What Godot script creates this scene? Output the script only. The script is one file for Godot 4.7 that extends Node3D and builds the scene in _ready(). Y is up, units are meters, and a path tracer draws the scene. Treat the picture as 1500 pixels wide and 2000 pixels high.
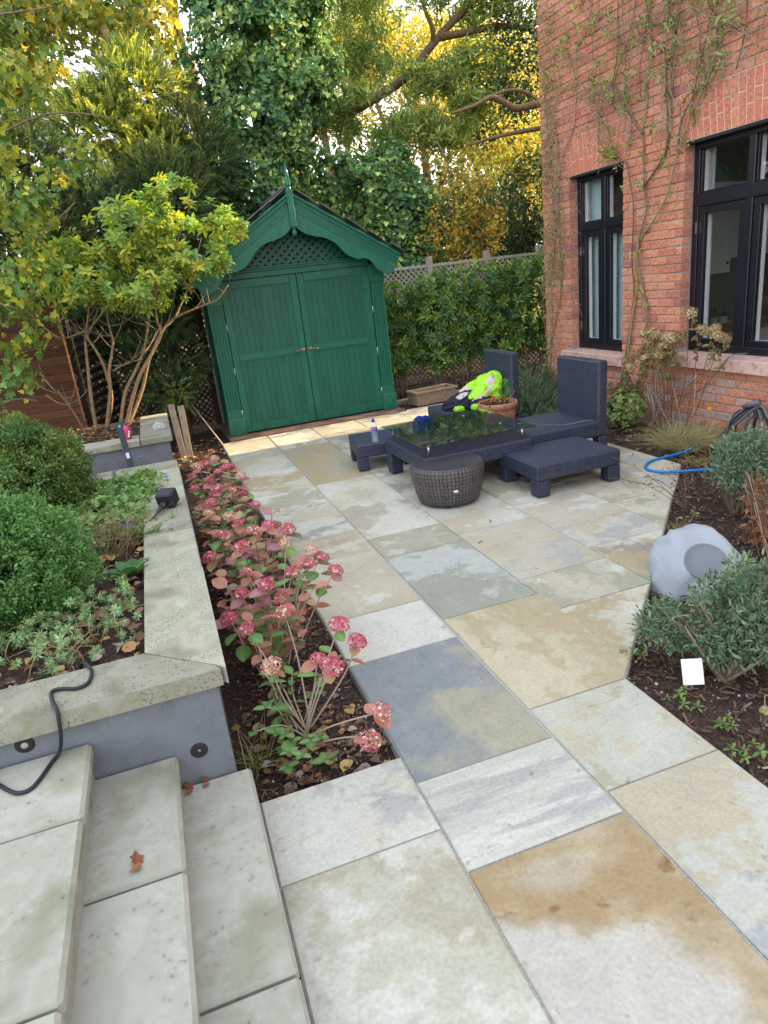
extends Node3D

var rng := RandomNumberGenerator.new()
var M := {}
var used := {}
var tex_memo := {}
const EYE := Vector3(0, 1.8, 0)
const K := 1.0286


func rr(a: float, b: float) -> float:
	return rng.randf_range(a, b)


func lin(r: float, g: float, b: float) -> Color:
	return Color(r, g, b).linear_to_srgb()


func shade(c: Color, k: float) -> Color:
	return Color(c.r * k, c.g * k, c.b * k, c.a)


# ---------------------------------------------------------------- nodes
func numbered(called: String) -> String:
	var n: int = used.get(called, 0)
	used[called] = n + 1
	return called if n == 0 else "%s_%03d" % [called, n]


func tag(o: Node3D, label: String, category: String, group := "") -> Node3D:
	o.set_meta("label", label)
	o.set_meta("category", category)
	if group:
		o.set_meta("group", group)
	return o


func thing(called: String, label: String, category: String, at := Vector3.ZERO, group := "", turn := 0.0) -> Node3D:
	var o := Node3D.new()
	o.name = numbered(called)
	add_child(o)
	o.position = at
	o.rotation.y = turn
	return tag(o, label, category, group)


func inst(called: String, mesh: Mesh, material: Material, parent: Node3D = self, xf := Transform3D()) -> MeshInstance3D:
	var o := MeshInstance3D.new()
	o.mesh = mesh
	if material:
		o.material_override = material
	o.transform = xf
	o.name = numbered(called) if parent == self else called
	parent.add_child(o, true)
	return o


func part(called: String, st: SurfaceTool, material: Material, parent: Node3D = self, xf := Transform3D()) -> MeshInstance3D:
	return inst(called, done(st), material, parent, xf)


func struct(o: Node3D, label := "") -> Node3D:
	o.set_meta("kind", "structure")
	if label:
		o.set_meta("label", label)
	return o


func stuff(o: Node3D) -> Node3D:
	o.set_meta("kind", "stuff")
	return o


func scatter(called: String, mesh: Mesh, material: Material, xfs: Array, cols: Array, parent: Node3D = self, mark := true) -> MultiMeshInstance3D:
	var m := MultiMesh.new()
	m.transform_format = MultiMesh.TRANSFORM_3D
	m.use_colors = true
	m.mesh = mesh
	m.instance_count = xfs.size()
	for i in xfs.size():
		m.set_instance_transform(i, xfs[i])
		m.set_instance_color(i, cols[i])
	var o := MultiMeshInstance3D.new()
	o.multimesh = m
	o.material_override = material
	o.name = numbered(called) if parent == self else called
	parent.add_child(o, true)
	if mark:
		stuff(o)
	return o


# ---------------------------------------------------------------- shapes
func nst() -> SurfaceTool:
	var st := SurfaceTool.new()
	st.begin(Mesh.PRIMITIVE_TRIANGLES)
	st.set_color(Color.WHITE)
	return st


func done(st: SurfaceTool) -> ArrayMesh:
	st.generate_normals()
	return st.commit()


func face(st: SurfaceTool, p: Array, out: Vector3, uv := []) -> void:
	var n: Vector3 = (p[0] - p[2]).cross(p[0] - p[1])
	if p.size() > 3:
		n += (p[0] - p[3]).cross(p[0] - p[2])
	var turn := n.dot(out) < 0.0
	for i in range(1, p.size() - 1):
		var order: Array = [0, i + 1, i] if turn else [0, i, i + 1]
		for k in order:
			if uv:
				st.set_uv(uv[k])
			st.add_vertex(p[k])


func box(st: SurfaceTool, c: Vector3, s: Vector3, ch := 0.0, b := Basis()) -> void:
	st.set_smooth_group(-1)
	var h := s * 0.5
	var q := func(v: Vector3) -> Vector3: return c + b * v
	if ch <= 0.0:
		for a in 3:
			for g in [-1.0, 1.0]:
				var e := Vector3.ZERO
				e[a] = g
				var u := Vector3.ZERO
				var w := Vector3.ZERO
				u[(a + 1) % 3] = h[(a + 1) % 3]
				w[(a + 2) % 3] = h[(a + 2) % 3]
				var o := Vector3.ZERO
				o[a] = g * h[a]
				face(st, [q.call(o + u + w), q.call(o + u - w), q.call(o - u - w), q.call(o - u + w)], b * e)
		return
	ch = minf(ch, minf(h.x, minf(h.y, h.z)) * 0.9)
	var pt := func(sx: float, sy: float, sz: float, a: int) -> Vector3:
		var v := Vector3(sx * (h.x - ch), sy * (h.y - ch), sz * (h.z - ch))
		v[a] = [sx, sy, sz][a] * h[a]
		return c + b * v
	for a in 3:
		for g in [-1.0, 1.0]:
			var ring := []
			for uv in [[1.0, 1.0], [1.0, -1.0], [-1.0, -1.0], [-1.0, 1.0]]:
				var sg := [0.0, 0.0, 0.0]
				sg[a] = g
				sg[(a + 1) % 3] = uv[0]
				sg[(a + 2) % 3] = uv[1]
				ring.append(pt.call(sg[0], sg[1], sg[2], a))
			var e := Vector3.ZERO
			e[a] = g
			face(st, ring, b * e)
	for a in 3:
		var a1 := (a + 1) % 3
		var a2 := (a + 2) % 3
		for g1 in [-1.0, 1.0]:
			for g2 in [-1.0, 1.0]:
				var sg := [0.0, 0.0, 0.0]
				sg[a1] = g1
				sg[a2] = g2
				var r := []
				for k in [[-1.0, a1], [1.0, a1], [1.0, a2], [-1.0, a2]]:
					sg[a] = k[0]
					r.append(pt.call(sg[0], sg[1], sg[2], k[1]))
				var e := Vector3.ZERO
				e[a1] = g1
				e[a2] = g2
				face(st, r, b * e)
	for sx in [-1.0, 1.0]:
		for sy in [-1.0, 1.0]:
			for sz in [-1.0, 1.0]:
				face(st, [pt.call(sx, sy, sz, 0), pt.call(sx, sy, sz, 1), pt.call(sx, sy, sz, 2)], b * Vector3(sx, sy, sz))


func span(st: SurfaceTool, a: Vector3, b: Vector3, ch := 0.0) -> void:
	box(st, (a + b) * 0.5, (b - a).abs(), ch)


func tube(st: SurfaceTool, pts: Array, radii: Array, sides := 6, capped := true) -> void:
	st.set_smooth_group(0)
	var n := pts.size()
	var up := Vector3(0.13, 0.2, 1).normalized()
	var rings := []
	for i in n:
		var d: Vector3 = (pts[mini(i + 1, n - 1)] - pts[maxi(i - 1, 0)]).normalized()
		if absf(d.dot(up)) > 0.95:
			up = Vector3(1, 0.1, 0.2).normalized()
		var x := up.cross(d).normalized()
		up = d.cross(x).normalized()
		var r: float = radii[i] if radii.size() > 1 else radii[0]
		var ring := []
		for k in sides:
			var t := TAU * k / sides
			ring.append(pts[i] + (x * cos(t) + up * sin(t)) * r)
		rings.append(ring)
	for i in n - 1:
		for k in sides:
			var k2 := (k + 1) % sides
			var q := [rings[i][k], rings[i][k2], rings[i + 1][k2], rings[i + 1][k]]
			face(st, q, (q[0] + q[1] + q[2] + q[3]) * 0.25 - (pts[i] + pts[i + 1]) * 0.5)
	if capped:
		face(st, rings[0], pts[0] - pts[1])
		face(st, rings[n - 1], pts[n - 1] - pts[n - 2])


func lathe(st: SurfaceTool, prof: Array, segs := 16, xf := Transform3D(), smooth := true, uvs := false) -> void:
	st.set_smooth_group(0 if smooth else -1)
	for i in prof.size() - 1:
		var a: Vector2 = prof[i]
		var b: Vector2 = prof[i + 1]
		for k in segs:
			var t0 := TAU * k / segs
			var t1 := TAU * (k + 1) / segs
			var q := [Vector3(a.x * cos(t0), a.y, a.x * sin(t0)), Vector3(a.x * cos(t1), a.y, a.x * sin(t1)), Vector3(b.x * cos(t1), b.y, b.x * sin(t1)), Vector3(b.x * cos(t0), b.y, b.x * sin(t0))]
			var nrm := Vector2(b.y - a.y, a.x - b.x)
			var tm := (t0 + t1) * 0.5
			var out := Vector3(nrm.x * cos(tm), nrm.y, nrm.x * sin(tm))
			for j in 4:
				q[j] = xf * q[j]
			if a.x < 1e-5:
				q = [q[0], q[2], q[3]]
			elif b.x < 1e-5:
				q = [q[0], q[1], q[2]]
			var uv := []
			if uvs:
				var u0 := float(k) / segs
				var u1 := float(k + 1) / segs
				uv = [Vector2(u0, a.y), Vector2(u1, a.y), Vector2(u1, b.y), Vector2(u0, b.y)]
			face(st, q, xf.basis * out, uv if q.size() == 4 else [])


func prism(st: SurfaceTool, poly: PackedVector2Array, depth: float, xf := Transform3D()) -> void:
	st.set_smooth_group(-1)
	var tris := Geometry2D.triangulate_polygon(poly)
	for i in range(0, tris.size(), 3):
		for z in [0.0, depth]:
			var p := []
			for k in 3:
				var v := poly[tris[i + k]]
				p.append(xf * Vector3(v.x, v.y, z))
			face(st, p, xf.basis * Vector3(0, 0, -1 if z == 0.0 else 1))
	var cw := Geometry2D.is_polygon_clockwise(poly)
	for i in poly.size():
		var a := poly[i]
		var b := poly[(i + 1) % poly.size()]
		var d := (b - a)
		var o := Vector3(d.y, -d.x, 0) * (1.0 if not cw else -1.0)
		face(st, [xf * Vector3(a.x, a.y, 0), xf * Vector3(b.x, b.y, 0), xf * Vector3(b.x, b.y, depth), xf * Vector3(a.x, a.y, depth)], xf.basis * o)


func curve(pts: Array, steps := 6) -> Array:
	var out := []
	for i in pts.size() - 1:
		var p0: Vector3 = pts[maxi(i - 1, 0)]
		var p1: Vector3 = pts[i]
		var p2: Vector3 = pts[i + 1]
		var p3: Vector3 = pts[mini(i + 2, pts.size() - 1)]
		for k in steps:
			out.append(p1.cubic_interpolate(p2, p0, p3, float(k) / steps))
	out.append(pts[-1])
	return out


func taper(n: int, a: float, b: float) -> Array:
	var out := []
	for i in n:
		out.append(lerpf(a, b, float(i) / maxi(n - 1, 1)))
	return out


# ---------------------------------------------------------------- leaves
func leaf(st: SurfaceTool, kind: String, xf: Transform3D, l: float, w: float, col: Color) -> void:
	st.set_smooth_group(-1)
	st.set_color(col)
	var f := 0.16 * w
	var tri := func(a: Vector3, b: Vector3, c: Vector3) -> void:
		for v in [a, b, c]:
			st.add_vertex(xf * v)
	if kind == "thin":
		tri.call(Vector3.ZERO, Vector3(-w / 2, l * 0.45, f), Vector3(0, l, -f))
		tri.call(Vector3.ZERO, Vector3(0, l, -f), Vector3(w / 2, l * 0.45, f))
		return
	if kind == "oval":
		var m1 := Vector3(0, l * 0.35, -f)
		var m2 := Vector3(0, l * 0.72, -f * 1.5)
		var tip := Vector3(0, l, -f * 3.0)
		for s in [-1.0, 1.0]:
			var a := Vector3(s * w * 0.46, l * 0.33, f)
			var b := Vector3(s * w * 0.44, l * 0.68, 0)
			tri.call(Vector3.ZERO, a, m1)
			tri.call(m1, a, b)
			tri.call(m1, b, m2)
			tri.call(m2, b, tip)
		return
	var rim := []
	if kind == "maple":
		rim = [[0, 0], [-0.2, 0.02], [-0.42, 0.1], [-0.3, 0.28], [-0.52, 0.5], [-0.36, 0.55], [-0.2, 0.62], [-0.12, 0.85], [0, 1], [0.12, 0.85], [0.2, 0.62], [0.36, 0.55], [0.52, 0.5], [0.3, 0.28], [0.42, 0.1], [0.2, 0.02]]
	elif kind == "ivy":
		rim = [[0, 0.06], [-0.28, 0], [-0.5, 0.25], [-0.38, 0.55], [0, 1], [0.38, 0.55], [0.5, 0.25], [0.28, 0]]
	elif kind == "fern":
		rim = [[0, 0], [-0.3, 0.1], [-0.5, 0.35], [-0.2, 0.38], [-0.38, 0.7], [-0.12, 0.66], [0, 1], [0.12, 0.66], [0.38, 0.7], [0.2, 0.38], [0.5, 0.35], [0.3, 0.1]]
	else:
		rim = [[0, 0], [-0.35, 0.12], [-0.5, 0.42], [-0.4, 0.75], [0, 1], [0.4, 0.75], [0.5, 0.42], [0.35, 0.12]]
	var mid := Vector3(0, l * 0.42, -f)
	for i in rim.size():
		var a: Array = rim[i]
		var b: Array = rim[(i + 1) % rim.size()]
		tri.call(mid, Vector3(a[0] * w, a[1] * l, f * 2.0 * absf(a[0]) - f * a[1] * 1.4), Vector3(b[0] * w, b[1] * l, f * 2.0 * absf(b[0]) - f * b[1] * 1.4))


func frame_to(d: Vector3, roll := 0.0) -> Basis:
	# y along d
	d = d.normalized()
	var h := Vector3(0.31, 0.17, 0.93) if absf(d.y) > 0.9 else Vector3.UP
	var x := d.cross(h).normalized()
	return Basis(x, d, x.cross(d)) * Basis(Vector3.UP, roll)


func rdir() -> Vector3:
	var z := rr(-1, 1)
	var t := rr(0, TAU)
	var s := sqrt(1 - z * z)
	return Vector3(s * cos(t), z, s * sin(t))


func cluster(kind: String, n: int, l: float, w: float, spread: float, c1: Color, c2: Color, mode := "ball", twig := Color(0, 0, 0, 0)) -> ArrayMesh:
	var st := nst()
	for i in n:
		var col := c1.lerp(c2, pow(rng.randf(), 1.3))
		col = shade(col, rr(0.8, 1.2))
		var k := rr(0.7, 1.15)
		var pos := Vector3.ZERO
		var b := Basis()
		if mode == "rosette":
			var t := TAU * (i * 0.382) + rr(-0.2, 0.2)
			var up := lerpf(0.95, -0.25, float(i) / n) + rr(-0.15, 0.15)
			var d := Vector3(cos(t), up, sin(t)).normalized()
			b = frame_to(d)
			if b.z.y < 0:
				b = b * Basis(Vector3.UP, PI)
			b = b * Basis(Vector3.RIGHT, rr(-0.3, 0.1))
			pos = Vector3(0, -0.35 * spread * float(i) / n, 0) + d * spread * 0.08
		elif mode == "flat":
			pos = Vector3(rr(-1, 1), rr(-0.35, 0.35), rr(-1, 1)) * spread
			var nrm := (Vector3.UP * 1.1 + rdir() * 0.7).normalized()
			var d := (rdir() - nrm * 0.2)
			d = (d - nrm * d.dot(nrm)).normalized()
			b = Basis(d.cross(nrm), d, nrm)
		elif mode == "spray":
			var t := float(i) / n
			var side := -1.0 if i % 2 == 0 else 1.0
			pos = Vector3(0, t * spread, -0.25 * t * t * spread)
			var d := Vector3(side * rr(0.7, 1.1), 0.75, rr(-0.3, 0.2)).normalized()
			b = frame_to(d, rr(-0.5, 0.5))
			k *= lerpf(1.1, 0.6, t)
		elif mode == "droop":
			pos = Vector3(rr(-0.3, 0.3), rr(-0.6, 0.4), rr(-0.3, 0.3)) * spread
			b = frame_to(Vector3(rr(-0.7, 0.7), rr(-1, 0.1), rr(-0.7, 0.7)), rr(0, TAU))
		else:
			pos = rdir() * spread * pow(rng.randf(), 0.4)
			b = frame_to((pos.normalized() + rdir() * 0.8 + Vector3(0, 0.3, 0)), rr(0, TAU))
		leaf(st, kind, Transform3D(b, pos), l * k, w * k, col)
	if twig.a > 0:
		st.set_color(twig)
		tube(st, [Vector3(0, -spread * 0.9, 0), Vector3(0, spread * 0.2, 0)] if mode != "spray" else [Vector3.ZERO, Vector3(0, spread * 0.5, -0.06 * spread), Vector3(0, spread, -0.25 * spread)], [spread * 0.02], 3, false)
	return done(st)


# blobs: [centre, radii]; positions over the shells of the blobs, each set's +y outward
func crown(blobs: Array, count: int, s0: float, s1: float, gap := 0.0, freq := 1.2, shell := 0.55, upness := 0.35, seed_ := 1) -> Array:
	var nz := FastNoiseLite.new()
	nz.seed = seed_
	nz.frequency = freq
	nz.fractal_octaves = 2
	var area := []
	var total := 0.0
	for bl in blobs:
		var r: Vector3 = bl[1]
		total += r.x * r.y + r.y * r.z + r.x * r.z
		area.append(total)
	var out := []
	var tries := 0
	while out.size() < count and tries < count * 6:
		tries += 1
		var pick := rng.randf() * total
		var bi := 0
		while area[bi] < pick:
			bi += 1
		var d := rdir()
		var k := lerpf(shell, 1.0, pow(rng.randf(), 0.6))
		var p: Vector3 = blobs[bi][0] + d * blobs[bi][1] * (k + nz.get_noise_3dv(blobs[bi][0] * 2.0 + d * 1.7) * 0.35)
		if nz.get_noise_3dv(p) < gap:
			continue
		var o := (d + Vector3(0, upness, 0) + rdir() * 0.55).normalized()
		out.append(Transform3D(frame_to(o, rr(0, TAU)).scaled_local(Vector3.ONE * rr(s0, s1)), p))
	return out


func tints(xfs: Array, a: Color, b: Color, freq := 0.8, seed_ := 3) -> Array:
	var nz := FastNoiseLite.new()
	nz.seed = seed_
	nz.frequency = freq
	var out := []
	for x in xfs:
		var t := clampf(nz.get_noise_3dv(x.origin) * 1.1 + 0.5 + rr(-0.3, 0.3), 0, 1)
		out.append(shade(a.lerp(b, t), rr(0.8, 1.2)))
	return out


# the nearest sets become parts of their own, the rest one part
func foliage(called: String, mesh: Array, material: Material, xfs: Array, cols: Array, parent: Node3D, single := 0) -> void:
	var order := range(xfs.size())
	if single > 0:
		order.sort_custom(func(a, b): return (parent.position + xfs[a].origin).distance_squared_to(EYE) < (parent.position + xfs[b].origin).distance_squared_to(EYE))
	for i in mini(single, order.size()):
		var o := inst(called, mesh[i % mesh.size()], material, parent, xfs[order[i]])
	var left := order.slice(single)
	for v in mesh.size():
		var xs := []
		var cs := []
		for j in range(v, left.size(), mesh.size()):
			xs.append(xfs[left[j]])
			cs.append(cols[left[j]])
		if xs:
			scatter("foliage" if called != "foliage" else called, mesh[v], material, xs, cs, parent)


# ---------------------------------------------------------------- materials
func ntex(key: String, freq: float, ramp: Array, kind := FastNoiseLite.TYPE_SIMPLEX_SMOOTH, oct := 4, size := 512, normal := 0.0) -> NoiseTexture2D:
	if tex_memo.has(key):
		return tex_memo[key]
	var n := FastNoiseLite.new()
	n.noise_type = kind
	n.seed = key.hash() % 10000
	n.frequency = freq
	n.fractal_octaves = oct
	var t := NoiseTexture2D.new()
	t.width = size
	t.height = size
	t.seamless = true
	t.noise = n
	if normal > 0.0:
		t.as_normal_map = true
		t.bump_strength = normal
	elif ramp:
		var g := Gradient.new()
		var off := PackedFloat32Array()
		var col := PackedColorArray()
		for r in ramp:
			off.append(r[0])
			col.append(r[1])
		g.offsets = off
		g.colors = col
		t.color_ramp = g
	tex_memo[key] = t
	return t


func mat(called: String, r: float, g: float, b: float, rough := 0.8, spec := 0.4) -> StandardMaterial3D:
	var m := StandardMaterial3D.new()
	m.resource_name = called
	m.albedo_color = lin(r, g, b)
	m.roughness = rough
	m.metallic_specular = spec
	M[called] = m
	return m


func grain(m: StandardMaterial3D, tex: Texture2D, scale: float, world := true, stretch := Vector3.ONE) -> StandardMaterial3D:
	m.albedo_texture = tex
	m.uv1_triplanar = true
	m.uv1_world_triplanar = world
	m.uv1_scale = stretch * scale
	return m


func relief(m: StandardMaterial3D, tex: Texture2D, cm: float) -> StandardMaterial3D:
	m.heightmap_enabled = true
	m.heightmap_texture = tex
	m.heightmap_scale = cm
	return m


func over(m: StandardMaterial3D, tex: Texture2D, scale: float, mode := BaseMaterial3D.BLEND_MODE_MIX, world := true) -> StandardMaterial3D:
	m.detail_enabled = true
	m.detail_albedo = tex
	m.detail_uv_layer = BaseMaterial3D.DETAIL_UV_2
	m.detail_blend_mode = mode
	m.uv2_triplanar = true
	m.uv2_world_triplanar = world
	m.uv2_scale = Vector3.ONE * scale
	return m


func leafmat(called: String, rough := 0.5, through := 0.7, spec := 0.45) -> StandardMaterial3D:
	var m := mat(called, 1, 1, 1, rough, spec)
	m.vertex_color_use_as_albedo = true
	m.cull_mode = BaseMaterial3D.CULL_DISABLED
	m.backlight_enabled = true
	m.backlight = lin(through, through, through * 0.75)
	return m


# ---------------------------------------------------------------- the scene
func _ready() -> void:
	rng.seed = 20231105
	var cam := Camera3D.new()
	cam.name = "camera"
	cam.projection = Camera3D.PROJECTION_PERSPECTIVE
	cam.fov = 74.53
	cam.near = 0.05
	cam.far = 400.0
	cam.transform = Transform3D(Basis(Vector3(0.93926451, -0.10986946, 0.3251321), Vector3(0.20618035, 0.93799759, -0.27865781), Vector3(-0.27435715, 0.32876925, 0.90368077)), EYE)
	add_child(cam)
	cam.current = true
	var sky_mat := ProceduralSkyMaterial.new()
	sky_mat.sky_top_color = Color(0.77, 0.805, 0.86)
	sky_mat.sky_horizon_color = Color(0.98, 0.965, 0.93)
	sky_mat.sky_curve = 0.22
	sky_mat.ground_bottom_color = Color(0.2, 0.19, 0.16)
	sky_mat.ground_horizon_color = Color(0.5, 0.5, 0.46)
	sky_mat.sun_angle_max = 20.0
	sky_mat.sky_energy_multiplier = 1.0
	var clouds := NoiseTexture2D.new()
	var cn := FastNoiseLite.new()
	cn.seed = 5
	cn.frequency = 0.006
	cn.fractal_octaves = 5
	clouds.noise = cn
	clouds.width = 1024
	clouds.height = 512
	clouds.seamless = true
	var cg := Gradient.new()
	cg.offsets = PackedFloat32Array([0.0, 0.45, 0.8])
	cg.colors = PackedColorArray([Color(0, 0, 0, 0), Color(0.6, 0.6, 0.62, 0.0), Color(0.6, 0.6, 0.62, 0.5)])
	clouds.color_ramp = cg
	sky_mat.sky_cover = clouds
	var sky := Sky.new()
	sky.sky_material = sky_mat
	var env := Environment.new()
	env.background_mode = Environment.BG_SKY
	env.sky = sky
	env.tonemap_mode = Environment.TONE_MAPPER_LINEAR
	env.tonemap_exposure = 3.3
	env.sdfgi_enabled = true
	env.ssao_enabled = true
	env.ssil_enabled = true
	var we := WorldEnvironment.new()
	we.name = "world_environment"
	we.environment = env
	add_child(we)
	var sun := DirectionalLight3D.new()
	sun.name = "sun"
	sun.light_energy = 1.6
	sun.light_color = Color(1.0, 0.86, 0.66)
	sun.light_angular_distance = 0.5
	sun.shadow_enabled = true
	add_child(sun)
	sun.look_at_from_position(Vector3(0.95, 0.36, 0.0) * 10.0, Vector3.ZERO)

	make_materials()
	build_ground()
	build_patio()
	build_steps()
	build_planters()
	build_house()
	build_shed()
	build_fences()
	build_furniture()
	build_small_things()
	build_hydrangeas()
	build_left_plants()
	build_right_bed()
	build_climbers()
	build_hedge()
	build_trees()
	build_litter()


func make_materials() -> void:
	var fine := ntex("fine", 0.05, [[0.0, Color(0.72, 0.72, 0.72)], [0.5, Color(0.95, 0.95, 0.95)], [1.0, Color(1, 1, 1)]], FastNoiseLite.TYPE_SIMPLEX_SMOOTH, 5)
	var bumpy := ntex("bumpy", 0.02, [], FastNoiseLite.TYPE_SIMPLEX_SMOOTH, 5)
	var pits := ntex("pits", 0.1, [[0.0, Color(0.17, 0.17, 0.15, 0.95)], [0.22, Color(0.22, 0.22, 0.19, 0.85)], [0.31, Color(0.36, 0.35, 0.31, 0.35)], [0.42, Color(0.5, 0.49, 0.43, 0.1)], [0.6, Color(0.5, 0.49, 0.43, 0.0)], [1.0, Color(0.85, 0.85, 0.82, 0.12)]], FastNoiseLite.TYPE_SIMPLEX_SMOOTH, 3)
	var where := ntex("pits_where", 0.011, [[0.0, Color(0.1, 0.1, 0.1)], [0.4, Color(0.25, 0.25, 0.25)], [0.65, Color(0.8, 0.8, 0.8)], [1.0, Color(1, 1, 1)]], FastNoiseLite.TYPE_SIMPLEX_SMOOTH, 3)
	var cope_tex := ntex("cope", 0.007, [[0.0, Color(0.56, 0.55, 0.48)], [0.3, Color(0.68, 0.67, 0.60)], [0.5, Color(0.76, 0.75, 0.70)], [0.65, Color(0.71, 0.71, 0.62)], [0.8, Color(0.78, 0.775, 0.73)], [1.0, Color(0.84, 0.83, 0.80)]], FastNoiseLite.TYPE_SIMPLEX_SMOOTH, 7)
	for k in 3:
		var c := mat("coping_stone_%d" % k, [0.66, 0.49, 0.68][k], [0.66, 0.488, 0.68][k], [0.61, 0.45, 0.64][k], 0.85)
		over(grain(c, cope_tex, 0.8 + 0.1 * k), pits, [1.5, 1.3, 1.15][k])
		c.detail_mask = where
		c.uv1_offset = Vector3(0.37 * k, 0.2, 0.61 * k)
		relief(c, fine, 0.12)
	var soft := ntex("pits_soft", 0.06, [[0.0, Color(0.26, 0.26, 0.23, 0.8)], [0.13, Color(0.36, 0.36, 0.31, 0.6)], [0.25, Color(0.5, 0.5, 0.42, 0.2)], [0.45, Color(0.52, 0.53, 0.42, 0.12)], [0.6, Color(0.6, 0.6, 0.55, 0.0)], [1.0, Color(0.9, 0.9, 0.87, 0.25)]], FastNoiseLite.TYPE_SIMPLEX_SMOOTH, 5)
	var step_tex := ntex("step", 0.006, [[0.0, Color(0.62, 0.62, 0.53)], [0.3, Color(0.72, 0.72, 0.66)], [0.5, Color(0.80, 0.80, 0.77)], [0.7, Color(0.77, 0.77, 0.72)], [1.0, Color(0.86, 0.855, 0.84)]], FastNoiseLite.TYPE_SIMPLEX_SMOOTH, 7)
	for k in 2:
		var c := mat("step_stone_%d" % k, [0.60, 0.54][k], [0.60, 0.54][k], [0.56, 0.495][k], 0.8)
		over(grain(c, step_tex, 0.75 + 0.2 * k), soft, 0.9 + 0.25 * k)
		c.detail_mask = where
		c.uv1_offset = Vector3(0.45 * k, 0.2, 0.31 * k)
		relief(c, fine, 0.1)
	var speck := ntex("speck", 0.09, [[0.0, Color(0.75, 0.76, 0.78, 0.8)], [0.14, Color(0.7, 0.7, 0.72, 0.4)], [0.22, Color(0.5, 0.5, 0.5, 0.0)], [1.0, Color(0.4, 0.4, 0.4, 0.0)]], FastNoiseLite.TYPE_SIMPLEX_SMOOTH, 3)
	relief(over(grain(mat("render_grey", 0.165, 0.18, 0.205, 0.75), ntex("plaster", 0.012, [[0.0, Color(0.86, 0.86, 0.86)], [0.5, Color(0.95, 0.95, 0.95)], [1.0, Color(1, 1, 1)]], FastNoiseLite.TYPE_SIMPLEX_SMOOTH, 6), 0.8), speck, 1.6), fine, 0.08)
	relief(grain(mat("mortar", 0.40, 0.35, 0.32, 0.95), fine, 2.0), fine, 0.3)
	relief(grain(mat("joint", 0.42, 0.4, 0.36, 0.95), fine, 3.0), fine, 0.2)
	var brick_tex := ntex("brick", 0.02, [[0.0, Color(0.6, 0.55, 0.55)], [0.4, Color(0.88, 0.86, 0.85)], [1.0, Color(1, 1, 0.98)]], FastNoiseLite.TYPE_SIMPLEX_SMOOTH, 6)
	var tone := [[0.63, 0.26, 0.17], [0.67, 0.30, 0.19], [0.59, 0.235, 0.165], [0.69, 0.33, 0.215], [0.52, 0.215, 0.165], [0.63, 0.265, 0.175], [0.45, 0.20, 0.165], [0.65, 0.33, 0.23], [0.58, 0.39, 0.33], [0.50, 0.37, 0.335]]
	for k in tone.size():
		var t: Array = tone[k]
		relief(grain(mat("brick_%d" % k, t[0], t[1], t[2], 0.9, 0.3), brick_tex, 2.3), brick_tex, 0.25)
	var bm := mat("brick_any", 1, 1, 1, 0.9, 0.3)
	bm.vertex_color_use_as_albedo = true
	relief(grain(bm, brick_tex, 2.3), brick_tex, 0.25)
	relief(grain(mat("rubbed_brick", 0.65, 0.25, 0.165, 0.9, 0.3), brick_tex, 3.0), fine, 0.08)
	grain(mat("white_joint", 0.75, 0.66, 0.6, 0.9), fine, 3.0)
	relief(grain(mat("sill_stone", 0.66, 0.45, 0.40, 0.85), brick_tex, 1.2), fine, 0.1)
	mat("black_paint", 0.006, 0.007, 0.014, 0.35, 0.5)
	mat("lead", 0.02, 0.02, 0.022, 0.7)
	mat("white_paint", 0.75, 0.78, 0.8, 0.45)
	mat("steel", 0.6, 0.6, 0.6, 0.3).metallic = 1.0
	mat("bronze", 0.22, 0.17, 0.14, 0.45).metallic = 0.8
	var glass := mat("glass", 0.1, 0.12, 0.12, 0.02)
	glass.transparency = BaseMaterial3D.TRANSPARENCY_ALPHA
	glass.albedo_color.a = 0.02
	glass.metallic_specular = 0.5
	mat("blind", 0.33, 0.47, 0.5, 0.7)
	mat("room_wall", 0.65, 0.62, 0.58, 0.9)
	mat("cabinet", 0.75, 0.8, 0.78, 0.5)
	mat("tile_brown", 0.2, 0.15, 0.1, 0.4)
	mat("worktop", 0.3, 0.17, 0.08, 0.5)
	mat("bottle_dark", 0.015, 0.02, 0.02, 0.2)
	mat("label_teal", 0.4, 0.5, 0.5, 0.6)
	var wood_tex := ntex("wood", 0.012, [[0.0, Color(0.7, 0.7, 0.7)], [0.5, Color(0.92, 0.92, 0.92)], [1.0, Color(1, 1, 1)]], FastNoiseLite.TYPE_SIMPLEX_SMOOTH, 5)
	var paint_wear := ntex("wear", 0.01, [[0.0, Color(0.82, 0.84, 0.8)], [0.5, Color(1, 1, 1)], [1.0, Color(1.0, 0.98, 0.95)]], FastNoiseLite.TYPE_SIMPLEX_SMOOTH, 5)
	for k in 4:
		var g := mat("green_paint_%d" % k, [0.004, 0.005, 0.006, 0.009][k], [0.098, 0.106, 0.122, 0.138][k], [0.064, 0.068, 0.077, 0.085][k], 0.42, 0.45)  # lighter tones put edge highlights into the colour of the trim
		relief(grain(g, paint_wear, 0.9, true, Vector3(3, 0.6, 3)), wood_tex, 0.05)
		g.uv1_offset = Vector3(0.3 * k, 0.1 * k, 0)
	mat("green_dark", 0.006, 0.035, 0.026, 0.7)
	for k in 5:
		var v: float = [1.0, 0.8, 1.2, 0.65, 1.05][k]
		var c := mat("cedar_%d" % k, 0.13 * v, 0.052 * v, 0.022 * v, 0.75)
		relief(grain(c, wood_tex, 1.5, true, Vector3(0.35, 5, 5)), wood_tex, 0.15)
		c.uv1_offset = Vector3(0.3 * k, 0.17 * k, 0.2)
	mat("dark_slat", 0.02, 0.016, 0.013, 0.85)
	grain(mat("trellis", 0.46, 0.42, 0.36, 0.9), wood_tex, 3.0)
	grain(mat("trellis_brown", 0.075, 0.045, 0.028, 0.9), wood_tex, 3.0)
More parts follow.
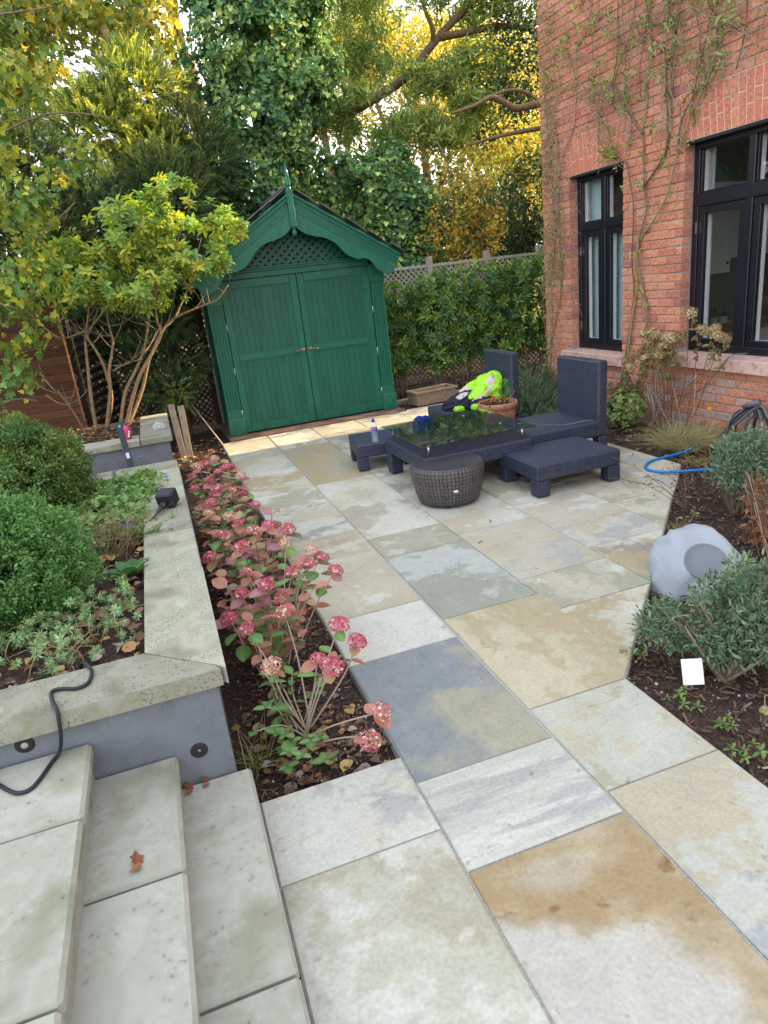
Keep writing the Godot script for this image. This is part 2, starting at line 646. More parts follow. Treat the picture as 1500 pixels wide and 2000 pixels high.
	grain(mat("pale_timber", 0.4, 0.33, 0.26, 0.8), wood_tex, 2.0, true, Vector3(5, 0.6, 5))
	relief(grain(mat("slate", 0.13, 0.115, 0.115, 0.7), fine, 3.0), bumpy, 0.3)
	relief(grain(mat("plinth", 0.16, 0.1, 0.085, 0.9), fine, 3.0), bumpy, 0.3)
	# ground
	var soil_tex := ntex("soil", 0.03, [[0.0, Color(0.16, 0.12, 0.1)], [0.4, Color(0.27, 0.21, 0.18)], [0.7, Color(0.36, 0.29, 0.25)], [1.0, Color(0.55, 0.47, 0.42)]], FastNoiseLite.TYPE_SIMPLEX_SMOOTH, 6)
	relief(grain(mat("soil", 0.55, 0.5, 0.5, 0.95), soil_tex, 2.2), soil_tex, 2.5)
	var bark := ntex("bark", 0.02, [[0.0, Color(0.55, 0.5, 0.45)], [0.5, Color(0.85, 0.82, 0.78)], [1.0, Color(1, 1, 1)]], FastNoiseLite.TYPE_SIMPLEX_SMOOTH, 5)
	relief(grain(mat("bark", 0.22, 0.15, 0.09, 0.9), bark, 3.0, true, Vector3(1, 0.25, 1)), bark, 0.8)
	relief(grain(mat("bark_pale", 0.36, 0.26, 0.16, 0.85), bark, 4.0, true, Vector3(1, 0.4, 1)), bark, 0.4)
	relief(grain(mat("bark_grey", 0.3, 0.25, 0.2, 0.85), bark, 4.0, true, Vector3(1, 0.4, 1)), bark, 0.4)
	mat("stem_pale", 0.45, 0.36, 0.28, 0.8)
	mat("stem_brown", 0.16, 0.1, 0.06, 0.8)
	mat("stem_green", 0.27, 0.25, 0.11, 0.7)
	mat("stem_purple", 0.2, 0.15, 0.13, 0.8)
	# rattan: over and under strands
	var weave := Image.create(64, 64, false, Image.FORMAT_RGB8)
	for y in 64:
		for x in 64:
			var cx := int(x / 16)
			var cy := int(y / 16)
			var u := (x % 16 + 0.5) / 16.0
			var v := (y % 16 + 0.5) / 16.0
			var a := sin(PI * v)
			var wave := sin(PI * u)
			var hgt := 0.25 + 0.75 * sqrt(a) * wave if (cx + cy) % 2 == 0 else (0.2 + 0.5 * sqrt(sin(PI * u)) * (0.4 + 0.6 * sin(PI * v)))
			weave.set_pixel(x, y, Color(hgt, hgt, hgt))
	var weave_tex := ImageTexture.create_from_image(weave)
	var shade_img := Image.create(64, 64, false, Image.FORMAT_RGB8)
	for y in 64:
		for x in 64:
			var h := weave.get_pixel(x, y).r
			var t := lerpf(0.25, 1.0, clampf(h * 1.6, 0, 1)) * (0.92 + 0.16 * fmod(sin(float(int(x / 16) * 7 + int(y / 16) * 13)) * 43.7, 1.0))  # gaps of the weave darkened in the colour, as shade between strands
			shade_img.set_pixel(x, y, Color(t, t, t))
	var shade_tex := ImageTexture.create_from_image(shade_img)
	var rat := mat("rattan", 0.031, 0.043, 0.082, 0.5, 0.5)
	relief(grain(rat, shade_tex, 10.5, false), weave_tex, 0.55)
	over(rat, ntex("dust", 0.012, [[0.0, Color(0.5, 0.5, 0.55, 0.0)], [0.5, Color(0.5, 0.5, 0.55, 0.01)], [1.0, Color(0.5, 0.5, 0.53, 0.06)]]), 1.0)
	var rat2 := mat("rattan_brown", 0.10, 0.085, 0.088, 0.5, 0.5)
	rat2.albedo_texture = shade_tex
	rat2.uv1_scale = Vector3(15, 8.5, 1)
	relief(rat2, weave_tex, 0.9)
	relief(grain(mat("rattan_top", 0.05, 0.047, 0.058, 0.5), shade_tex, 13.0, false), weave_tex, 0.3)
	mat("hi_vis", 0.42, 0.9, 0.02, 0.6)
	mat("navy_cloth", 0.012, 0.014, 0.028, 0.85)
	mat("reflective", 0.5, 0.45, 0.4, 0.45)
	relief(grain(mat("terracotta", 0.47, 0.23, 0.15, 0.9), brick_tex, 2.0), fine, 0.1)
	relief(grain(mat("trough_clay", 0.38, 0.29, 0.21, 0.9), brick_tex, 2.0), fine, 0.1)
	mat("blue_plastic", 0.008, 0.03, 0.36, 0.35)
	mat("hose_blue", 0.01, 0.19, 0.55, 0.4)
	mat("black_rubber", 0.018, 0.02, 0.028, 0.5)
	mat("grey_cable", 0.12, 0.13, 0.15, 0.5)
	mat("label_blue", 0.1, 0.22, 0.6, 0.4)
	mat("pink_can", 0.55, 0.06, 0.18, 0.3).metallic = 0.3
	mat("pale_label", 0.75, 0.75, 0.72, 0.5)
	mat("lens", 0.33, 0.33, 0.31, 0.3)
	mat("red_petal", 0.55, 0.015, 0.01, 0.5)
	mat("orange_plastic", 0.7, 0.25, 0.02, 0.5)
	relief(over(grain(mat("fake_rock", 0.36, 0.40, 0.45, 0.85), ntex("plaster", 0.012, []), 0.8), soft, 1.6), fine, 0.12)
	M.fake_rock.detail_mask = where
	relief(grain(mat("grille", 0.2, 0.22, 0.25, 0.7), fine, 20.0), fine, 0.1)
	var pet := mat("clear_plastic", 0.85, 0.93, 1.0, 0.05)
	pet.transparency = BaseMaterial3D.TRANSPARENCY_ALPHA
	pet.albedo_color.a = 0.12
	var tg := mat("table_glass", 0.008, 0.022, 0.018, 0.02, 0.7)
	tg.transparency = BaseMaterial3D.TRANSPARENCY_ALPHA
	tg.albedo_color.a = 0.4
	leafmat("leaf", 0.5, 0.7)
	leafmat("leaf_gloss", 0.45, 0.6, 0.4)
	leafmat("leaf_dull", 0.75, 0.6, 0.3)
	leafmat("petal", 0.7, 0.6, 0.3)
	leafmat("dead_leaf", 0.8, 0.3, 0.3)


# ---------------------------------------------------------------- ground and paving
func sheet(st: SurfaceTool, poly: PackedVector2Array, y: float) -> void:
	st.set_smooth_group(-1)
	var tr := Geometry2D.triangulate_polygon(poly)
	for i in range(0, tr.size(), 3):
		var p := []
		for k in 3:
			p.append(Vector3(poly[tr[i + k]].x, y, poly[tr[i + k]].y))
		face(st, p, Vector3.UP)


func build_ground() -> void:
	var st := nst()
	st.set_smooth_group(0)
	var nz := FastNoiseLite.new()
	nz.frequency = 2.0
	nz.fractal_octaves = 3
	var hgt := func(x: float, z: float) -> float:
		return -0.055 + nz.get_noise_2d(x, z) * 0.03
	# near beds carry clods; far ground is one plain sheet
	var n := 110
	for i in n:
		for j in n:
			var x0 := -1.0 + 7.6 * i / n
			var x1 := -1.0 + 7.6 * (i + 1) / n
			var z0 := -11.0 + 10.5 * j / n
			var z1 := -11.0 + 10.5 * (j + 1) / n
			face(st, [Vector3(x0, hgt.call(x0, z0), z0), Vector3(x1, hgt.call(x1, z0), z0), Vector3(x1, hgt.call(x1, z1), z1), Vector3(x0, hgt.call(x0, z1), z1)], Vector3.UP)
	struct(part("flower_bed_soil", st, M.soil), "dark crumbly soil of the flower beds round the paving")
	st = nst()
	sheet(st, PackedVector2Array([Vector2(-150, -150), Vector2(150, -150), Vector2(150, 150), Vector2(-150, 150)]), -0.12)
	struct(part("ground", st, M.soil), "dark earth under and beyond the garden")


const BED := [[1.74, -2.222], [4.06, -4.45]]


func patio_outline() -> PackedVector2Array:
	var p := PackedVector2Array()
	for q in [[0.597, -8.76], [4.08, -8.9], [4.08, -4.52], [1.69, -2.165], [1.687, 0.6], [0.03, 0.6], [0.03, -2.13], [0.597, -2.13]]:
		p.append(Vector2(q[0], q[1]))
	return p


func build_patio() -> void:
	# columns of slabs: [x0, x1, the z of every joint from far to near]
	var cols := [
		[0.58, 1.152, [-8.70, -7.75, -6.75, -5.89, -5.38, -4.58, -4.115, -3.26, -2.785, -1.91]],
		[0.58, 1.157, [-1.91, -1.48, -0.62, 0.3]],
		[0.02, 0.58, [-2.2, -1.675, -0.72, 0.3]],
		[1.16, 1.735, [-8.70, -7.585, -5.91, -5.125, -4.325, -3.93, -2.983]],
		[1.16, 1.75, [-2.983, -2.1]],
		[1.16, 1.75, [-2.1, -1.58, -0.7, 0.3]],
		[1.735, 2.335, [-8.70, -7.94, -7.05, -6.15, -5.1, -4.04, -3.18, -2.772, -2.0]],
		[2.335, 2.95, [-8.75, -8.0, -7.2, -6.4, -5.45, -4.58, -3.75, -3.363, -2.6]],
		[2.95, 3.5, [-8.75, -7.8, -7.0, -6.1, -5.2, -4.6, -3.955, -3.2]],
		[3.5, 4.2, [-8.75, -8.1, -7.3, -6.5, -5.7, -4.95, -4.3]]]
	var outline := patio_outline()
	var slabs := []
	for c in cols:
		var zs: Array = c[2]
		for i in zs.size() - 1:
			var poly := PackedVector2Array()
			for q in [[c[0], zs[i]], [c[1], zs[i]], [c[1], zs[i + 1]], [c[0], zs[i + 1]]]:
				poly.append(Vector2(q[0], q[1]) * K)
			for cut in Geometry2D.intersect_polygons(poly, outline):
				slabs.append(cut)
	# one map of the sandstone's own colour over the whole terrace
	var px := 234.0
	var x_min := 0.0
	var z_min := -9.1
	var w := int(4.2 * px)
	var h := int(8.6 * px)
	var img := Image.create(w, h, false, Image.FORMAT_RGB8)
	var rel := Image.create(w, h, false, Image.FORMAT_L8)
	var n1 := FastNoiseLite.new()
	n1.frequency = 1.5
	n1.fractal_octaves = 5
	n1.fractal_gain = 0.55
	n1.domain_warp_enabled = true
	n1.domain_warp_amplitude = 0.16
	n1.domain_warp_frequency = 3.0
	n1.domain_warp_fractal_octaves = 4
	var n2 := FastNoiseLite.new()
	n2.frequency = 5.0
	n2.fractal_octaves = 5
	n2.fractal_gain = 0.6
	var n3 := FastNoiseLite.new()
	n3.frequency = 55.0
	n3.fractal_octaves = 3
	var cream := Color(0.84, 0.815, 0.74)
	var white := Color(0.855, 0.845, 0.80)
	var tan := Color(0.765, 0.725, 0.625)
	var ochre := Color(0.72, 0.645, 0.51)
	var rust := Color(0.52, 0.38, 0.26)
	var blue := Color(0.69, 0.70, 0.69)
	var olive := Color(0.68, 0.665, 0.57)
	# hand-set: the slab that holds this point, its base, its stain, share of stain, grey, share of grey
	var set_by := [
		[0.9, -2.3, Color(0.56, 0.58, 0.59), olive, 0.5, blue, 0.1], [1.45, -2.5, Color(0.82, 0.775, 0.665), Color(0.73, 0.66, 0.53), 0.36, tan, 0.2], [0.9, -1.0, Color(0.70, 0.60, 0.45), Color(0.72, 0.64, 0.5), 0.3, rust, 0.1], [0.9, -1.7, white, Color(0.78, 0.77, 0.72), 0.3, Color(0.70, 0.695, 0.68), 0.25],
		[0.3, -1.9, white, cream, 0.4, Color(0.70, 0.70, 0.69), 0.3], [0.3, -1.2, Color(0.785, 0.775, 0.695), Color(0.72, 0.68, 0.58), 0.38, white, 0.35], [1.45, -3.4, Color(0.77, 0.775, 0.75), Color(0.62, 0.63, 0.56), 0.42, blue, 0.15], [0.9, -3.7, Color(0.81, 0.77, 0.68), tan, 0.35, white, 0.2],
		[0.9, -3.0, white, white, 0.2, cream, 0.2], [0.9, -4.4, tan, Color(0.68, 0.63, 0.54), 0.4, cream, 0.3], [1.45, -6.5, Color(0.73, 0.67, 0.56), ochre, 0.4, Color(0.68, 0.66, 0.6), 0.25], [1.45, -4.1, Color(0.71, 0.69, 0.62), olive, 0.4, cream, 0.2],
		[1.45, -1.8, Color(0.79, 0.785, 0.725), tan, 0.25, olive, 0.15], [1.45, -1.0, Color(0.80, 0.80, 0.75), Color(0.76, 0.71, 0.60), 0.36, Color(0.66, 0.67, 0.68), 0.15], [1.45, -5.5, cream, tan, 0.3, white, 0.3], [1.45, -4.7, white, Color(0.7, 0.66, 0.58), 0.25, cream, 0.3]]
	var sr := RandomNumberGenerator.new()
	sr.seed = 77
	for s in slabs.size():
		var poly: PackedVector2Array = slabs[s]
		var r := Rect2(poly[0], Vector2.ZERO)
		for v in poly:
			r = r.expand(v)
		var pal := [white, cream, Color(0.79, 0.76, 0.69), Color(0.82, 0.81, 0.76), Color(0.82, 0.79, 0.72)]
		var base: Color = pal[sr.randi() % 5]
		var stain: Color = [tan, ochre, tan, olive][sr.randi() % 4]
		var grey: Color = [blue, white, cream, Color(0.6, 0.6, 0.58)][sr.randi() % 4]
		var ks := sr.randf_range(0.15, 0.4)
		var kg := sr.randf_range(0.1, 0.3)
		var special := -1
		for q in set_by.size():
			if Geometry2D.is_point_in_polygon(Vector2(set_by[q][0], set_by[q][1]) * K, poly):
				base = set_by[q][2]
				stain = set_by[q][3]
				ks = set_by[q][4]
				grey = set_by[q][5]
				kg = set_by[q][6]
				special = q
		var ox := sr.randf_range(-60, 60)
		var oz := sr.randf_range(-60, 60)
		var sx := sr.randf_range(0.7, 1.3)
		var sz := sr.randf_range(0.7, 1.3)
		if special == 3:
			sx = 0.35
			sz = 3.0
		for py in range(maxi(0, int((r.position.y - z_min) * px)), mini(h, int((r.end.y - z_min) * px) + 1)):
			var z := z_min + (py + 0.5) / px
			for qx in range(maxi(0, int((r.position.x - x_min) * px)), mini(w, int((r.end.x - x_min) * px) + 1)):
				var x := x_min + (qx + 0.5) / px
				var ax := x * sx + ox
				var az := z * sz + oz
				var a := n1.get_noise_2d(ax, az)
				var b := n2.get_noise_2d(ax, az)
				var f := n3.get_noise_2d(x, z)
				var ts := smoothstep(0.22 - ks, 0.62 - ks, a * 0.95 + b * 0.7 + 0.1)
				var c := base.lerp(stain, ts * 0.85)
				var tg := smoothstep(0.36 - kg, 0.66 - kg, n1.get_noise_2d(az + 31.0, ax - 17.0) * 1.1 + b * 0.55)
				c = c.lerp(grey, tg * 0.8)
				if special == 2:
					# a pale tongue sweeps in from the near left corner
					var d := (z + 1.36) - 0.42 * (x - 0.62) + a * 0.14 + b * 0.03
					var kk := smoothstep(0.0, 0.1, d)
					kk *= 1.0 - smoothstep(0.92, 1.08, x + a * 0.2) * 0.75 * smoothstep(-1.35, -1.15, z)
					var e := Vector2((x - 0.86) / 0.16, (z + 1.42) / 0.07).length() + a * 0.5
					kk = maxf(kk, (1.0 - smoothstep(0.3, 1.2, e + a * 0.6)) * 0.5)
					e = Vector2((x - 1.02) / 0.14, (z + 1.5) / 0.06).length() + b * 0.5
					kk = maxf(kk, (1.0 - smoothstep(0.3, 1.2, e + a * 0.6)) * 0.35)
					c = c.lerp(Color(0.82, 0.81, 0.78), kk * 0.85)
				elif special == 0:
					c = Color(0.57, 0.59, 0.6).lerp(Color(0.69, 0.67, 0.58), smoothstep(-0.15, 0.25, (x / K - 0.86) * 0.9 + (z / K + 2.3) * 0.8 + a * 0.5 + b * 0.2))
				var spot := smoothstep(0.45, 0.75, n2.get_noise_2d(x * 1.7 + oz, z * 1.7 + ox))
				c = c.lerp(Color(0.5, 0.44, 0.37), spot * 0.5)
				var vein := 1.0 - smoothstep(0.0, 0.011, absf(n1.get_noise_2d(ax * 1.3 + 9.0, az * 1.3) - 0.18 + f * 0.02))
				c = c.lerp(Color(0.42, 0.4, 0.37), vein * 0.42 * smoothstep(-0.05, 0.3, b))
				var hair := 1.0 - smoothstep(0.0, 0.02, absf(n2.get_noise_2d(ax * 0.8 - 5.0, az * 0.8 + 3.0) + 0.3 + f * 0.03))
				c = c.lerp(Color(0.58, 0.52, 0.44), hair * 0.28 * smoothstep(0.0, 0.25, a))
				var mid := n2.get_noise_2d(x * 2.3 + ox, z * 2.3 + oz)
				c = c.lerp(Color(0.6, 0.58, 0.52), clampf(mid - 0.12, 0.0, 0.4) * 0.7)
				c = shade(c, 1.0 + f * 0.07 + b * 0.06 + mid * 0.05)
				img.set_pixel(qx, py, c)
				var hh := 0.5 + a * 0.25 + b * 0.3 + f * 0.12 - vein * 0.1
				rel.set_pixel(qx, py, Color(hh, hh, hh))
	var pm := mat("paving_stone", 0.70, 0.715, 0.71, 0.72, 0.4)
	pm.albedo_texture = ImageTexture.create_from_image(img)
	pm.texture_repeat = false
	relief(pm, ImageTexture.create_from_image(rel), 0.5)
	var bed := nst()
	sheet(bed, outline, -0.009)
	var side := PackedVector2Array()
	prism(bed, outline, 0.1, Transform3D(Basis(Vector3(1, 0, 0), Vector3(0, 0, 1), Vector3(0, -1, 0)), Vector3(0, -0.0095, 0)))
	var patio := part("patio", bed, M.joint)
	struct(patio, "terrace of buff and grey sandstone slabs with pale pointed joints")
	for s in slabs.size():
		var inner := Geometry2D.offset_polygon(slabs[s], -rr(0.003, 0.0045), Geometry2D.JOIN_MITER)
		if inner.is_empty():
			continue
		var poly: PackedVector2Array = inner[0]
		var top := Geometry2D.offset_polygon(poly, -0.004, Geometry2D.JOIN_MITER)
		if top.is_empty():
			continue
		var st := nst()
		st.set_smooth_group(-1)
		var y := rr(-0.0015, 0.0015)
		var put_v := func(v: Vector2, yy: float) -> Vector3: return Vector3(v.x, yy, v.y)
		var uv_of := func(v: Vector2) -> Vector2: return Vector2((v.x - x_min) / (w / px), (v.y - z_min) / (h / px))
		var tp: PackedVector2Array = top[0]
		var tr := Geometry2D.triangulate_polygon(tp)
		for i in range(0, tr.size(), 3):
			var a := tp[tr[i]]
			var b := tp[tr[i + 1]]
			var c := tp[tr[i + 2]]
			face(st, [put_v.call(a, y), put_v.call(b, y), put_v.call(c, y)], Vector3.UP, [uv_of.call(a), uv_of.call(b), uv_of.call(c)])
		var cx := Vector2.ZERO
		for v in poly:
			cx += v / poly.size()
		for lvl in 2:
			var p0: PackedVector2Array = tp if lvl == 0 else poly
			var y0 := y if lvl == 0 else y - 0.004
			var y1 := y - 0.004 if lvl == 0 else y - 0.045
			if tp.size() != poly.size():
				continue
			for i in poly.size():
				var i2 := (i + 1) % poly.size()
				var m := (poly[i] + poly[i2]) * 0.5
				var e := poly[i2] - poly[i]
				var o := Vector2(e.y, -e.x)
				if o.dot(m - cx) < 0:
					o = -o
				face(st, [put_v.call(p0[i], y0), put_v.call(p0[i2], y0), put_v.call(poly[i2], y1), put_v.call(poly[i], y1)], Vector3(o.x, 0.3, o.y), [uv_of.call(p0[i]), uv_of.call(p0[i2]), uv_of.call(poly[i2]), uv_of.call(poly[i])])
		part("slab", st, pm, patio)


# a stone block with a rounded nose on the side that overhangs
func stone(called: String, a: Vector3, b: Vector3, m: Material, parent: Node3D, ch := 0.012) -> MeshInstance3D:
	var st := nst()
	span(st, a, b, ch)
	return part(called, st, m, parent)


func build_steps() -> void:
	# three steps that climb to the upper terrace, each of long treads on a rendered riser
	var st := thing("garden_steps", "three pale sandstone garden steps with long treads climbing beside the grey planter wall", "steps", Vector3.ZERO)
	var edge := [0.026, -0.213, -0.466]
	var y := [0.142, 0.285, 0.43]
	var joints := [[-2.165, -1.31, -0.35, 0.6], [-2.165, -1.63, -0.4, 0.6], [-2.165, -1.80, -1.22, -0.2, 0.6]]
	var back := [-0.29, -0.545, -2.4]
	for k in 3:
		var under := nst()
		span(under, Vector3(back[k] if k == 2 else edge[k] - 0.5, -0.05, -2.16), Vector3(edge[k] - 0.022, y[k] - 0.05, 0.6))
		part("riser", under, M.step_stone_1, st)
		var js: Array = joints[k]
		for i in js.size() - 1:
			var z0: float = js[i] + (0.004 if i else -0.0)
			var z1: float = js[i + 1] - 0.004
			stone("tread", Vector3(back[k], y[k] - 0.05, z0), Vector3(edge[k], y[k] + rr(-0.001, 0.001), z1), M["step_stone_%d" % ((i + k) % 2)], st, 0.011)


func cap_run(parent: Node3D, ax: int, lo: Vector3, hi: Vector3, cuts: Array, y0: float, y1: float) -> void:
	for i in cuts.size() - 1:
		var a := lo
		var b := hi
		a[ax] = cuts[i] + 0.003
		b[ax] = cuts[i + 1] - 0.003
		a.y = y0
		b.y = y1 + rr(-0.002, 0.002)
		stone("coping_stone", a, b, M["coping_stone_%d" % (i % 2)], parent, 0.007)


func build_planters() -> void:
	var top := 0.59
	var cap := 0.065
	var p := thing("raised_planter", "grey rendered raised planter with speckled sandstone coping beside the steps", "planter")
	var w := nst()
	span(w, Vector3(-0.23, -0.1, -5.55), Vector3(-0.026, top - cap, -2.381))
	span(w, Vector3(-4.0, -0.1, -2.38), Vector3(-0.026, top - cap, -2.171))
	span(w, Vector3(-4.0, -0.1, -5.55), Vector3(-0.231, top - cap, -5.36))
	part("wall", w, M.render_grey, p)
	# mitred corner: the side run is cut on the skew, as is the front run
	for q in [[[Vector2(0.014, -2.135), Vector2(0.014, -3.12), Vector2(-0.256, -3.12), Vector2(-0.256, -2.395), Vector2(-0.012, -2.165)], 0], [[Vector2(-0.004, -2.133), Vector2(-0.018, -2.165), Vector2(-0.262, -2.39), Vector2(-1.9, -2.39), Vector2(-1.9, -2.133)], 1]]:
		var poly := PackedVector2Array(q[0])
		var st := nst()
		prism(st, poly, cap, Transform3D(Basis(Vector3(1, 0, 0), Vector3(0, 0, 1), Vector3(0, -1, 0)), Vector3(0, top, 0)))
		part("coping_stone", st, M["coping_stone_%d" % q[1]], p)
	cap_run(p, 2, Vector3(-0.258, 0, 0), Vector3(0.012, 0, 0), [-5.32, -4.45, -3.76, -3.123], top - cap, top)
	cap_run(p, 0, Vector3(0, 0, -5.61), Vector3(0, 0, -5.325), [-4.0, -2.6, -1.4, -0.62, 0.012], top - cap, top)
	cap_run(p, 0, Vector3(0, 0, -2.39), Vector3(0, 0, -2.133), [-4.0, -1.904], top - cap, top)
	# two small lights let into the front wall
	for q in [[-0.137, 0.27, false], [-0.66, 0.485, true]]:
		var lamp := nst()
		lathe(lamp, [Vector2(0.0, 0.004), Vector2(0.012, 0.006), Vector2(0.02, 0.004), Vector2(0.027, 0.006), Vector2(0.031, 0.0)], 20, Transform3D(Basis(Vector3.RIGHT, PI / 2), Vector3(q[0], q[1], -2.17)))
		var o := part("recessed_light", lamp, M.lead, p)
		var eye_ := nst()
		lathe(eye_, [Vector2(0.0, 0.011), Vector2(0.008, 0.009), Vector2(0.0135, 0.004)] if q[2] else [Vector2(0.0, 0.009), Vector2(0.005, 0.008), Vector2(0.008, 0.004)], 14, Transform3D(Basis(Vector3.RIGHT, PI / 2), Vector3(q[0], q[1], -2.17)))
		part("lens", eye_, M.lens if q[2] else M.bronze, o)
	var soil := nst()
	soil.set_smooth_group(0)
	planter_soil(soil, -4.0, -0.2, -5.4, -2.3, 0.515)
	part("soil", soil, M.soil, p)
	var p2 := thing("raised_planter", "far grey rendered planter with sandstone coping under the yellow-green shrub", "planter")
	var w2 := nst()
	span(w2, Vector3(-0.23, -0.1, -8.2), Vector3(-0.026, top - cap, -6.79))
	span(w2, Vector3(-3.0, -0.1, -7.0), Vector3(-0.231, top - cap, -6.79))
	part("wall", w2, M.render_grey, p2)
	cap_run(p2, 2, Vector3(-0.285, 0, 0), Vector3(0.012, 0, 0), [-8.2, -7.62, -6.756], top - cap, top)
	cap_run(p2, 0, Vector3(0, 0, -7.04), Vector3(0, 0, -6.758), [-3.0, -1.8, -0.9, -0.289], top - cap, top)
	soil = nst()
	soil.set_smooth_group(0)
	planter_soil(soil, -3.0, -0.2, -8.4, -6.95, 0.535)
	part("soil", soil, M.soil, p2)
	# the way between the two planters
	var st := nst()
	span(st, Vector3(-4.0, -0.11, -6.785), Vector3(-0.03, 0.0, -5.56))
	struct(part("path", st, M.coping_stone_1), "narrow way between the two raised planters")


func planter_soil(st: SurfaceTool, x0: float, x1: float, z0: float, z1: float, y: float) -> void:
	var nz := FastNoiseLite.new()
	nz.frequency = 2.5
	nz.fractal_octaves = 3
	var nx := int((x1 - x0) / 0.07)
	var nn := int((z1 - z0) / 0.07)
	var q := func(i: int, j: int) -> Vector3:
		var x := lerpf(x0, x1, float(i) / nx)
		var z := lerpf(z0, z1, float(j) / nn)
		return Vector3(x, y + nz.get_noise_2d(x, z) * 0.03, z)
	for i in nx:
		for j in nn:
			face(st, [q.call(i, j), q.call(i + 1, j), q.call(i + 1, j + 1), q.call(i, j + 1)], Vector3.UP)


# ---------------------------------------------------------------- the house
const WX := 4.96
const HOLES := [[-7.44, -6.47, 0.69, 2.64], [-5.585, -3.62, 0.77, 2.64]]


func build_house() -> void:
	var house := thing("brick_house", "red brick house with black casement windows and bare climbing stems on its wall", "house")
	# backing of the outer wall, round the two openings
	var st := nst()
	var x0 := WX + 0.0055
	var x1 := WX + 0.30
	var top := 6.4  # wall carried on above the view, where it shades the terrace
	var zs := [-8.015, -7.448, -6.462, -5.593, -3.612, 1.0]
	for i in 5:
		var hole := i == 1 or i == 3
		if not hole:
			span(st, Vector3(x0, -0.12, zs[i]), Vector3(x1, top, zs[i + 1]))
		else:
			var hl: Array = HOLES[0] if i == 1 else HOLES[1]
			span(st, Vector3(x0, -0.12, zs[i]), Vector3(x1, hl[2] - 0.11, zs[i + 1]))
			span(st, Vector3(x0, hl[3] + 0.004, zs[i]), Vector3(x1, top, zs[i + 1]))
	var wall := part("outer_wall", st, M.mortar, house)
	# bricks in stretcher bond, half bricks at the corner and the jambs
	var variants := []
	for k in 4:
		var b := nst()
		box(b, Vector3(0, 0, 0), Vector3(0.104, 0.0715, 0.2265), [0.005, 0.007, 0.009, 0.006][k], Basis(Vector3(rr(-1, 1), rr(-1, 1), rr(-1, 1)).normalized(), 0.006))
		variants.append(done(b))
	var laid := []
	var blocks := [[-7.44, -6.47, 0.56, 2.64], [-7.56, -6.37, 0.56, 0.69], [-7.55, -6.37, 2.64, 3.04], [-5.585, -3.62, 0.64, 2.64], [-5.68, -3.52, 0.64, 0.77], [-5.66, -3.54, 2.64, 3.04]]
	for s in [[-7.44, -7.55, 1.0], [-6.47, -6.37, -1.0], [-5.585, -5.66, 1.0], [-3.62, -3.54, -1.0]]:
		for k in 5:
			var fill := nst()
			var y := 2.643 + k * 0.0795
			var zt: float = lerpf(s[0], s[0] - s[2] * 0.088, (k + 0.4) / 5.0)
			span(fill, Vector3(WX - 0.003, y, minf(s[1], zt) + 0.004), Vector3(WX + 0.09, y + 0.069, maxf(s[1], zt) - 0.004), 0.004)
			if absf(s[1] - zt) > 0.03:
				part("brick", fill, M.brick_0, wall)
	for row in 80:
		var y := row * 0.08 - 0.08
		var runs := [[-8.022, 1.0]]
		for bl in blocks:
			if y + 0.07 > bl[2] + 0.012 and y + 0.01 < bl[3] - 0.012:
				var nr := []
				for r in runs:
					if bl[1] <= r[0] or bl[0] >= r[1]:
						nr.append(r)
						continue
					if bl[0] > r[0] + 0.02:
						nr.append([r[0], bl[0]])
					if bl[1] < r[1] - 0.02:
						nr.append([bl[1], r[1]])
				runs = nr
		for r in runs:
			var at: float = -8.022 + (0.0 if row % 2 == 0 else 0.1175) - 0.235
			var cuts := [r[0]]
			while at < r[1]:
				if at > r[0] + 0.07 and at < r[1] - 0.07:
					cuts.append(at)
				at += 0.235
			cuts.append(r[1])
			for i in cuts.size() - 1:
				laid.append([y, cuts[i], cuts[i + 1]])
	var entries := []
	for l in laid:
		var z0: float = l[1]
		var z1: float = l[2]
		var len_: float = z1 - z0 - 0.0095
		var c := Vector3(WX + 0.047 + rr(-0.0035, 0.0035), l[0] + 0.0345 + rr(-0.0015, 0.0015), (z0 + z1) * 0.5 + rr(-0.002, 0.002))
		var xf := Transform3D(Basis(Vector3.UP, rr(-0.012, 0.012)) * Basis(Vector3.RIGHT, rr(-0.01, 0.01)), c).scaled_local(Vector3(1, rr(0.975, 1.02), len_ / 0.2265))
		var t := rng.randi() % 12
		var tone: int = [0, 1, 0, 2, 3, 5, 1, 1, 5, 4, 7, 3][t]
		if l[0] < 0.55 and rr(0, 0.75) > l[0] + 0.05:
			tone = [8, 9, 7, 8][rng.randi() % 4]
		elif rc_() < 0.04:
			tone = 6
		entries.append([c.distance_squared_to(EYE), xf, tone, c])
	var inside := []
	var rest := []
	for e in entries:
		(inside if e[3].z < -4.3 and e[3].y < 4.7 else rest).append(e)
	inside.sort_custom(func(a, b): return a[0] < b[0])
	var n := 0
	for e in inside:
		if n < 300:
			inst("brick", variants[n % 4], M["brick_%d" % e[2]], wall, e[1])
			n += 1
		else:
			rest.append(e)
	for v in 4:
		var xs := []
		var cs := []
		for i in range(v, rest.size(), 4):
			xs.append(rest[i][1])
			cs.append(M["brick_%d" % rest[i][2]].albedo_color.srgb_to_linear())
		scatter("brick_courses", variants[v], M.brick_any, xs, cs, wall)
	# the other walls, ceiling and floor make the house a closed body
	st = nst()
	span(st, Vector3(x1, -0.12, -8.01), Vector3(9.0, top, -7.75))
	span(st, Vector3(8.75, -0.12, -7.749), Vector3(9.0, top, 1.0))
	span(st, Vector3(x1, -0.12, 0.75), Vector3(8.749, top, 1.0))
	part("side_wall", st, M.brick_5, house)
	st = nst()
	span(st, Vector3(WX - 0.02, top, -8.2), Vector3(9.2, top + 0.2, 1.2))
	part("roof", st, M.slate, house)
	st = nst()
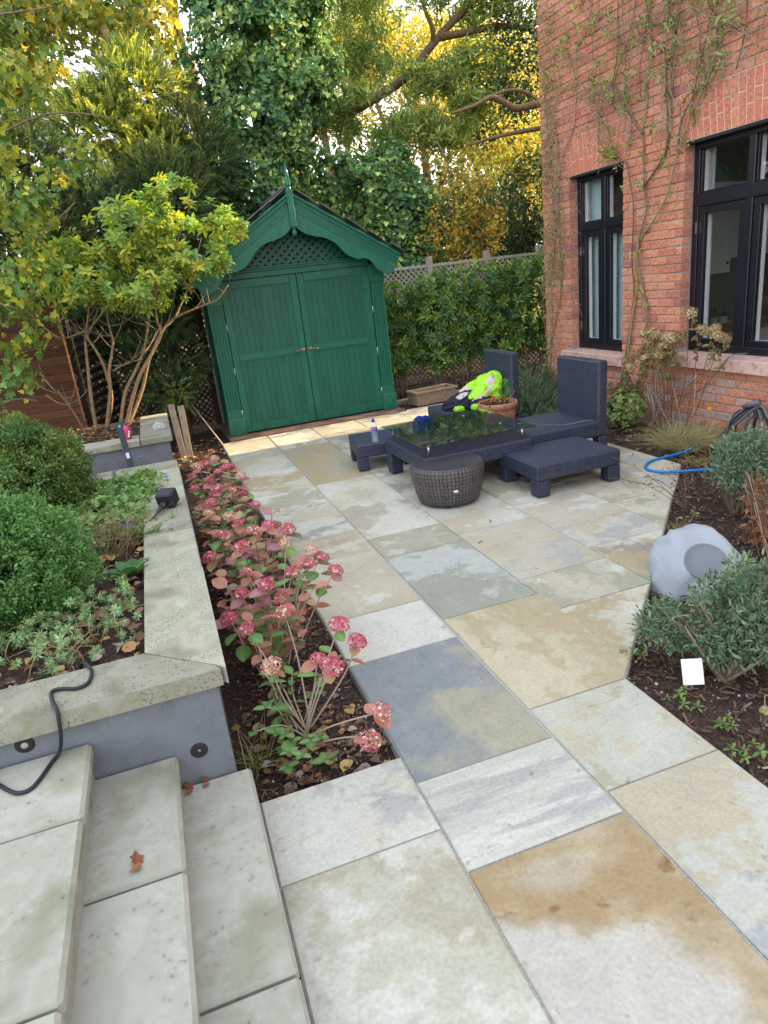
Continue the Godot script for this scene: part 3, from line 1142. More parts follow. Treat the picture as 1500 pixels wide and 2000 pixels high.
	span(st, Vector3(x1, 3.1, -7.749), Vector3(8.749, 3.3, 0.749))
	span(st, Vector3(x1, -0.1, -7.749), Vector3(8.749, 0.02, 0.749))
	part("storey_floor", st, M.room_wall, house)
	flat_arch(house, -7.44, -6.47, 13)
	flat_arch(house, -5.585, -3.62, 26)
	window(house, -7.44, -6.47, 0.69, 2.64, [-6.95], 2.035, 2.125)
	window(house, -5.585, -3.62, 0.77, 2.64, [-4.93, -4.275], 2.085, 2.2)
	for q in [[-7.56, -6.37, 0.56, 0.685], [-5.68, -3.52, 0.64, 0.765]]:
		st = nst()
		var poly := PackedVector2Array([Vector2(WX - 0.085, q[2]), Vector2(WX - 0.085, q[3] - 0.022), Vector2(WX - 0.077, q[3] - 0.014), Vector2(WX + 0.15, q[3]), Vector2(WX + 0.15, q[2])])
		prism(st, poly, q[1] - q[0], Transform3D(Basis(), Vector3(0, 0, q[0])))
		part("window_sill", st, M.sill_stone, house)
	rooms(house)


func rc_() -> float:
	return rng.randf()


func flat_arch(house: Node3D, z0: float, z1: float, n: int) -> void:
	var back := nst()
	prism(back, PackedVector2Array([Vector2(z0, 2.641), Vector2(z1, 2.641), Vector2(z1 + 0.088, 3.039), Vector2(z0 - 0.088, 3.039)]), 0.05, Transform3D(Basis(Vector3(0, 0, 1), Vector3(0, 1, 0), Vector3(1, 0, 0)), Vector3(WX - 0.002, 0, 0)))
	var arch := part("window_arch", back, M.white_joint, house)
	for i in n:
		for half in 2:
			var split := 0.63 if i % 2 == 0 else 0.37
			var v0 := 0.0 if half == 0 else split
			var v1 := split if half == 0 else 1.0
			var poly := PackedVector2Array()
			for q in [[i, v0], [i + 1, v0], [i + 1, v1], [i, v1]]:
				var u: float = float(q[0]) / n
				var zb := lerpf(z0, z1, u)
				var zt := lerpf(z0 - 0.085, z1 + 0.085, u)
				poly.append(Vector2(lerpf(zb, zt, q[1]), lerpf(2.641, 3.038, q[1])))
			var cut := Geometry2D.offset_polygon(poly, -0.0045, Geometry2D.JOIN_MITER)
			if cut.is_empty():
				continue
			var st := nst()
			prism(st, cut[0], 0.052, Transform3D(Basis(Vector3(0, 0, 1), Vector3(0, 1, 0), Vector3(1, 0, 0)), Vector3(WX - 0.005 + rr(-0.001, 0.001), 0, 0)))
			part("brick", st, M.rubbed_brick if rc_() < 0.7 else M.brick_1, arch)
	var lint := nst()
	span(lint, Vector3(WX + 0.004, 2.618, z0 + 0.002), Vector3(WX + 0.12, 2.6405, z1 - 0.002))
	part("lintel", lint, M.lead, house)


func window(house: Node3D, z0: float, z1: float, y0: float, y1: float, mull: Array, t0: float, t1: float) -> void:
	var xf := WX + 0.104
	var xb := xf + 0.07
	var st := nst()
	var y2 := y1 - 0.024
	span(st, Vector3(xf, y0 + 0.004, z0), Vector3(xb, y0 + 0.065, z1), 0.004)
	span(st, Vector3(xf, y2 - 0.045, z0), Vector3(xb, y2, z1), 0.004)
	span(st, Vector3(xf + 0.002, y0 + 0.05, z0), Vector3(xb, y2 - 0.03, z0 + 0.065), 0.004)
	span(st, Vector3(xf + 0.002, y0 + 0.05, z1 - 0.065), Vector3(xb, y2 - 0.03, z1), 0.004)
	var win := part("window", st, M.black_paint, house)
	st = nst()
	span(st, Vector3(xf - 0.006, t0, z0 + 0.06), Vector3(xb - 0.004, t1, z1 - 0.06), 0.008)
	part("transom", st, M.black_paint, win)
	var zl: Array = [z0 + 0.065]
	for m in mull:
		st = nst()
		span(st, Vector3(xf - 0.002, y0 + 0.06, m - 0.037), Vector3(xb - 0.002, y2 - 0.04, m + 0.037), 0.006)
		part("mullion", st, M.black_paint, win)
		zl.append(m - 0.037)
		zl.append(m + 0.037)
	zl.append(z1 - 0.065)
	for i in range(0, zl.size(), 2):
		for up in 2:
			var a: float = zl[i]
			var b: float = zl[i + 1]
			var lo := y0 + 0.066 if up == 0 else t1 + 0.001
			var hi := t0 - 0.001 if up == 0 else y2 - 0.046
			var r := 0.075 if up == 0 else 0.012
			var bot := 0.055 if up == 0 else 0.012
			st = nst()
			var fx := xf + (0.012 if up == 0 else 0.02)
			span(st, Vector3(fx, lo, a + 0.001), Vector3(xb - 0.012, lo + bot, b - 0.001), 0.004)
			span(st, Vector3(fx, hi - r * 0.9, a + 0.001), Vector3(xb - 0.012, hi, b - 0.001), 0.004)
			span(st, Vector3(fx + 0.002, lo + bot * 0.5, a + 0.002), Vector3(xb - 0.013, hi - r * 0.5, a + r), 0.004)
			span(st, Vector3(fx + 0.002, lo + bot * 0.5, b - r), Vector3(xb - 0.013, hi - r * 0.5, b - 0.002), 0.004)
			part("sash" if up == 0 else "top_light", st, M.black_paint, win)
			st = nst()
			span(st, Vector3(xb - 0.03, lo + bot * 0.8, a + r * 0.8), Vector3(xb - 0.024, hi - r * 0.7, b - r * 0.8))
			part("pane", st, M.glass, win)
			# white inner bead seen through the glass
			st = nst()
			span(st, Vector3(xb - 0.011, lo + bot * 0.5, a + r * 0.55), Vector3(xb + 0.03, hi - r * 0.5, a + r * 0.98))
			span(st, Vector3(xb - 0.011, lo + bot * 0.5, b - r * 0.98), Vector3(xb + 0.03, hi - r * 0.5, b - r * 0.55))
			span(st, Vector3(xb - 0.011, lo + bot * 0.3, a + r), Vector3(xb + 0.03, lo + bot * 0.97, b - r))
			part("inner_bead", st, M.white_paint, win)
	for y in [y0 + 0.22, y0 + 1.08]:
		st = nst()
		span(st, Vector3(xf - 0.012, y, z0 + 0.056), Vector3(xf + 0.006, y + 0.1, z0 + 0.07))
		part("hinge", st, M.steel, win)


func rooms(house: Node3D) -> void:
	var st := nst()
	var xi := WX + 0.301
	# white reveals inside the openings
	for h in HOLES:
		span(st, Vector3(WX + 0.2, h[2], h[0] - 0.02), Vector3(xi + 0.02, h[3], h[0] + 0.03))
		span(st, Vector3(WX + 0.2, h[2], h[1] - 0.03), Vector3(xi + 0.02, h[3], h[1] + 0.02))
		span(st, Vector3(WX + 0.18, h[2] - 0.03, h[0]), Vector3(xi + 0.06, h[2] + 0.015, h[1]))
	part("inner_reveal", st, M.white_paint, house)
	st = nst()
	span(st, Vector3(WX + 0.26, 0.74, -7.42), Vector3(WX + 0.262, 2.06, -6.49))
	span(st, Vector3(WX + 0.26, 2.061, -7.42), Vector3(WX + 0.262, 2.6, -7.2))
	part("blind", st, M.blind, house)
	st = nst()
	span(st, Vector3(xi, 0.02, -6.75), Vector3(8.74, 3.1, -6.65))
	part("partition", st, M.tile_brown, house)
	for q in [[5.4, 6.28, -6.32, 1.42], [6.285, 7.1, -6.45, 1.56]]:
		st = nst()
		span(st, Vector3(q[0], q[3], -6.649), Vector3(q[1], 2.35, q[2] - 0.02))
		var cup := part("wall_cabinet", st, M.cabinet, house)
		st = nst()
		for d in 2:
			var a: float = lerpf(q[0], q[1], d * 0.5) + 0.004
			var b: float = lerpf(q[0], q[1], (d + 1) * 0.5) - 0.004
			span(st, Vector3(a, q[3], q[2] - 0.02), Vector3(b, q[3] + 0.07, q[2]))
			span(st, Vector3(a, 2.28, q[2] - 0.02), Vector3(b, 2.35, q[2]))
			span(st, Vector3(a, q[3] + 0.07, q[2] - 0.02), Vector3(a + 0.07, 2.28, q[2]))
			span(st, Vector3(b - 0.07, q[3] + 0.07, q[2] - 0.02), Vector3(b, 2.28, q[2]))
			span(st, Vector3(a + 0.07, q[3] + 0.07, q[2] - 0.02), Vector3(b - 0.07, 2.28, q[2] - 0.012))
		part("door", st, M.cabinet, cup)
		st = nst()
		lathe(st, [Vector2(0.0, 0.03), Vector2(0.016, 0.026), Vector2(0.018, 0.018), Vector2(0.008, 0.01), Vector2(0.008, 0.0)], 12, Transform3D(Basis(Vector3.RIGHT, PI / 2), Vector3(q[1] - 0.06, q[3] + 0.1, q[2])))
		part("knob", st, M.bronze, cup)
	st = nst()
	span(st, Vector3(5.5, 0.80, -6.649), Vector3(8.0, 0.84, -6.02), 0.004)
	part("worktop", st, M.worktop, house)
	st = nst()
	span(st, Vector3(5.5, 0.02, -6.649), Vector3(8.0, 0.799, -6.06))
	part("base_cabinet", st, M.cabinet, house)
	for x in [6.12, 6.26]:
		st = nst()
		lathe(st, [Vector2(0, 0), Vector2(0.036, 0), Vector2(0.038, 0.11), Vector2(0.03, 0.135), Vector2(0.013, 0.15), Vector2(0.013, 0.18), Vector2(0.02, 0.185), Vector2(0.012, 0.22), Vector2(0, 0.222)], 16)
		var b := part("soap_bottle", st, M.bottle_dark, house, Transform3D(Basis(), Vector3(x, 0.84, -6.35)))
		st = nst()
		lathe(st, [Vector2(0.0385, 0.02), Vector2(0.0385, 0.1)], 16)
		part("label", st, M.label_teal, b)


# ---------------------------------------------------------------- the shed
func build_shed() -> void:
	var zf := -9.05
	var shed := thing("garden_shed", "dark green timber shed with double doors and scalloped gable boards under a steep roof", "shed")
	var st := nst()
	span(st, Vector3(0.72, -0.1, -10.5), Vector3(3.16, 0.012, -8.77))
	part("plinth", st, M.plinth, shed)
	# carcass
	st = nst()
	span(st, Vector3(0.80, 0.012, -10.45), Vector3(0.90, 1.98, -9.06))
	span(st, Vector3(2.99, 0.012, -10.45), Vector3(3.08, 1.98, -9.06))
	span(st, Vector3(0.901, 0.012, -10.45), Vector3(2.989, 1.98, -10.38))
	part("side_wall", st, M.green_paint_0, shed)
	st = nst()
	prism(st, PackedVector2Array([Vector2(0.78, 1.97), Vector2(3.1, 1.97), Vector2(1.94, 2.69)]), 0.02, Transform3D(Basis(), Vector3(0, 0, -9.14)))
	part("gable_backing", st, M.green_dark, shed)  # coloured darker than the paint, as shadow behind the lattice
	# fluted pilasters
	for q in [[0.762, 0.952], [2.935, 3.115]]:
		var px := nst()
		span(px, Vector3(q[0], 0.24, zf - 0.07), Vector3(q[1], 1.74, zf - 0.012))
		for k in 5:
			var a: float = lerpf(q[0], q[1], (k + 0.0) / 5.0 + 0.03)
			var b: float = lerpf(q[0], q[1], (k + 1.0) / 5.0 - 0.03)
			span(px, Vector3(a, 0.36, zf - 0.0121), Vector3(b, 1.68, zf), 0.005)
		span(px, Vector3(q[0], 0.241, zf - 0.012), Vector3(q[1], 0.36, zf))
		span(px, Vector3(q[0], 1.68, zf - 0.012), Vector3(q[1], 1.739, zf))
		var pil := part("pilaster", px, M.green_paint_2, shed)
		px = nst()
		span(px, Vector3(q[0] - 0.012, 0.012, zf - 0.07), Vector3(q[1] + 0.012, 0.24, zf + 0.02), 0.008)
		part("pilaster_base", px, M.green_paint_3, pil)
		px = nst()
		span(px, Vector3(q[0] - 0.012, 1.74, zf - 0.07), Vector3(q[1] + 0.012, 1.97, zf + 0.02), 0.008)
		part("pilaster_cap", px, M.green_paint_3, pil)
	# beam over the doors with its mouldings
	st = nst()
	span(st, Vector3(0.955, 1.962, zf - 0.06), Vector3(2.932, 2.03, zf - 0.004), 0.004)
	span(st, Vector3(0.93, 2.0301, zf - 0.06), Vector3(2.96, 2.058, zf + 0.016), 0.006)
	span(st, Vector3(0.955, 2.0581, zf - 0.06), Vector3(2.932, 2.085, zf - 0.008), 0.004)
	part("door_beam", st, M.green_paint_2, shed)
	shed_door(shed, 0.96, 1.937, zf, 1)
	shed_door(shed, 1.945, 2.925, zf, -1)
	# diagonal lattice in the gable: strips of two directions
	var tri := PackedVector2Array([Vector2(0.95, 2.085), Vector2(2.94, 2.085), Vector2(1.945, 2.70)])
	for dirn in 2:
		for k in 30:
			var t := -2.2 + k * 0.108
			var a: Vector2
			var b: Vector2
			if dirn == 0:
				a = Vector2(1.945 + t, 2.05)
				b = a + Vector2(0.9, 0.8)
			else:
				a = Vector2(1.945 + t + 1.5, 2.05)
				b = a + Vector2(-0.9, 0.8)
			var w := (b - a).normalized().orthogonal() * 0.0215
			for cut in Geometry2D.intersect_polygons(PackedVector2Array([a - w, b - w, b + w, a + w]), tri):
				st = nst()
				prism(st, cut, 0.011, Transform3D(Basis(), Vector3(0, 0, zf - 0.045 + (0.0115 if dirn == 0 else 0.0))))
				part("lattice_strip", st, M["green_paint_%d" % (k % 2)], shed)
	# scalloped bargeboards
	for s in [-1.0, 1.0]:
		var low := []
		low.append_array(bow(Vector2(0.035, 2.475), Vector2(0.26, 2.358), 0.022, 6))
		low.append(Vector2(0.265, 2.343))
		low.append_array(bow(Vector2(0.30, 2.35), Vector2(0.56, 2.19), -0.028, 6))
		low.append_array(bow(Vector2(0.56, 2.19), Vector2(0.765, 2.045), 0.022, 5))
		low.append(Vector2(0.775, 2.035))
		low.append_array(bow(Vector2(0.80, 2.045), Vector2(0.97, 1.965), -0.03, 5))
		low.append_array(bow(Vector2(0.97, 1.965), Vector2(1.10, 1.845), 0.02, 4))
		low.append_array(bow(Vector2(1.10, 1.845), Vector2(1.265, 1.90), 0.05, 5))
		var poly := PackedVector2Array()
		poly.append(Vector2(0.0, 2.86))
		poly.append(Vector2(0.0, 2.475))
		for v in low:
			poly.append(v)
		poly.append(Vector2(1.345, 2.04))
		var flip := PackedVector2Array()
		for v in poly:
			flip.append(Vector2(1.935 + v.x * s, v.y))
		st = nst()
		prism(st, flip, 0.028, Transform3D(Basis(), Vector3(0, 0, -8.778)))
		var barge := part("bargeboard", st, M.green_paint_3, shed)
		var dir := Vector3(1.345 * s, -0.82, 0).normalized()
		var bas := Basis(dir, Vector3(0, 0, 1).cross(dir) * s, Vector3(0, 0, 1) * s)
		var ln := Vector2(1.345, 0.82).length()
		var nn: Vector3 = Vector3(0, 0, 1).cross(dir) * s
		for q in [[0.0, 0.03, 0.055, M.green_paint_2], [-0.048, 0.02, 0.042, M.green_paint_3], [-0.1, 0.075, 0.03, M.green_paint_1], [-0.155, 0.012, 0.034, M.green_paint_3]]:
			st = nst()
			box(st, Vector3(1.935, 2.86, -8.778 + q[2] * 0.5) + dir * (ln * 0.5 + 0.0) + nn * (q[0] as float), Vector3(ln, q[1], q[2]), 0.006, bas)
			part("moulding", st, q[3], barge)
		# roof slope of slates
		st = nst()
		var rl := ln + 0.03
		box(st, Vector3(1.935, 2.868, -9.66) + dir * (rl * 0.5) + nn * 0.035, Vector3(rl, 0.02, 1.75), 0.0, bas)
		part("roof_boards", st, M.green_dark, shed)
		st = nst()
		for r in 9:
			for c in 11:
				var pos: Vector3 = Vector3(1.935, 2.868, -8.79 - 0.162 * c - (0.08 if r % 2 else 0.0)) + dir * (rl - 0.09 - r * 0.17) + nn * (0.056 + rr(0, 0.004))
				if dir.x * s < 0:
					continue
				box(st, pos, Vector3(0.21, 0.009, 0.158), 0.002, bas * Basis(Vector3(0, 0, 1), -0.05 * 1.0))
		stuff(part("slates", st, M.slate, shed))
	st = nst()
	box(st, Vector3(1.935, 2.935, -9.68), Vector3(0.1, 0.05, 1.74), 0.015)
	part("ridge", st, M.slate, shed)
	# finial: post, drop and spire
	st = nst()
	box(st, Vector3(1.935, 2.69, -8.745), Vector3(0.078, 0.42, 0.075), 0.01)
	var post := part("finial_post", st, M.green_paint_3, shed)
	st = nst()
	lathe(st, [Vector2(0, -0.055), Vector2(0.022, -0.048), Vector2(0.031, -0.025), Vector2(0.03, 0.0), Vector2(0.018, 0.022), Vector2(0.014, 0.03), Vector2(0.03, 0.036), Vector2(0.03, 0.048), Vector2(0, 0.05)], 16, Transform3D(Basis(), Vector3(1.935, 2.43, -8.745)))
	part("finial_drop", st, M.green_paint_3, post)
	st = nst()
	lathe(st, [Vector2(0.034, 2.9), Vector2(0.036, 2.915), Vector2(0.026, 2.925), Vector2(0.035, 2.935), Vector2(0.036, 2.955), Vector2(0.02, 3.09), Vector2(0.004, 3.2), Vector2(0, 3.202)], 12, Transform3D(Basis(), Vector3(1.935, 0, -8.745)))
	var sp := part("finial_spire", st, M.green_paint_2, post)
	sp.material_override = M.green_paint_2.duplicate()
	sp.material_override.roughness = 0.18


func bow(a: Vector2, b: Vector2, h: float, n: int) -> Array:
	var out := []
	var nrm := (b - a).normalized().orthogonal()
	for i in n + 1:
		var t := float(i) / n
		out.append(a.lerp(b, t) + nrm * h * 4.0 * t * (1.0 - t))
	return out


func shed_door(shed: Node3D, x0: float, x1: float, zf: float, side: int) -> void:
	var z0 := zf - 0.05
	var z1 := zf - 0.012
	var st := nst()
	var rails := [[0.03, 0.125], [0.965, 1.045], [1.86, 1.955]]
	for r in rails:
		span(st, Vector3(x0 + 0.087, r[0], z0), Vector3(x1 - 0.087, r[1], z1), 0.004)
	for q in [[x0, x0 + 0.086], [x1 - 0.086, x1]]:
		span(st, Vector3(q[0], 0.03, z0), Vector3(q[1], 1.955, z1), 0.004)
	var door := part("door", st, M.green_paint_2, shed)
	# tongue-and-groove boards of the two panels
	var n := 10
	var w := (x1 - x0 - 0.17) / n
	for k in n:
		for half in 2:
			st = nst()
			var a := x0 + 0.085 + k * w
			span(st, Vector3(a + 0.0002, 0.124 if half == 0 else 1.044, z0 + 0.004), Vector3(a + w - 0.0002, 0.966 if half == 0 else 1.861, z1 - 0.016 - rr(0, 0.0008)), 0.0022)
			part("board", st, M["green_paint_%d" % [0, 1, 1, 0][(k * 7 + half * 3) % 4]], door)
	st = nst()
	for half in 2:
		var lo := 0.125 if half == 0 else 1.045
		var hi := 0.965 if half == 0 else 1.86
		for y in [lo, hi - 0.012]:
			span(st, Vector3(x0 + 0.086, y, z1 - 0.016), Vector3(x1 - 0.086, y + 0.012, z1 - 0.004), 0.003)
		for x in [x0 + 0.086, x1 - 0.098]:
			span(st, Vector3(x, lo + 0.012, z1 - 0.016), Vector3(x + 0.012, hi - 0.012, z1 - 0.0045), 0.003)
	part("panel_moulding", st, M.green_paint_3, door)
	# lever handle on a round rose
	var hx := x1 - 0.045 if side > 0 else x0 + 0.045
	st = nst()
	var turned := Transform3D(Basis(Vector3.RIGHT, PI / 2), Vector3(hx, 1.0, z1))
	lathe(st, [Vector2(0.0, 0.016), Vector2(0.02, 0.016), Vector2(0.029, 0.01), Vector2(0.031, 0.0)], 16, turned)
	lathe(st, [Vector2(0.0, 0.06), Vector2(0.014, 0.058), Vector2(0.016, 0.05), Vector2(0.01, 0.04), Vector2(0.01, 0.012)], 12, turned)
	tube(st, [Vector3(hx, 1.0, z1 + 0.052), Vector3(hx - side * 0.05, 1.002, z1 + 0.054), Vector3(hx - side * 0.105, 0.994, z1 + 0.05)], [0.011, 0.0095, 0.011], 8)
	part("handle", st, M.bronze, door)
	var gx := x0 - 0.004 if side > 0 else x1 + 0.004
	for y in [0.25, 0.8, 1.35]:
		st = nst()
		tube(st, [Vector3(gx, y, z1), Vector3(gx, y + 0.09, z1)], [0.006], 8)
		part("hinge", st, M.steel, door)


# ---------------------------------------------------------------- fences
func trellis(parent: Node3D, a: Vector3, b: Vector3, y0: float, y1: float, m: Material, step := 0.1, w := 0.026) -> void:
	var d := b - a
	var ln := Vector2(d.x, d.z).length()
	var u := Vector3(d.x, 0, d.z) / ln
	var nrm := Vector3(-u.z, 0, u.x)
	var area := PackedVector2Array([Vector2(0, y0), Vector2(ln, y0), Vector2(ln, y1), Vector2(0, y1)])
	var st := nst()
	for dirn in 2:
		var t := -(y1 - y0)
		while t < ln:
			var p := Vector2(t, y0) if dirn == 0 else Vector2(t, y1)
			var q := p + Vector2(y1 - y0, (y1 - y0) * (1 if dirn == 0 else -1))
			var o := (q - p).normalized().orthogonal() * w * 0.5
			for cut in Geometry2D.intersect_polygons(PackedVector2Array([p - o, q - o, q + o, p + o]), area):
				prism(st, cut, 0.008, Transform3D(Basis(u, Vector3.UP, nrm), a * Vector3(1, 0, 1) + nrm * (0.009 * dirn)))
			t += step * 1.414
	stuff(part("lattice", st, m, parent))


func build_fences() -> void:
	var z := -10.6
	var f := thing("trellis_fence", "weathered diagonal trellis fence with square posts behind the laurel hedge", "fence")
	var xs := [3.4, 4.45, 5.47, 6.45, 7.5]
	for i in xs.size():
		var st := nst()
		box(st, Vector3(xs[i], 0.95, z), Vector3(0.085, 2.12, 0.085), 0.006)
		part("post", st, M.trellis, f)
		if i + 1 < xs.size():
			st = nst()
			box(st, Vector3((xs[i] + xs[i + 1]) * 0.5, 1.875, z), Vector3(xs[i + 1] - xs[i] - 0.09, 0.045, 0.05), 0.004)
			part("rail", st, M.trellis, f)
			trellis(f, Vector3(xs[i] + 0.045, 0, z), Vector3(xs[i + 1] - 0.045, 0, z), 0.05, 1.85, M.trellis, 0.062, 0.024)
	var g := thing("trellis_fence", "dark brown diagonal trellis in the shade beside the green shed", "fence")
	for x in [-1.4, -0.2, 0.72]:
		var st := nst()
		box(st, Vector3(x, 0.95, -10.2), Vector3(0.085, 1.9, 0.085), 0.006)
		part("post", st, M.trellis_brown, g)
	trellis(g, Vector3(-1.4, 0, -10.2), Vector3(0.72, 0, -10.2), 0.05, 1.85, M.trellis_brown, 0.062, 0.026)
	# cedar board fence on the boundary to the west
	var c := thing("board_fence", "red-brown fence of wide horizontal cedar boards beyond the clipped box balls", "fence")
	var y := 0.0
	var k := 0
	while y < 1.95:
		var st := nst()
		var hgt := rr(0.092, 0.102)
		box(st, Vector3(-2.45, y + hgt * 0.5, -8.45 + rr(-0.003, 0.003)), Vector3(3.1, hgt - 0.006, 0.022), 0.003)
		part("board", st, M["cedar_%d" % [0, 1, 4, 3, 2, 0, 1, 2, 4, 0, 3][k % 11]], c)
		y += hgt
		k += 1
	var back := nst()
	for x in [-0.93, -2.2, -3.5]:
		box(back, Vector3(x, 0.98, -8.5), Vector3(0.07, 1.96, 0.07), 0.004)
	part("post", back, M.cedar_3, c)
	var d := thing("slat_screen", "dark slatted screen running back from the end of the cedar fence", "screen")
	for i in 17:
		var st := nst()
		var a := Vector3(-0.86, 0.1 + i * 0.1, -8.62)
		var b := Vector3(-0.55, 0.1 + i * 0.1, -9.9)
		box(st, (a + b) * 0.5, Vector3((b - a).length(), 0.07, 0.02), 0.003, Basis((b - a).normalized(), Vector3.UP, (b - a).normalized().cross(Vector3.UP)) * Basis(Vector3.RIGHT, 0.5))
		part("slat", st, M.dark_slat, d)
	for q in [Vector3(-0.86, 0.92, -8.66), Vector3(-0.55, 0.92, -9.9)]:
		var st := nst()
		box(st, q, Vector3(0.06, 1.9, 0.06), 0.004)
		part("post", st, M.dark_slat, d)


# ---------------------------------------------------------------- rattan furniture
func rattan_table(label: String, at: Vector3, size: Vector3, apron: float, leg_w: float, turn := 0.0) -> Node3D:
	var t := thing("rattan_table", label, "table", at, "", turn)
	var st := nst()
	box(st, Vector3(0, size.y - apron * 0.5, 0), Vector3(size.x, apron, size.z), 0.012)
	part("tabletop", st, M.rattan, t)
	for sx in [-1, 1]:
		for sz in [-1, 1]:
			st = nst()
			box(st, Vector3(sx * (size.x - leg_w) * 0.5 - sx * 0.0015, (size.y - apron) * 0.5 + 0.004, sz * (size.z - leg_w) * 0.5 - sz * 0.0015), Vector3(leg_w, size.y - apron - 0.006, leg_w), 0.008)
			part("leg", st, M.rattan, t)
			var foot := nst()
			box(foot, Vector3(sx * (size.x - leg_w) * 0.5, 0.0045, sz * (size.z - leg_w) * 0.5), Vector3(leg_w * 0.6, 0.008, leg_w * 0.6))
			part("foot", foot, M.black_rubber, t)
	return t


func rattan_chair(label: String, at: Vector3, size: Vector3) -> void:
	var c := thing("rattan_chair", label, "chair", at, "low rattan chairs of the garden set")
	var st := nst()
	box(st, Vector3(-0.05, 0.275, 0), Vector3(size.x - 0.1, 0.14, size.z), 0.012)
	part("seat", st, M.rattan, c)
	st = nst()
	box(st, Vector3(size.x * 0.5 - 0.052, 0.545, 0), Vector3(0.1, 0.68, size.z - 0.002), 0.016, Basis(Vector3(0, 0, 1), -0.02))
	part("backrest", st, M.rattan, c)
	for sx in [-1, 1]:
		for sz in [-1, 1]:
			st = nst()
			box(st, Vector3(sx * (size.x - 0.1) * 0.5, 0.102, sz * (size.z - 0.105) * 0.5), Vector3(0.1, 0.2, 0.1), 0.008)
			part("leg", st, M.rattan, c)


func build_furniture() -> void:
	var low := rattan_table("wide low navy rattan table carrying the sheet of glass", Vector3(2.43, 0, -5.52), Vector3(1.02, 0.345, 1.0), 0.13, 0.115)
	var st: SurfaceTool
	for sx in [-1, 1]:
		for sz in [-1, 1]:
			st = nst()
			lathe(st, [Vector2(0.0, 0.345), Vector2(0.011, 0.345), Vector2(0.011, 0.447), Vector2(0.0, 0.447)], 12, Transform3D(Basis(), Vector3(sx * 0.44, 0, sz * 0.44)))
			part("standoff", st, M.steel, low)
	st = nst()
	box(st, Vector3(0.0, 0.454, 0.005), Vector3(1.06, 0.012, 1.03), 0.002)
	part("glass_top", st, M.table_glass, low)
	rattan_table("small low navy rattan table under the water bottle", Vector3(2.005, 0, -6.46), Vector3(0.57, 0.27, 0.57), 0.13, 0.112, -0.14)
	rattan_table("square low navy rattan table standing alone in front of the chair", Vector3(3.03, 0, -4.785), Vector3(0.78, 0.27, 0.64), 0.13, 0.115)
	rattan_chair("low navy rattan chair with tall bare back beside the brick house", Vector3(3.365, 0, -5.46), Vector3(0.83, 0.88, 0.68))
	rattan_chair("low navy rattan chair with the yellow jacket thrown over it", Vector3(3.25, 0, -6.82), Vector3(0.84, 0.88, 0.65))
	var o := thing("ottoman", "round brown-grey woven rattan ottoman with a small oval badge", "ottoman", Vector3(2.065, 0, -4.9))
	st = nst()
	lathe(st, [Vector2(0.236, 0.02), Vector2(0.25, 0.024), Vector2(0.268, 0.08), Vector2(0.284, 0.15), Vector2(0.297, 0.22), Vector2(0.304, 0.28), Vector2(0.303, 0.305), Vector2(0.296, 0.325), Vector2(0.284, 0.334)], 48, Transform3D(), true, true)
	part("body", st, M.rattan_brown, o)
	st = nst()
	lathe(st, [Vector2(0.284, 0.334), Vector2(0.275, 0.335), Vector2(0.26, 0.331), Vector2(0.0, 0.328)], 48)
	lathe(st, [Vector2(0.0, 0.021), Vector2(0.236, 0.02)], 32)
	part("top", st, M.rattan_top, o)
	for k in 3:
		st = nst()
		lathe(st, [Vector2(0.0, 0.0), Vector2(0.02, 0.0), Vector2(0.022, 0.021)], 10, Transform3D(Basis(), Vector3(0.2 * cos(k * TAU / 3 + 2.0), 0.001, 0.2 * sin(k * TAU / 3 + 2.0))))
		part("foot", st, M.black_rubber, o)
	st = nst()
	var bd := Vector3(-0.06, 0, 0.3).normalized()
	lathe(st, [Vector2(0.0, 0.004), Vector2(0.016, 0.003), Vector2(0.019, 0.0)], 18, Transform3D(Basis(bd.cross(Vector3.UP) * 1.25, bd, Vector3.UP * 0.7), bd * 0.291 + Vector3(0, 0.155, 0)))
	part("badge", st, M.steel, o)


# crumpled cloth over an ellipsoid: pleats and dents in the surface itself
func crumple(c: Vector3, r: Vector3, b: Basis, amp: float, seed_: int, band := []) -> SurfaceTool:
	var st := nst()
	st.set_smooth_group(0)
	var nz := FastNoiseLite.new()
	nz.seed = seed_
	nz.fractal_type = FastNoiseLite.FRACTAL_RIDGED
	nz.frequency = 3.4
	nz.fractal_octaves = 3
	var nu := 40
	var nv := 24
	var q := func(i: int, j: int) -> Vector3:
		var t := TAU * (i % nu) / nu
		var p := PI * j / nv
		var d := Vector3(sin(p) * cos(t), cos(p), sin(p) * sin(t))
		var k := 1.0 + amp * nz.get_noise_3dv(d * 0.75) + amp * 0.4 * nz.get_noise_3dv(d * 1.9)
		return c + b * (d * r * k)
	for i in nu:
		for j in nv:
			var pts := [q.call(i, j), q.call(i + 1, j), q.call(i + 1, j + 1), q.call(i, j + 1)]
			if j == 0:
				pts = [pts[0], pts[2], pts[3]]
			elif j == nv - 1:
				pts = [pts[0], pts[1], pts[2]]
			var col := Color(0.33, 0.70, 0.03)
			for bn in band:
				var tt := float(i) / nu
				var pp := float(j) / nv
				var v: float = tt if bn[0] == 0 else pp
				if v > bn[1] and v < bn[2]:
					col = Color(0.55, 0.47, 0.42)
			st.set_color(col)
			var m: Vector3 = (pts[0] + pts[1] + pts[2]) / 3.0
			face(st, pts, m - c)
	st.set_color(Color.WHITE)
	return st


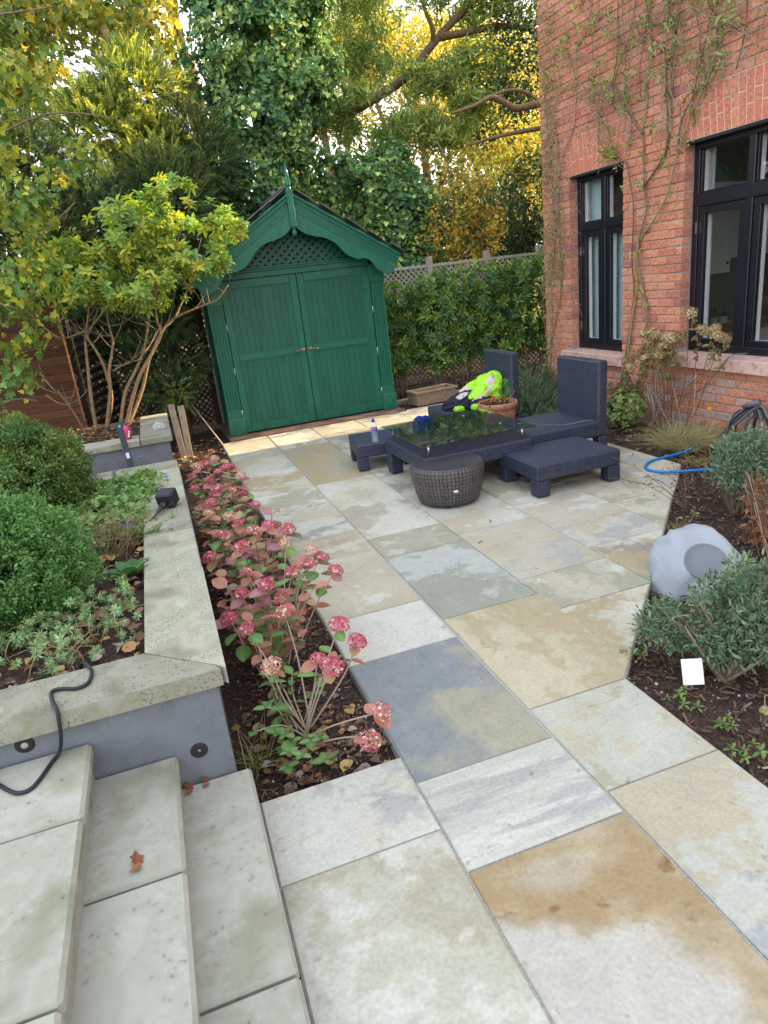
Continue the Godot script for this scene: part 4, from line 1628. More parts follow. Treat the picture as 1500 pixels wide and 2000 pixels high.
func build_small_things() -> void:
	var st: SurfaceTool
	# the jacket: a yellow body propped on the backrest, dark blue skirt and cuffs on the seat
	var j := thing("jacket", "fluorescent yellow and navy work jacket with reflective bands heaped on the far chair", "jacket", Vector3(3.25, 0.345, -6.74))
	var hv: StandardMaterial3D = mat("hi_vis_cloth", 1, 1, 1, 0.6)
	hv.vertex_color_use_as_albedo = true
	part("body", crumple(Vector3(0.17, 0.13, 0.0), Vector3(0.17, 0.17, 0.19), Basis(Vector3(0, 0, 1), -0.5), 0.26, 4, [[1, 0.55, 0.72], [0, 0.3, 0.38]]), hv, j)
	part("collar", crumple(Vector3(0.25, 0.27, -0.02), Vector3(0.06, 0.06, 0.1), Basis(Vector3(0, 0, 1), -0.3), 0.3, 9), hv, j)
	part("sleeve", crumple(Vector3(0.03, 0.13, 0.1), Vector3(0.2, 0.085, 0.1), Basis(Vector3(0, 0, 1), 0.45) * Basis(Vector3.UP, 0.2), 0.25, 12, [[1, 0.3, 0.45]]), hv, j)
	part("sleeve", crumple(Vector3(0.0, 0.15, -0.14), Vector3(0.17, 0.06, 0.08), Basis(Vector3(0, 0, 1), 0.5), 0.25, 15, [[0, 0.25, 0.75]]), hv, j)
	part("lining", crumple(Vector3(-0.12, 0.06, -0.02), Vector3(0.23, 0.085, 0.2), Basis(Vector3(0, 0, 1), 0.25), 0.28, 20), M.navy_cloth, j)
	part("lining", crumple(Vector3(-0.02, 0.05, 0.16), Vector3(0.14, 0.07, 0.1), Basis(Vector3(0, 0, 1), 0.1), 0.28, 23), M.navy_cloth, j)
	part("cuff", crumple(Vector3(-0.24, 0.025, 0.14), Vector3(0.09, 0.03, 0.05), Basis(Vector3.UP, 0.3), 0.35, 31), hv, j)
	part("cuff", crumple(Vector3(-0.1, 0.03, 0.235), Vector3(0.06, 0.035, 0.05), Basis(Vector3.UP, -0.3), 0.35, 35), hv, j)
	part("patch", crumple(Vector3(-0.17, 0.125, 0.04), Vector3(0.075, 0.02, 0.055), Basis(Vector3(0, 0, 1), 0.3) * Basis(Vector3.RIGHT, 0.3), 0.35, 37), M.reflective, j)
	# terracotta pot with cyclamen leaves and one red flower
	var p := thing("flower_pot", "terracotta pot with round green leaves and one red flower between the chairs", "pot", Vector3(3.265, 0, -6.262))
	st = nst()
	lathe(st, [Vector2(0.0, 0.0), Vector2(0.135, 0.0), Vector2(0.142, 0.01), Vector2(0.185, 0.36), Vector2(0.187, 0.385), Vector2(0.203, 0.39), Vector2(0.208, 0.44), Vector2(0.2, 0.45), Vector2(0.188, 0.445), Vector2(0.184, 0.40), Vector2(0.0, 0.4)], 40)
	part("pot", st, M.terracotta, p)
	st = nst()
	lathe(st, [Vector2(0.184, 0.405), Vector2(0.1, 0.418), Vector2(0.0, 0.42)], 20)
	part("soil", st, M.soil, p)
	for k in 9:
		var t := rr(-0.9, 1.6)
		var d := Vector3(cos(t), 0, sin(t)) * rr(0.02, 0.12) + Vector3(0.06, 0, -0.03)
		var tip := d * 1.3 + Vector3(0, rr(0.48, 0.58), 0)
		st = nst()
		tube(st, [d * 0.6 + Vector3(0, 0.41, 0), d + Vector3(0, 0.47, 0), tip], [0.004, 0.003, 0.003], 5)
		var stalk := part("stem", st, M.stem_green, p)
		st = nst()
		leaf(st, "round", Transform3D(frame_to(Vector3(d.x, 0.35, d.z).normalized() + rdir() * 0.3), tip - Vector3(d.x, 0, d.z) * 0.4), rr(0.085, 0.12), rr(0.085, 0.12), Color(0.1, 0.22, 0.09))
		part("leaf", st, M.leaf, stalk)
	var bits := []
	var bitc := []
	for k in 26:
		var d := rdir() * 0.13
		bits.append(Transform3D(frame_to(rdir() + Vector3.UP, rr(0, 6)).scaled_local(Vector3.ONE * rr(0.6, 1.1)), Vector3(d.x - 0.04, 0.435, d.z + 0.02)))
		bitc.append(Color(0.5, 0.5, 0.4).lerp(Color(1, 0.6, 0.4), rr(0, 1)))
	scatter("foliage", cluster("oval", 7, 0.045, 0.02, 0.03, Color(0.1, 0.12, 0.05), Color(0.25, 0.2, 0.1)), M.leaf_dull, bits, bitc, p)
	st = nst()
	for k in 6:
		var t := TAU * k / 6
		leaf(st, "round", Transform3D(frame_to(Vector3(cos(t), 0.35, sin(t) + 0.3)), Vector3(-0.11, 0.52, 0.12)), 0.033, 0.032, Color(1, 1, 1))
	tube(st, [Vector3(-0.08, 0.41, 0.08), Vector3(-0.1, 0.47, 0.12), Vector3(-0.11, 0.52, 0.12)], [0.003], 5)
	part("flower", st, M.red_petal, p)
	# cable reel
	var r := thing("cable_reel", "round blue plastic cable reel leaning on the far chair", "reel", Vector3(2.745, 0.0, -7.12))
	var tilt := Transform3D(Basis(Vector3.UP, 0.35) * Basis(Vector3(0, 0, 1), PI / 2 - 0.16), Vector3(0, 0.128, 0))
	for s in [[0.0, -0.045], [1.0, 0.045]]:
		st = nst()
		lathe(st, [Vector2(0.0, s[1] - 0.006), Vector2(0.03, s[1] - 0.012), Vector2(0.055, s[1] - 0.004), Vector2(0.115, s[1] - 0.004), Vector2(0.125, s[1] - 0.008), Vector2(0.128, s[1]), Vector2(0.125, s[1] + 0.008), Vector2(0.115, s[1] + 0.004), Vector2(0.055, s[1] + 0.004), Vector2(0.03, s[1] + 0.012), Vector2(0.0, s[1] + 0.006)], 36, tilt)
		part("flange", st, M.blue_plastic, r)
	st = nst()
	lathe(st, [Vector2(0.0, -0.04), Vector2(0.07, -0.04), Vector2(0.075, 0.0), Vector2(0.07, 0.04), Vector2(0.0, 0.04)], 24, tilt)
	part("wound_cable", st, M.black_rubber, r)
	st = nst()
	var loop := []
	for k in 15:
		var t := lerpf(-1.3, 2.4, k / 14.0)
		loop.append(Vector3(-0.16 - 0.09 * cos(t), 0.1 + 0.11 * sin(t), 0.03 + 0.05 * cos(t)))
	tube(st, loop, [0.004], 5)
	part("loose_cable", st, M.black_rubber, r)
	# water bottle
	var b := thing("water_bottle", "clear plastic water bottle with blue sports cap on the small table", "bottle", Vector3(1.89, 0.271, -6.235))
	st = nst()
	lathe(st, [Vector2(0.0, 0.004), Vector2(0.026, 0.0), Vector2(0.032, 0.008), Vector2(0.032, 0.06), Vector2(0.029, 0.075), Vector2(0.032, 0.09), Vector2(0.0325, 0.15), Vector2(0.03, 0.165), Vector2(0.014, 0.195), Vector2(0.013, 0.205)], 24)
	part("body", st, M.clear_plastic, b)
	st = nst()
	lathe(st, [Vector2(0.0328, 0.1), Vector2(0.033, 0.102), Vector2(0.033, 0.146), Vector2(0.0325, 0.148)], 24)
	part("label", st, M.label_blue, b)
	st = nst()
	lathe(st, [Vector2(0.0332, 0.116), Vector2(0.0334, 0.117), Vector2(0.0334, 0.132), Vector2(0.0332, 0.133)], 24)
	part("label", st, M.pink_can, b)
	st = nst()
	lathe(st, [Vector2(0.0, 0.2), Vector2(0.015, 0.2), Vector2(0.016, 0.222), Vector2(0.008, 0.226), Vector2(0.008, 0.24), Vector2(0.0, 0.242)], 18)
	part("cap", st, M.blue_plastic, b)
	# clay trough by the hedge
	var tr := thing("clay_trough", "long weathered clay planting trough on the soil beside the shed", "trough", Vector3(3.78, -0.04, -9.3), "", 0.12)
	st = nst()
	for q in [[Vector3(0, 0.1, 0.14), Vector3(0.66, 0.2, 0.03)], [Vector3(0, 0.1, -0.14), Vector3(0.66, 0.2, 0.03)], [Vector3(0.315, 0.1, 0), Vector3(0.03, 0.2, 0.25)], [Vector3(-0.315, 0.1, 0), Vector3(0.03, 0.2, 0.25)]]:
		box(st, q[0], q[1], 0.008)
	part("wall", st, M.trough_clay, tr)
	st = nst()
	for q in [[Vector3(0, 0.19, 0.147), Vector3(0.7, 0.035, 0.05)], [Vector3(0, 0.19, -0.147), Vector3(0.7, 0.035, 0.05)], [Vector3(0.325, 0.19, 0), Vector3(0.05, 0.034, 0.243)], [Vector3(-0.325, 0.19, 0), Vector3(0.05, 0.034, 0.243)]]:
		box(st, q[0], q[1], 0.006)
	part("rim", st, M.trough_clay, tr)
	st = nst()
	box(st, Vector3(0, 0.09, 0), Vector3(0.6, 0.14, 0.25))
	part("soil", st, M.soil, tr)
	st = nst()
	span(st, Vector3(2.5, -0.06, -9.62), Vector3(5.0, 0.02, -9.56), 0.01)
	tag(part("timber_edging", st, M.pale_timber), "thin timber edging strip along the soil below the hedge", "edging")
	# cables and hose
	st = nst()
	tube(st, curve([Vector3(2.86, 0.47, -5.12), Vector3(3.05, 0.42, -5.2), Vector3(3.36, 0.355, -5.2), Vector3(3.64, 0.352, -5.18), Vector3(3.82, 0.24, -5.2), Vector3(3.98, 0.14, -5.4), Vector3(4.45, 0.01, -5.86), Vector3(4.72, 0.06, -5.84), Vector3(4.85, 0.31, -5.53), Vector3(4.865, 0.44, -5.18), Vector3(4.85, 0.62, -4.98), Vector3(4.88, 0.78, -4.85), Vector3(5.02, 0.79, -4.8)], 6), [0.006], 6)
	tag(part("power_cable", st, M.grey_cable), "thin grey power cable from the glass table over the near chair to the window", "cable")
	st = nst()
	tube(st, curve([Vector3(4.9, 0.02, -4.95), Vector3(4.65, 0.012, -4.9), Vector3(4.36, 0.014, -4.77), Vector3(4.13, 0.012, -4.74), Vector3(3.93, 0.013, -4.72), Vector3(3.79, 0.013, -4.62), Vector3(3.745, 0.013, -4.51), Vector3(3.81, 0.013, -4.39), Vector3(3.93, 0.013, -4.32), Vector3(4.08, 0.012, -4.25), Vector3(4.4, -0.02, -4.15)], 7), [0.012], 8)
	tag(part("garden_hose", st, M.hose_blue), "bright blue garden hose looped over the corner of the paving", "hose")
	st = nst()
	tube(st, curve([Vector3(-0.5, 0.54, -2.5), Vector3(-0.47, 0.6, -2.42), Vector3(-0.438, 0.598, -2.35), Vector3(-0.44, 0.598, -2.27), Vector3(-0.475, 0.598, -2.245), Vector3(-0.53, 0.598, -2.27), Vector3(-0.56, 0.598, -2.265), Vector3(-0.55, 0.598, -2.2), Vector3(-0.53, 0.6, -2.135), Vector3(-0.53, 0.56, -2.118), Vector3(-0.54, 0.5, -2.118), Vector3(-0.56, 0.445, -2.13), Vector3(-0.58, 0.438, -2.1), Vector3(-0.62, 0.438, -2.0), Vector3(-0.66, 0.438, -1.985), Vector3(-0.7, 0.438, -2.02), Vector3(-0.76, 0.438, -2.1)], 6), [0.0065], 7)
	tag(part("lighting_cable", st, M.black_rubber), "black lighting cable trailing over the front coping onto the top step", "cable")
	# spike spotlight lying on the coping
	var s := thing("garden_spotlight", "small black box spotlight on a spike lying on the side coping", "spotlight", Vector3(-0.1, 0.592, -4.26), "", 1.12)
	st = nst()
	box(st, Vector3(0, 0.058, 0), Vector3(0.1, 0.1, 0.11), 0.01, Basis(Vector3(0, 0, 1), 0.25))
	part("lamp_housing", st, M.black_rubber, s)
	st = nst()
	tube(st, [Vector3(-0.04, 0.045, 0), Vector3(-0.09, 0.03, 0)], [0.016, 0.02], 8)
	tube(st, [Vector3(-0.09, 0.03, 0), Vector3(-0.27, 0.006, 0.0)], [0.016, 0.003], 6)
	part("spike", st, M.black_rubber, s)
	# pink can, clear crumpled cup, black bar on the far planter
	var can := thing("drink_can", "small pink drink can standing on the far planter coping", "can", Vector3(-0.385, 0.591, -6.9))
	st = nst()
	lathe(st, [Vector2(0.0, 0.004), Vector2(0.022, 0.0), Vector2(0.03, 0.01), Vector2(0.03, 0.122), Vector2(0.024, 0.132), Vector2(0.022, 0.13), Vector2(0.0, 0.128)], 22)
	part("body", st, M.pink_can, can)
	st = nst()
	for k in 3:
		box(st, Vector3(0.004 + k * 0.006, 0.03 + k * 0.022, 0.0295), Vector3(0.016, 0.018, 0.003), 0.001, Basis(Vector3.UP, 0.2))
	part("label", st, M.pale_label, can)
	st = crumple(Vector3(0, 0.03, 0), Vector3(0.05, 0.032, 0.035), Basis(), 0.5, 51)
	var cup := part("crumpled_wrapper", st, M.clear_plastic)
	cup.position = Vector3(-0.09, 0.59, -7.16)
	tag(cup, "crumpled clear plastic wrapper on the corner of the far coping", "wrapper")
	var bar := thing("black_bar", "flat black bar with a blue label leaning on the far planter", "bar")
	st = nst()
	var a := Vector3(-0.36, 0.005, -6.08)
	var e := Vector3(-0.435, 0.79, -6.735)
	var bb := frame_to(e - a)
	box(st, (a + e) * 0.5, Vector3(0.055, (e - a).length(), 0.018), 0.004, bb)
	part("body", st, M.black_rubber, bar)
	st = nst()
	box(st, a.lerp(e, 0.64) + bb.z * 0.0095 * signf(bb.z.z), Vector3(0.03, 0.06, 0.003), 0.0, bb)
	part("label", st, M.label_teal, bar)
	st = nst()
	box(st, a.lerp(e, 0.95) + bb.z * 0.0095 * signf(bb.z.z), Vector3(0.022, 0.025, 0.003), 0.0, bb)
	part("label", st, M.label_blue, bar)
	for k in 2:
		st = nst()
		box(st, Vector3(0.09 + k * 0.09, 0.22, -8.6 + k * 0.03), Vector3(0.075, 0.8 - k * 0.06, 0.022), 0.003, Basis(Vector3.RIGHT, -0.12) * Basis(Vector3(0, 0, 1), 0.03 - 0.05 * k))
		tag(part("timber_offcut", st, M.pale_timber), ["pale timber offcut nearer the planter leaning upright", "pale timber offcut nearer the shed leaning upright"][k], "offcut", "timber offcuts behind the planter")
	st = nst()
	tube(st, [Vector3(0.62, -0.02, -8.62), Vector3(0.42, 0.35, -9.1), Vector3(0.16, 0.85, -9.7)], [0.008, 0.008, 0.006], 6)
	tag(part("garden_cane", st, M.stem_pale), "long thin cane leaning in the dark gap beside the shed", "cane")
	# the white card in the near bed
	st = nst()
	box(st, Vector3(0, 0.055, 0), Vector3(0.088, 0.115, 0.003), 0.001, Basis(Vector3.RIGHT, -0.35) * Basis(Vector3(0, 0, 1), 0.05))
	var card := part("white_card", st, M.pale_label)
	card.position = Vector3(1.935, -0.03, -2.03)
	card.rotation.y = -0.5
	tag(card, "blank white plastic card stuck in the soil under the near olive", "card")
	# rock-shaped loudspeaker
	var rock := thing("rock_speaker", "pale grey rock-shaped garden loudspeaker with a round grille beside the paving", "loudspeaker", Vector3(2.69, -0.06, -2.83))
	rock.scale = Vector3.ONE * 0.92
	rock_body(rock)
	# pipes and wires against the wall
	var pw := thing("pipe_bundle", "bundle of dark cables and taped pipe ends against the brick wall", "cables", Vector3(4.88, 0.0, -4.5))
	for k in 6:
		st = nst()
		var off := Vector3(0, 0, (k - 2.5) * 0.03)
		tube(st, curve([Vector3(0.03, -0.05, 0.12 * (k - 2)) + off, Vector3(-0.03, 0.2, 0.06 * (k - 2)) + off, Vector3(-0.03, 0.30, 0.01 * k) + off, Vector3(-0.02, 0.33 + 0.01 * k, -0.06) + off, Vector3(-0.06, 0.27 - 0.02 * k, -0.14 - 0.03 * k) + off, Vector3(-0.1, 0.05, -0.18 - 0.05 * k) + off], 5), [0.008 + 0.003 * (k % 3)], 6)
		part("cable", st, M.grey_cable if k % 2 else M.black_rubber, pw)
	st = nst()
	tube(st, [Vector3(-0.05, 0.36, -0.12), Vector3(-0.03, 0.42, 0.02)], [0.022, 0.026], 8)
	part("pipe_end", st, M.grey_cable, pw)
	st = nst()
	lathe(st, [Vector2(0, 0), Vector2(0.018, 0.003), Vector2(0.02, 0.02), Vector2(0.012, 0.026), Vector2(0, 0.028)], 14, Transform3D(Basis(Vector3.RIGHT, 1.0), Vector3(-0.12, 0.3, -0.45)))
	part("orange_cap", st, M.orange_plastic, pw)


func rock_body(rock: Node3D) -> void:
	var nz := FastNoiseLite.new()
	nz.seed = 8
	nz.frequency = 1.4
	nz.fractal_octaves = 3
	var dirg := Vector3(-0.3, 0.86, 0.62).normalized()
	var shape := func(d: Vector3) -> Vector3:
		var k := 1.0 + 0.2 * nz.get_noise_3dv(d) + 0.05 * nz.get_noise_3dv(d * 4.0)
		var p := d * Vector3(0.31, 0.40, 0.27) * k
		# flattened facets
		for f in [[dirg, 0.262, 0.97], [Vector3(0.75, 0.62, 0.2).normalized(), 0.285, 0.75], [Vector3(-0.85, 0.45, 0.1).normalized(), 0.27, 0.75], [Vector3(0.1, 1, -0.2).normalized(), 0.34, 0.75]]:
			var over_: float = p.dot(f[0]) - f[1]
			if over_ > 0:
				p -= f[0] * over_ * f[2]
		return p
	var st := nst()
	st.set_smooth_group(0)
	var nu := 56
	var nv := 32
	for i in nu:
		for j in nv:
			var q := []
			for o in [[0, 0], [1, 0], [1, 1], [0, 1]]:
				var t: float = TAU * ((i + o[0]) % nu) / nu
				var p: float = PI * (j + o[1]) / nv
				q.append(shape.call(Vector3(sin(p) * cos(t), cos(p), sin(p) * sin(t))))
			if j == 0:
				q = [q[0], q[2], q[3]]
			elif j == nv - 1:
				q = [q[0], q[1], q[2]]
			face(st, q, q[0] + q[1] + q[2])
	part("shell", st, M.fake_rock, rock)
	st = nst()
	var c: Vector3 = dirg * 0.264
	lathe(st, [Vector2(0.128, -0.03), Vector2(0.124, 0.006), Vector2(0.116, 0.008), Vector2(0.112, 0.003), Vector2(0.06, 0.007), Vector2(0.0, 0.009)], 40, Transform3D(frame_to(dirg), c + Vector3(0.0, 0.0, 0.0)))
	part("grille", st, M.grille, rock)


# ---------------------------------------------------------------- hydrangeas
func flower_head(r: float, a: Color, b: Color, c: Color) -> ArrayMesh:
	var st := nst()
	st.set_smooth_group(-1)
	for i in 72:
		var t := i * 2.39996
		var y := 1.0 - 1.5 * (i + 0.5) / 72
		var s := sqrt(maxf(0.0, 1 - y * y))
		var d := Vector3(cos(t) * s, y * 0.8, sin(t) * s) * rr(0.85, 1.1)
		var nb := frame_to(d + rdir() * 0.4, rr(0, TAU))
		var k := rng.randf()
		var col := a.lerp(b, rng.randf()) if k < 0.78 else c
		st.set_color(shade(col, rr(0.75, 1.2)))
		var o := d * r
		var w := r * 0.2
		for p in 4:
			var q := TAU * p / 4
			var q2 := TAU * (p + 0.5) / 4
			var q3 := TAU * (p + 1) / 4
			for v in [[o, o + nb * Vector3(cos(q) * w * 0.7, w * 0.1, sin(q) * w * 0.7), o + nb * Vector3(cos(q2) * w * 1.25, w * 0.35, sin(q2) * w * 1.25)], [o, o + nb * Vector3(cos(q2) * w * 1.25, w * 0.35, sin(q2) * w * 1.25), o + nb * Vector3(cos(q3) * w * 0.7, w * 0.1, sin(q3) * w * 0.7)]]:
				for x in v:
					st.add_vertex(x)
	return done(st)


func two_tone_leaf(edge: Color, mid: Color) -> ArrayMesh:
	# broad pointed leaf with a folded midrib, its margin another colour than its middle
	var st := nst()
	st.set_smooth_group(-1)
	var w := [0.0, 0.36, 0.5, 0.46, 0.28, 0.0]
	var y := [0.0, 0.16, 0.38, 0.62, 0.84, 1.0]
	for s in [-1.0, 1.0]:
		for i in 5:
			var z0: float = -0.10 * y[i] * y[i] * 1.6
			var z1: float = -0.10 * y[i + 1] * y[i + 1] * 1.6
			var m0 := Vector3(0, y[i], z0 - 0.05)
			var m1 := Vector3(0, y[i + 1], z1 - 0.05)
			var e0 := Vector3(s * w[i], y[i], z0 + 0.04 * w[i] * 2)
			var e1 := Vector3(s * w[i + 1], y[i + 1], z1 + 0.04 * w[i + 1] * 2)
			for tri in [[m0, e0, e1], [m0, e1, m1]]:
				for v in tri:
					st.set_color(edge if absf(v.x) > 0.05 else mid)
					st.add_vertex(v)
	st.set_color(Color.WHITE)
	return done(st)


func build_hydrangeas() -> void:
	var heads := []
	var crim := Color(0.52, 0.08, 0.15)
	var pink := Color(0.62, 0.22, 0.26)
	var cream := Color(0.7, 0.55, 0.4)
	var dull := Color(0.45, 0.16, 0.15)
	for q in [[crim, pink, cream], [crim, pink, pink], [dull, pink, cream], [pink, cream, cream], [dull, crim, Color(0.3, 0.25, 0.1)], [cream, Color(0.5, 0.36, 0.2), pink]]:
		heads.append(flower_head(0.052, q[0], q[1], q[2]))
	var leaves := []
	for q in [[Color(0.46, 0.13, 0.12), Color(0.3, 0.26, 0.11)], [Color(0.58, 0.2, 0.17), Color(0.44, 0.24, 0.15)], [Color(0.14, 0.28, 0.08), Color(0.24, 0.42, 0.13)], [Color(0.26, 0.1, 0.1), Color(0.13, 0.25, 0.08)], [Color(0.5, 0.24, 0.17), Color(0.36, 0.34, 0.14)], [Color(0.42, 0.16, 0.2), Color(0.44, 0.24, 0.25)], [Color(0.11, 0.23, 0.08), Color(0.2, 0.36, 0.11)]]:
		leaves.append(two_tone_leaf(q[0], q[1]))
	var bases := [Vector3(0.27, -0.04, -2.52), Vector3(0.26, -0.04, -3.1), Vector3(0.28, -0.04, -3.72), Vector3(0.26, -0.04, -4.32), Vector3(0.27, -0.04, -4.95), Vector3(0.25, -0.04, -5.5)]
	var tops := [
		[[0.13, 0.45, -2.65], [0.18, 0.45, -2.3], [0.5, 0.45, -2.48], [0.39, 0.45, -2.18], [0.5, 0.36, -1.95], [0.43, 0.3, -1.9], [0.54, 0.42, -2.36], [0.30, 0.5, -2.62], [0.36, 0.43, -2.30]],
		[[0.32, 0.48, -2.8], [0.16, 0.45, -3.02], [0.61, 0.45, -3.24], [0.64, 0.44, -3.06], [0.56, 0.52, -3.2], [0.28, 0.5, -2.95], [0.42, 0.5, -3.02], [0.08, 0.4, -2.9], [0.22, 0.45, -3.28], [0.45, 0.55, -3.3], [0.52, 0.48, -3.12]],
		[[0.23, 0.5, -3.39], [0.14, 0.45, -3.8], [0.47, 0.45, -3.76], [0.32, 0.52, -3.55], [0.40, 0.55, -3.5], [0.06, 0.42, -3.55], [0.28, 0.45, -3.95], [0.5, 0.5, -3.5], [0.18, 0.5, -3.6]],
		[[0.42, 0.45, -4.23], [0.31, 0.5, -4.5], [0.16, 0.52, -4.25], [0.22, 0.55, -4.45], [0.08, 0.45, -4.4], [0.38, 0.45, -4.4], [0.24, 0.45, -4.1], [0.12, 0.5, -4.1]],
		[[0.31, 0.47, -4.75], [0.42, 0.5, -4.85], [0.2, 0.5, -4.9], [0.08, 0.45, -4.95], [0.28, 0.5, -5.1], [0.15, 0.55, -5.15], [0.4, 0.42, -4.65], [0.22, 0.45, -4.7]],
		[[0.09, 0.45, -5.3], [0.2, 0.5, -5.45], [0.3, 0.5, -5.55], [0.14, 0.45, -5.65], [0.36, 0.45, -5.4], [0.26, 0.42, -5.75], [0.42, 0.4, -5.6]]]
	var says := ["nearest pink hydrangea with bare pale stems at the end of the narrow bed", "pink hydrangea second from the near end, tall heads leaning over the paving", "third pink hydrangea from the near end, beside the speckled coping joint", "fourth pink hydrangea from the near end, opposite the black spotlight", "fifth pink hydrangea from the near end of the narrow bed", "farthest pink hydrangea of the narrow bed, nearest the green shed"]
	for k in bases.size():
		var h := thing("hydrangea", says[k], "hydrangea", bases[k], "hydrangeas along the narrow bed")
		var low: Array = tops[k]
		for i in low.size() + (17 if k > 0 else 7):
			var headed: bool = i < low.size()
			var tip: Vector3
			if headed:
				tip = Vector3(low[i][0], low[i][1] + (0.05 if k > 1 else 0.0), low[i][2]) - bases[k]
			else:
				tip = Vector3(rr(-0.2, 0.22), rr(0.25, 0.56) if k > 0 else rr(0.16, 0.36), rr(-0.32, 0.3))
			var root := Vector3(tip.x * 0.15, 0, tip.z * 0.15) + Vector3(rr(-0.05, 0.05), 0, rr(-0.05, 0.05))
			var midp := root.lerp(tip, 0.5) + Vector3(rr(-0.03, 0.03), 0.04, rr(-0.03, 0.03)) + Vector3(tip.x, 0, tip.z) * 0.08
			var path := curve([root, midp, tip], 5)
			var st := nst()
			tube(st, path, taper(path.size(), 0.0046, 0.0024), 5, false)
			var stem := part("stem", st, M.stem_pale if k < 2 else M.stem_purple, h)
			if headed:
				var s := rr(0.52, 0.85)
				var fm: int = rng.randi() % 6 if rc_() < 0.75 else 0
				inst("flower_head", heads[fm], M.petal, h, Transform3D(frame_to(tip - midp + Vector3.UP * 0.2, rr(0, 6)).scaled_local(Vector3(s, s * rr(0.75, 0.95), s)), tip))
			# opposite leaf pairs below the tip
			var pairs := (2 if k == 0 else 3) if headed else 4
			for p in pairs:
				if k == 0 and headed and p == 1 and rc_() < 0.5:
					continue
				var at: Vector3 = path[path.size() - 1 - p * 2 - (1 if headed else 0)]
				var t0 := rr(0, PI)
				for s in 2:
					var t := t0 + PI * s + rr(-0.3, 0.3)
					var d := Vector3(cos(t), (0.45 if p == 0 and not headed else 0.05) + rr(-0.35, 0.25), sin(t)).normalized()
					var b := frame_to(d)
					if b.z.y < 0:
						b = b * Basis(Vector3.UP, PI)
					b = b * Basis(Vector3.UP, rr(-0.4, 0.4))
					var l := rr(0.06, 0.105) * (1.0 if headed else rr(0.7, 1.0)) * (0.8 if k == 0 else 1.0)
					var which: int = [0, 1, 2, 3, 4, 5, 6, 1][rng.randi() % 8]
					if k == 0 and tip.y < 0.3:
						which = [2, 6, 3][rng.randi() % 3]
					inst("leaf", leaves[which], M.leaf, h, Transform3D(b.scaled_local(Vector3(l * 0.72, l, l)), at))
	# green basal shoots of the nearest plant
	var g := thing("young_hydrangea", "low fresh green hydrangea shoots among the fallen leaves of the narrow bed", "hydrangea", Vector3(0.28, -0.03, -2.33))
	for i in 10:
		var c := Vector3(rr(-0.12, 0.2), rr(0.03, 0.14), rr(-0.06, 0.16))
		var t0 := rr(0, PI)
		for s in 4:
			var t := t0 + s * PI / 2
			var b := frame_to(Vector3(cos(t), rr(0.0, 0.5), sin(t)))
			if b.z.y < 0:
				b = b * Basis(Vector3.UP, PI)
			var l := rr(0.035, 0.06)
			inst("leaf", leaves[[2, 6, 2, 3][s]], M.leaf, g, Transform3D(b.scaled_local(Vector3(l * 0.72, l, l)), c))
	grass_tuft("grass_tuft", "thin green grass tuft growing at the end of the grey planter wall", Vector3(0.06, -0.05, -2.42), 60, 0.28, Color(0.16, 0.2, 0.06), Color(0.4, 0.32, 0.14), 0.1)


func grass_tuft(called: String, label: String, at: Vector3, n: int, l: float, c1: Color, c2: Color, spread: float) -> void:
	var st := nst()
	st.set_smooth_group(-1)
	for i in n:
		var d := rdir()
		d.y = absf(d.y) * 0.8 + 0.75
		d = d.normalized()
		var side := d.cross(rdir()).normalized() * rr(0.002, 0.004)
		var len_ := l * rr(0.5, 1.1)
		var p := Vector3(rr(-1, 1), 0, rr(-1, 1)) * spread * 0.5
		st.set_color(shade(c1.lerp(c2, rng.randf()), rr(0.7, 1.2)))
		var prev := p
		var out := Vector3(d.x, 0, d.z)
		for k in 4:
			var t := (k + 1) / 4.0
			var q := p + d * len_ * t + out * len_ * 0.55 * t * t - Vector3.UP * len_ * 0.42 * t * t
			var w0 := side * (1.0 - t * 0.8)
			for v in [prev - side * (1.2 - t), prev + side * (1.2 - t), q + w0, prev - side * (1.2 - t), q + w0, q - w0]:
				st.add_vertex(v)
			prev = q
	st.set_color(Color.WHITE)
	var g := thing(called, label, "grass", at)
	stuff(part("blades", st, M.leaf_dull, g))


func at_base(blobs: Array, base: Vector3) -> Array:
	var out := []
	for b in blobs:
		out.append([b[0] - base, b[1]])
	return out


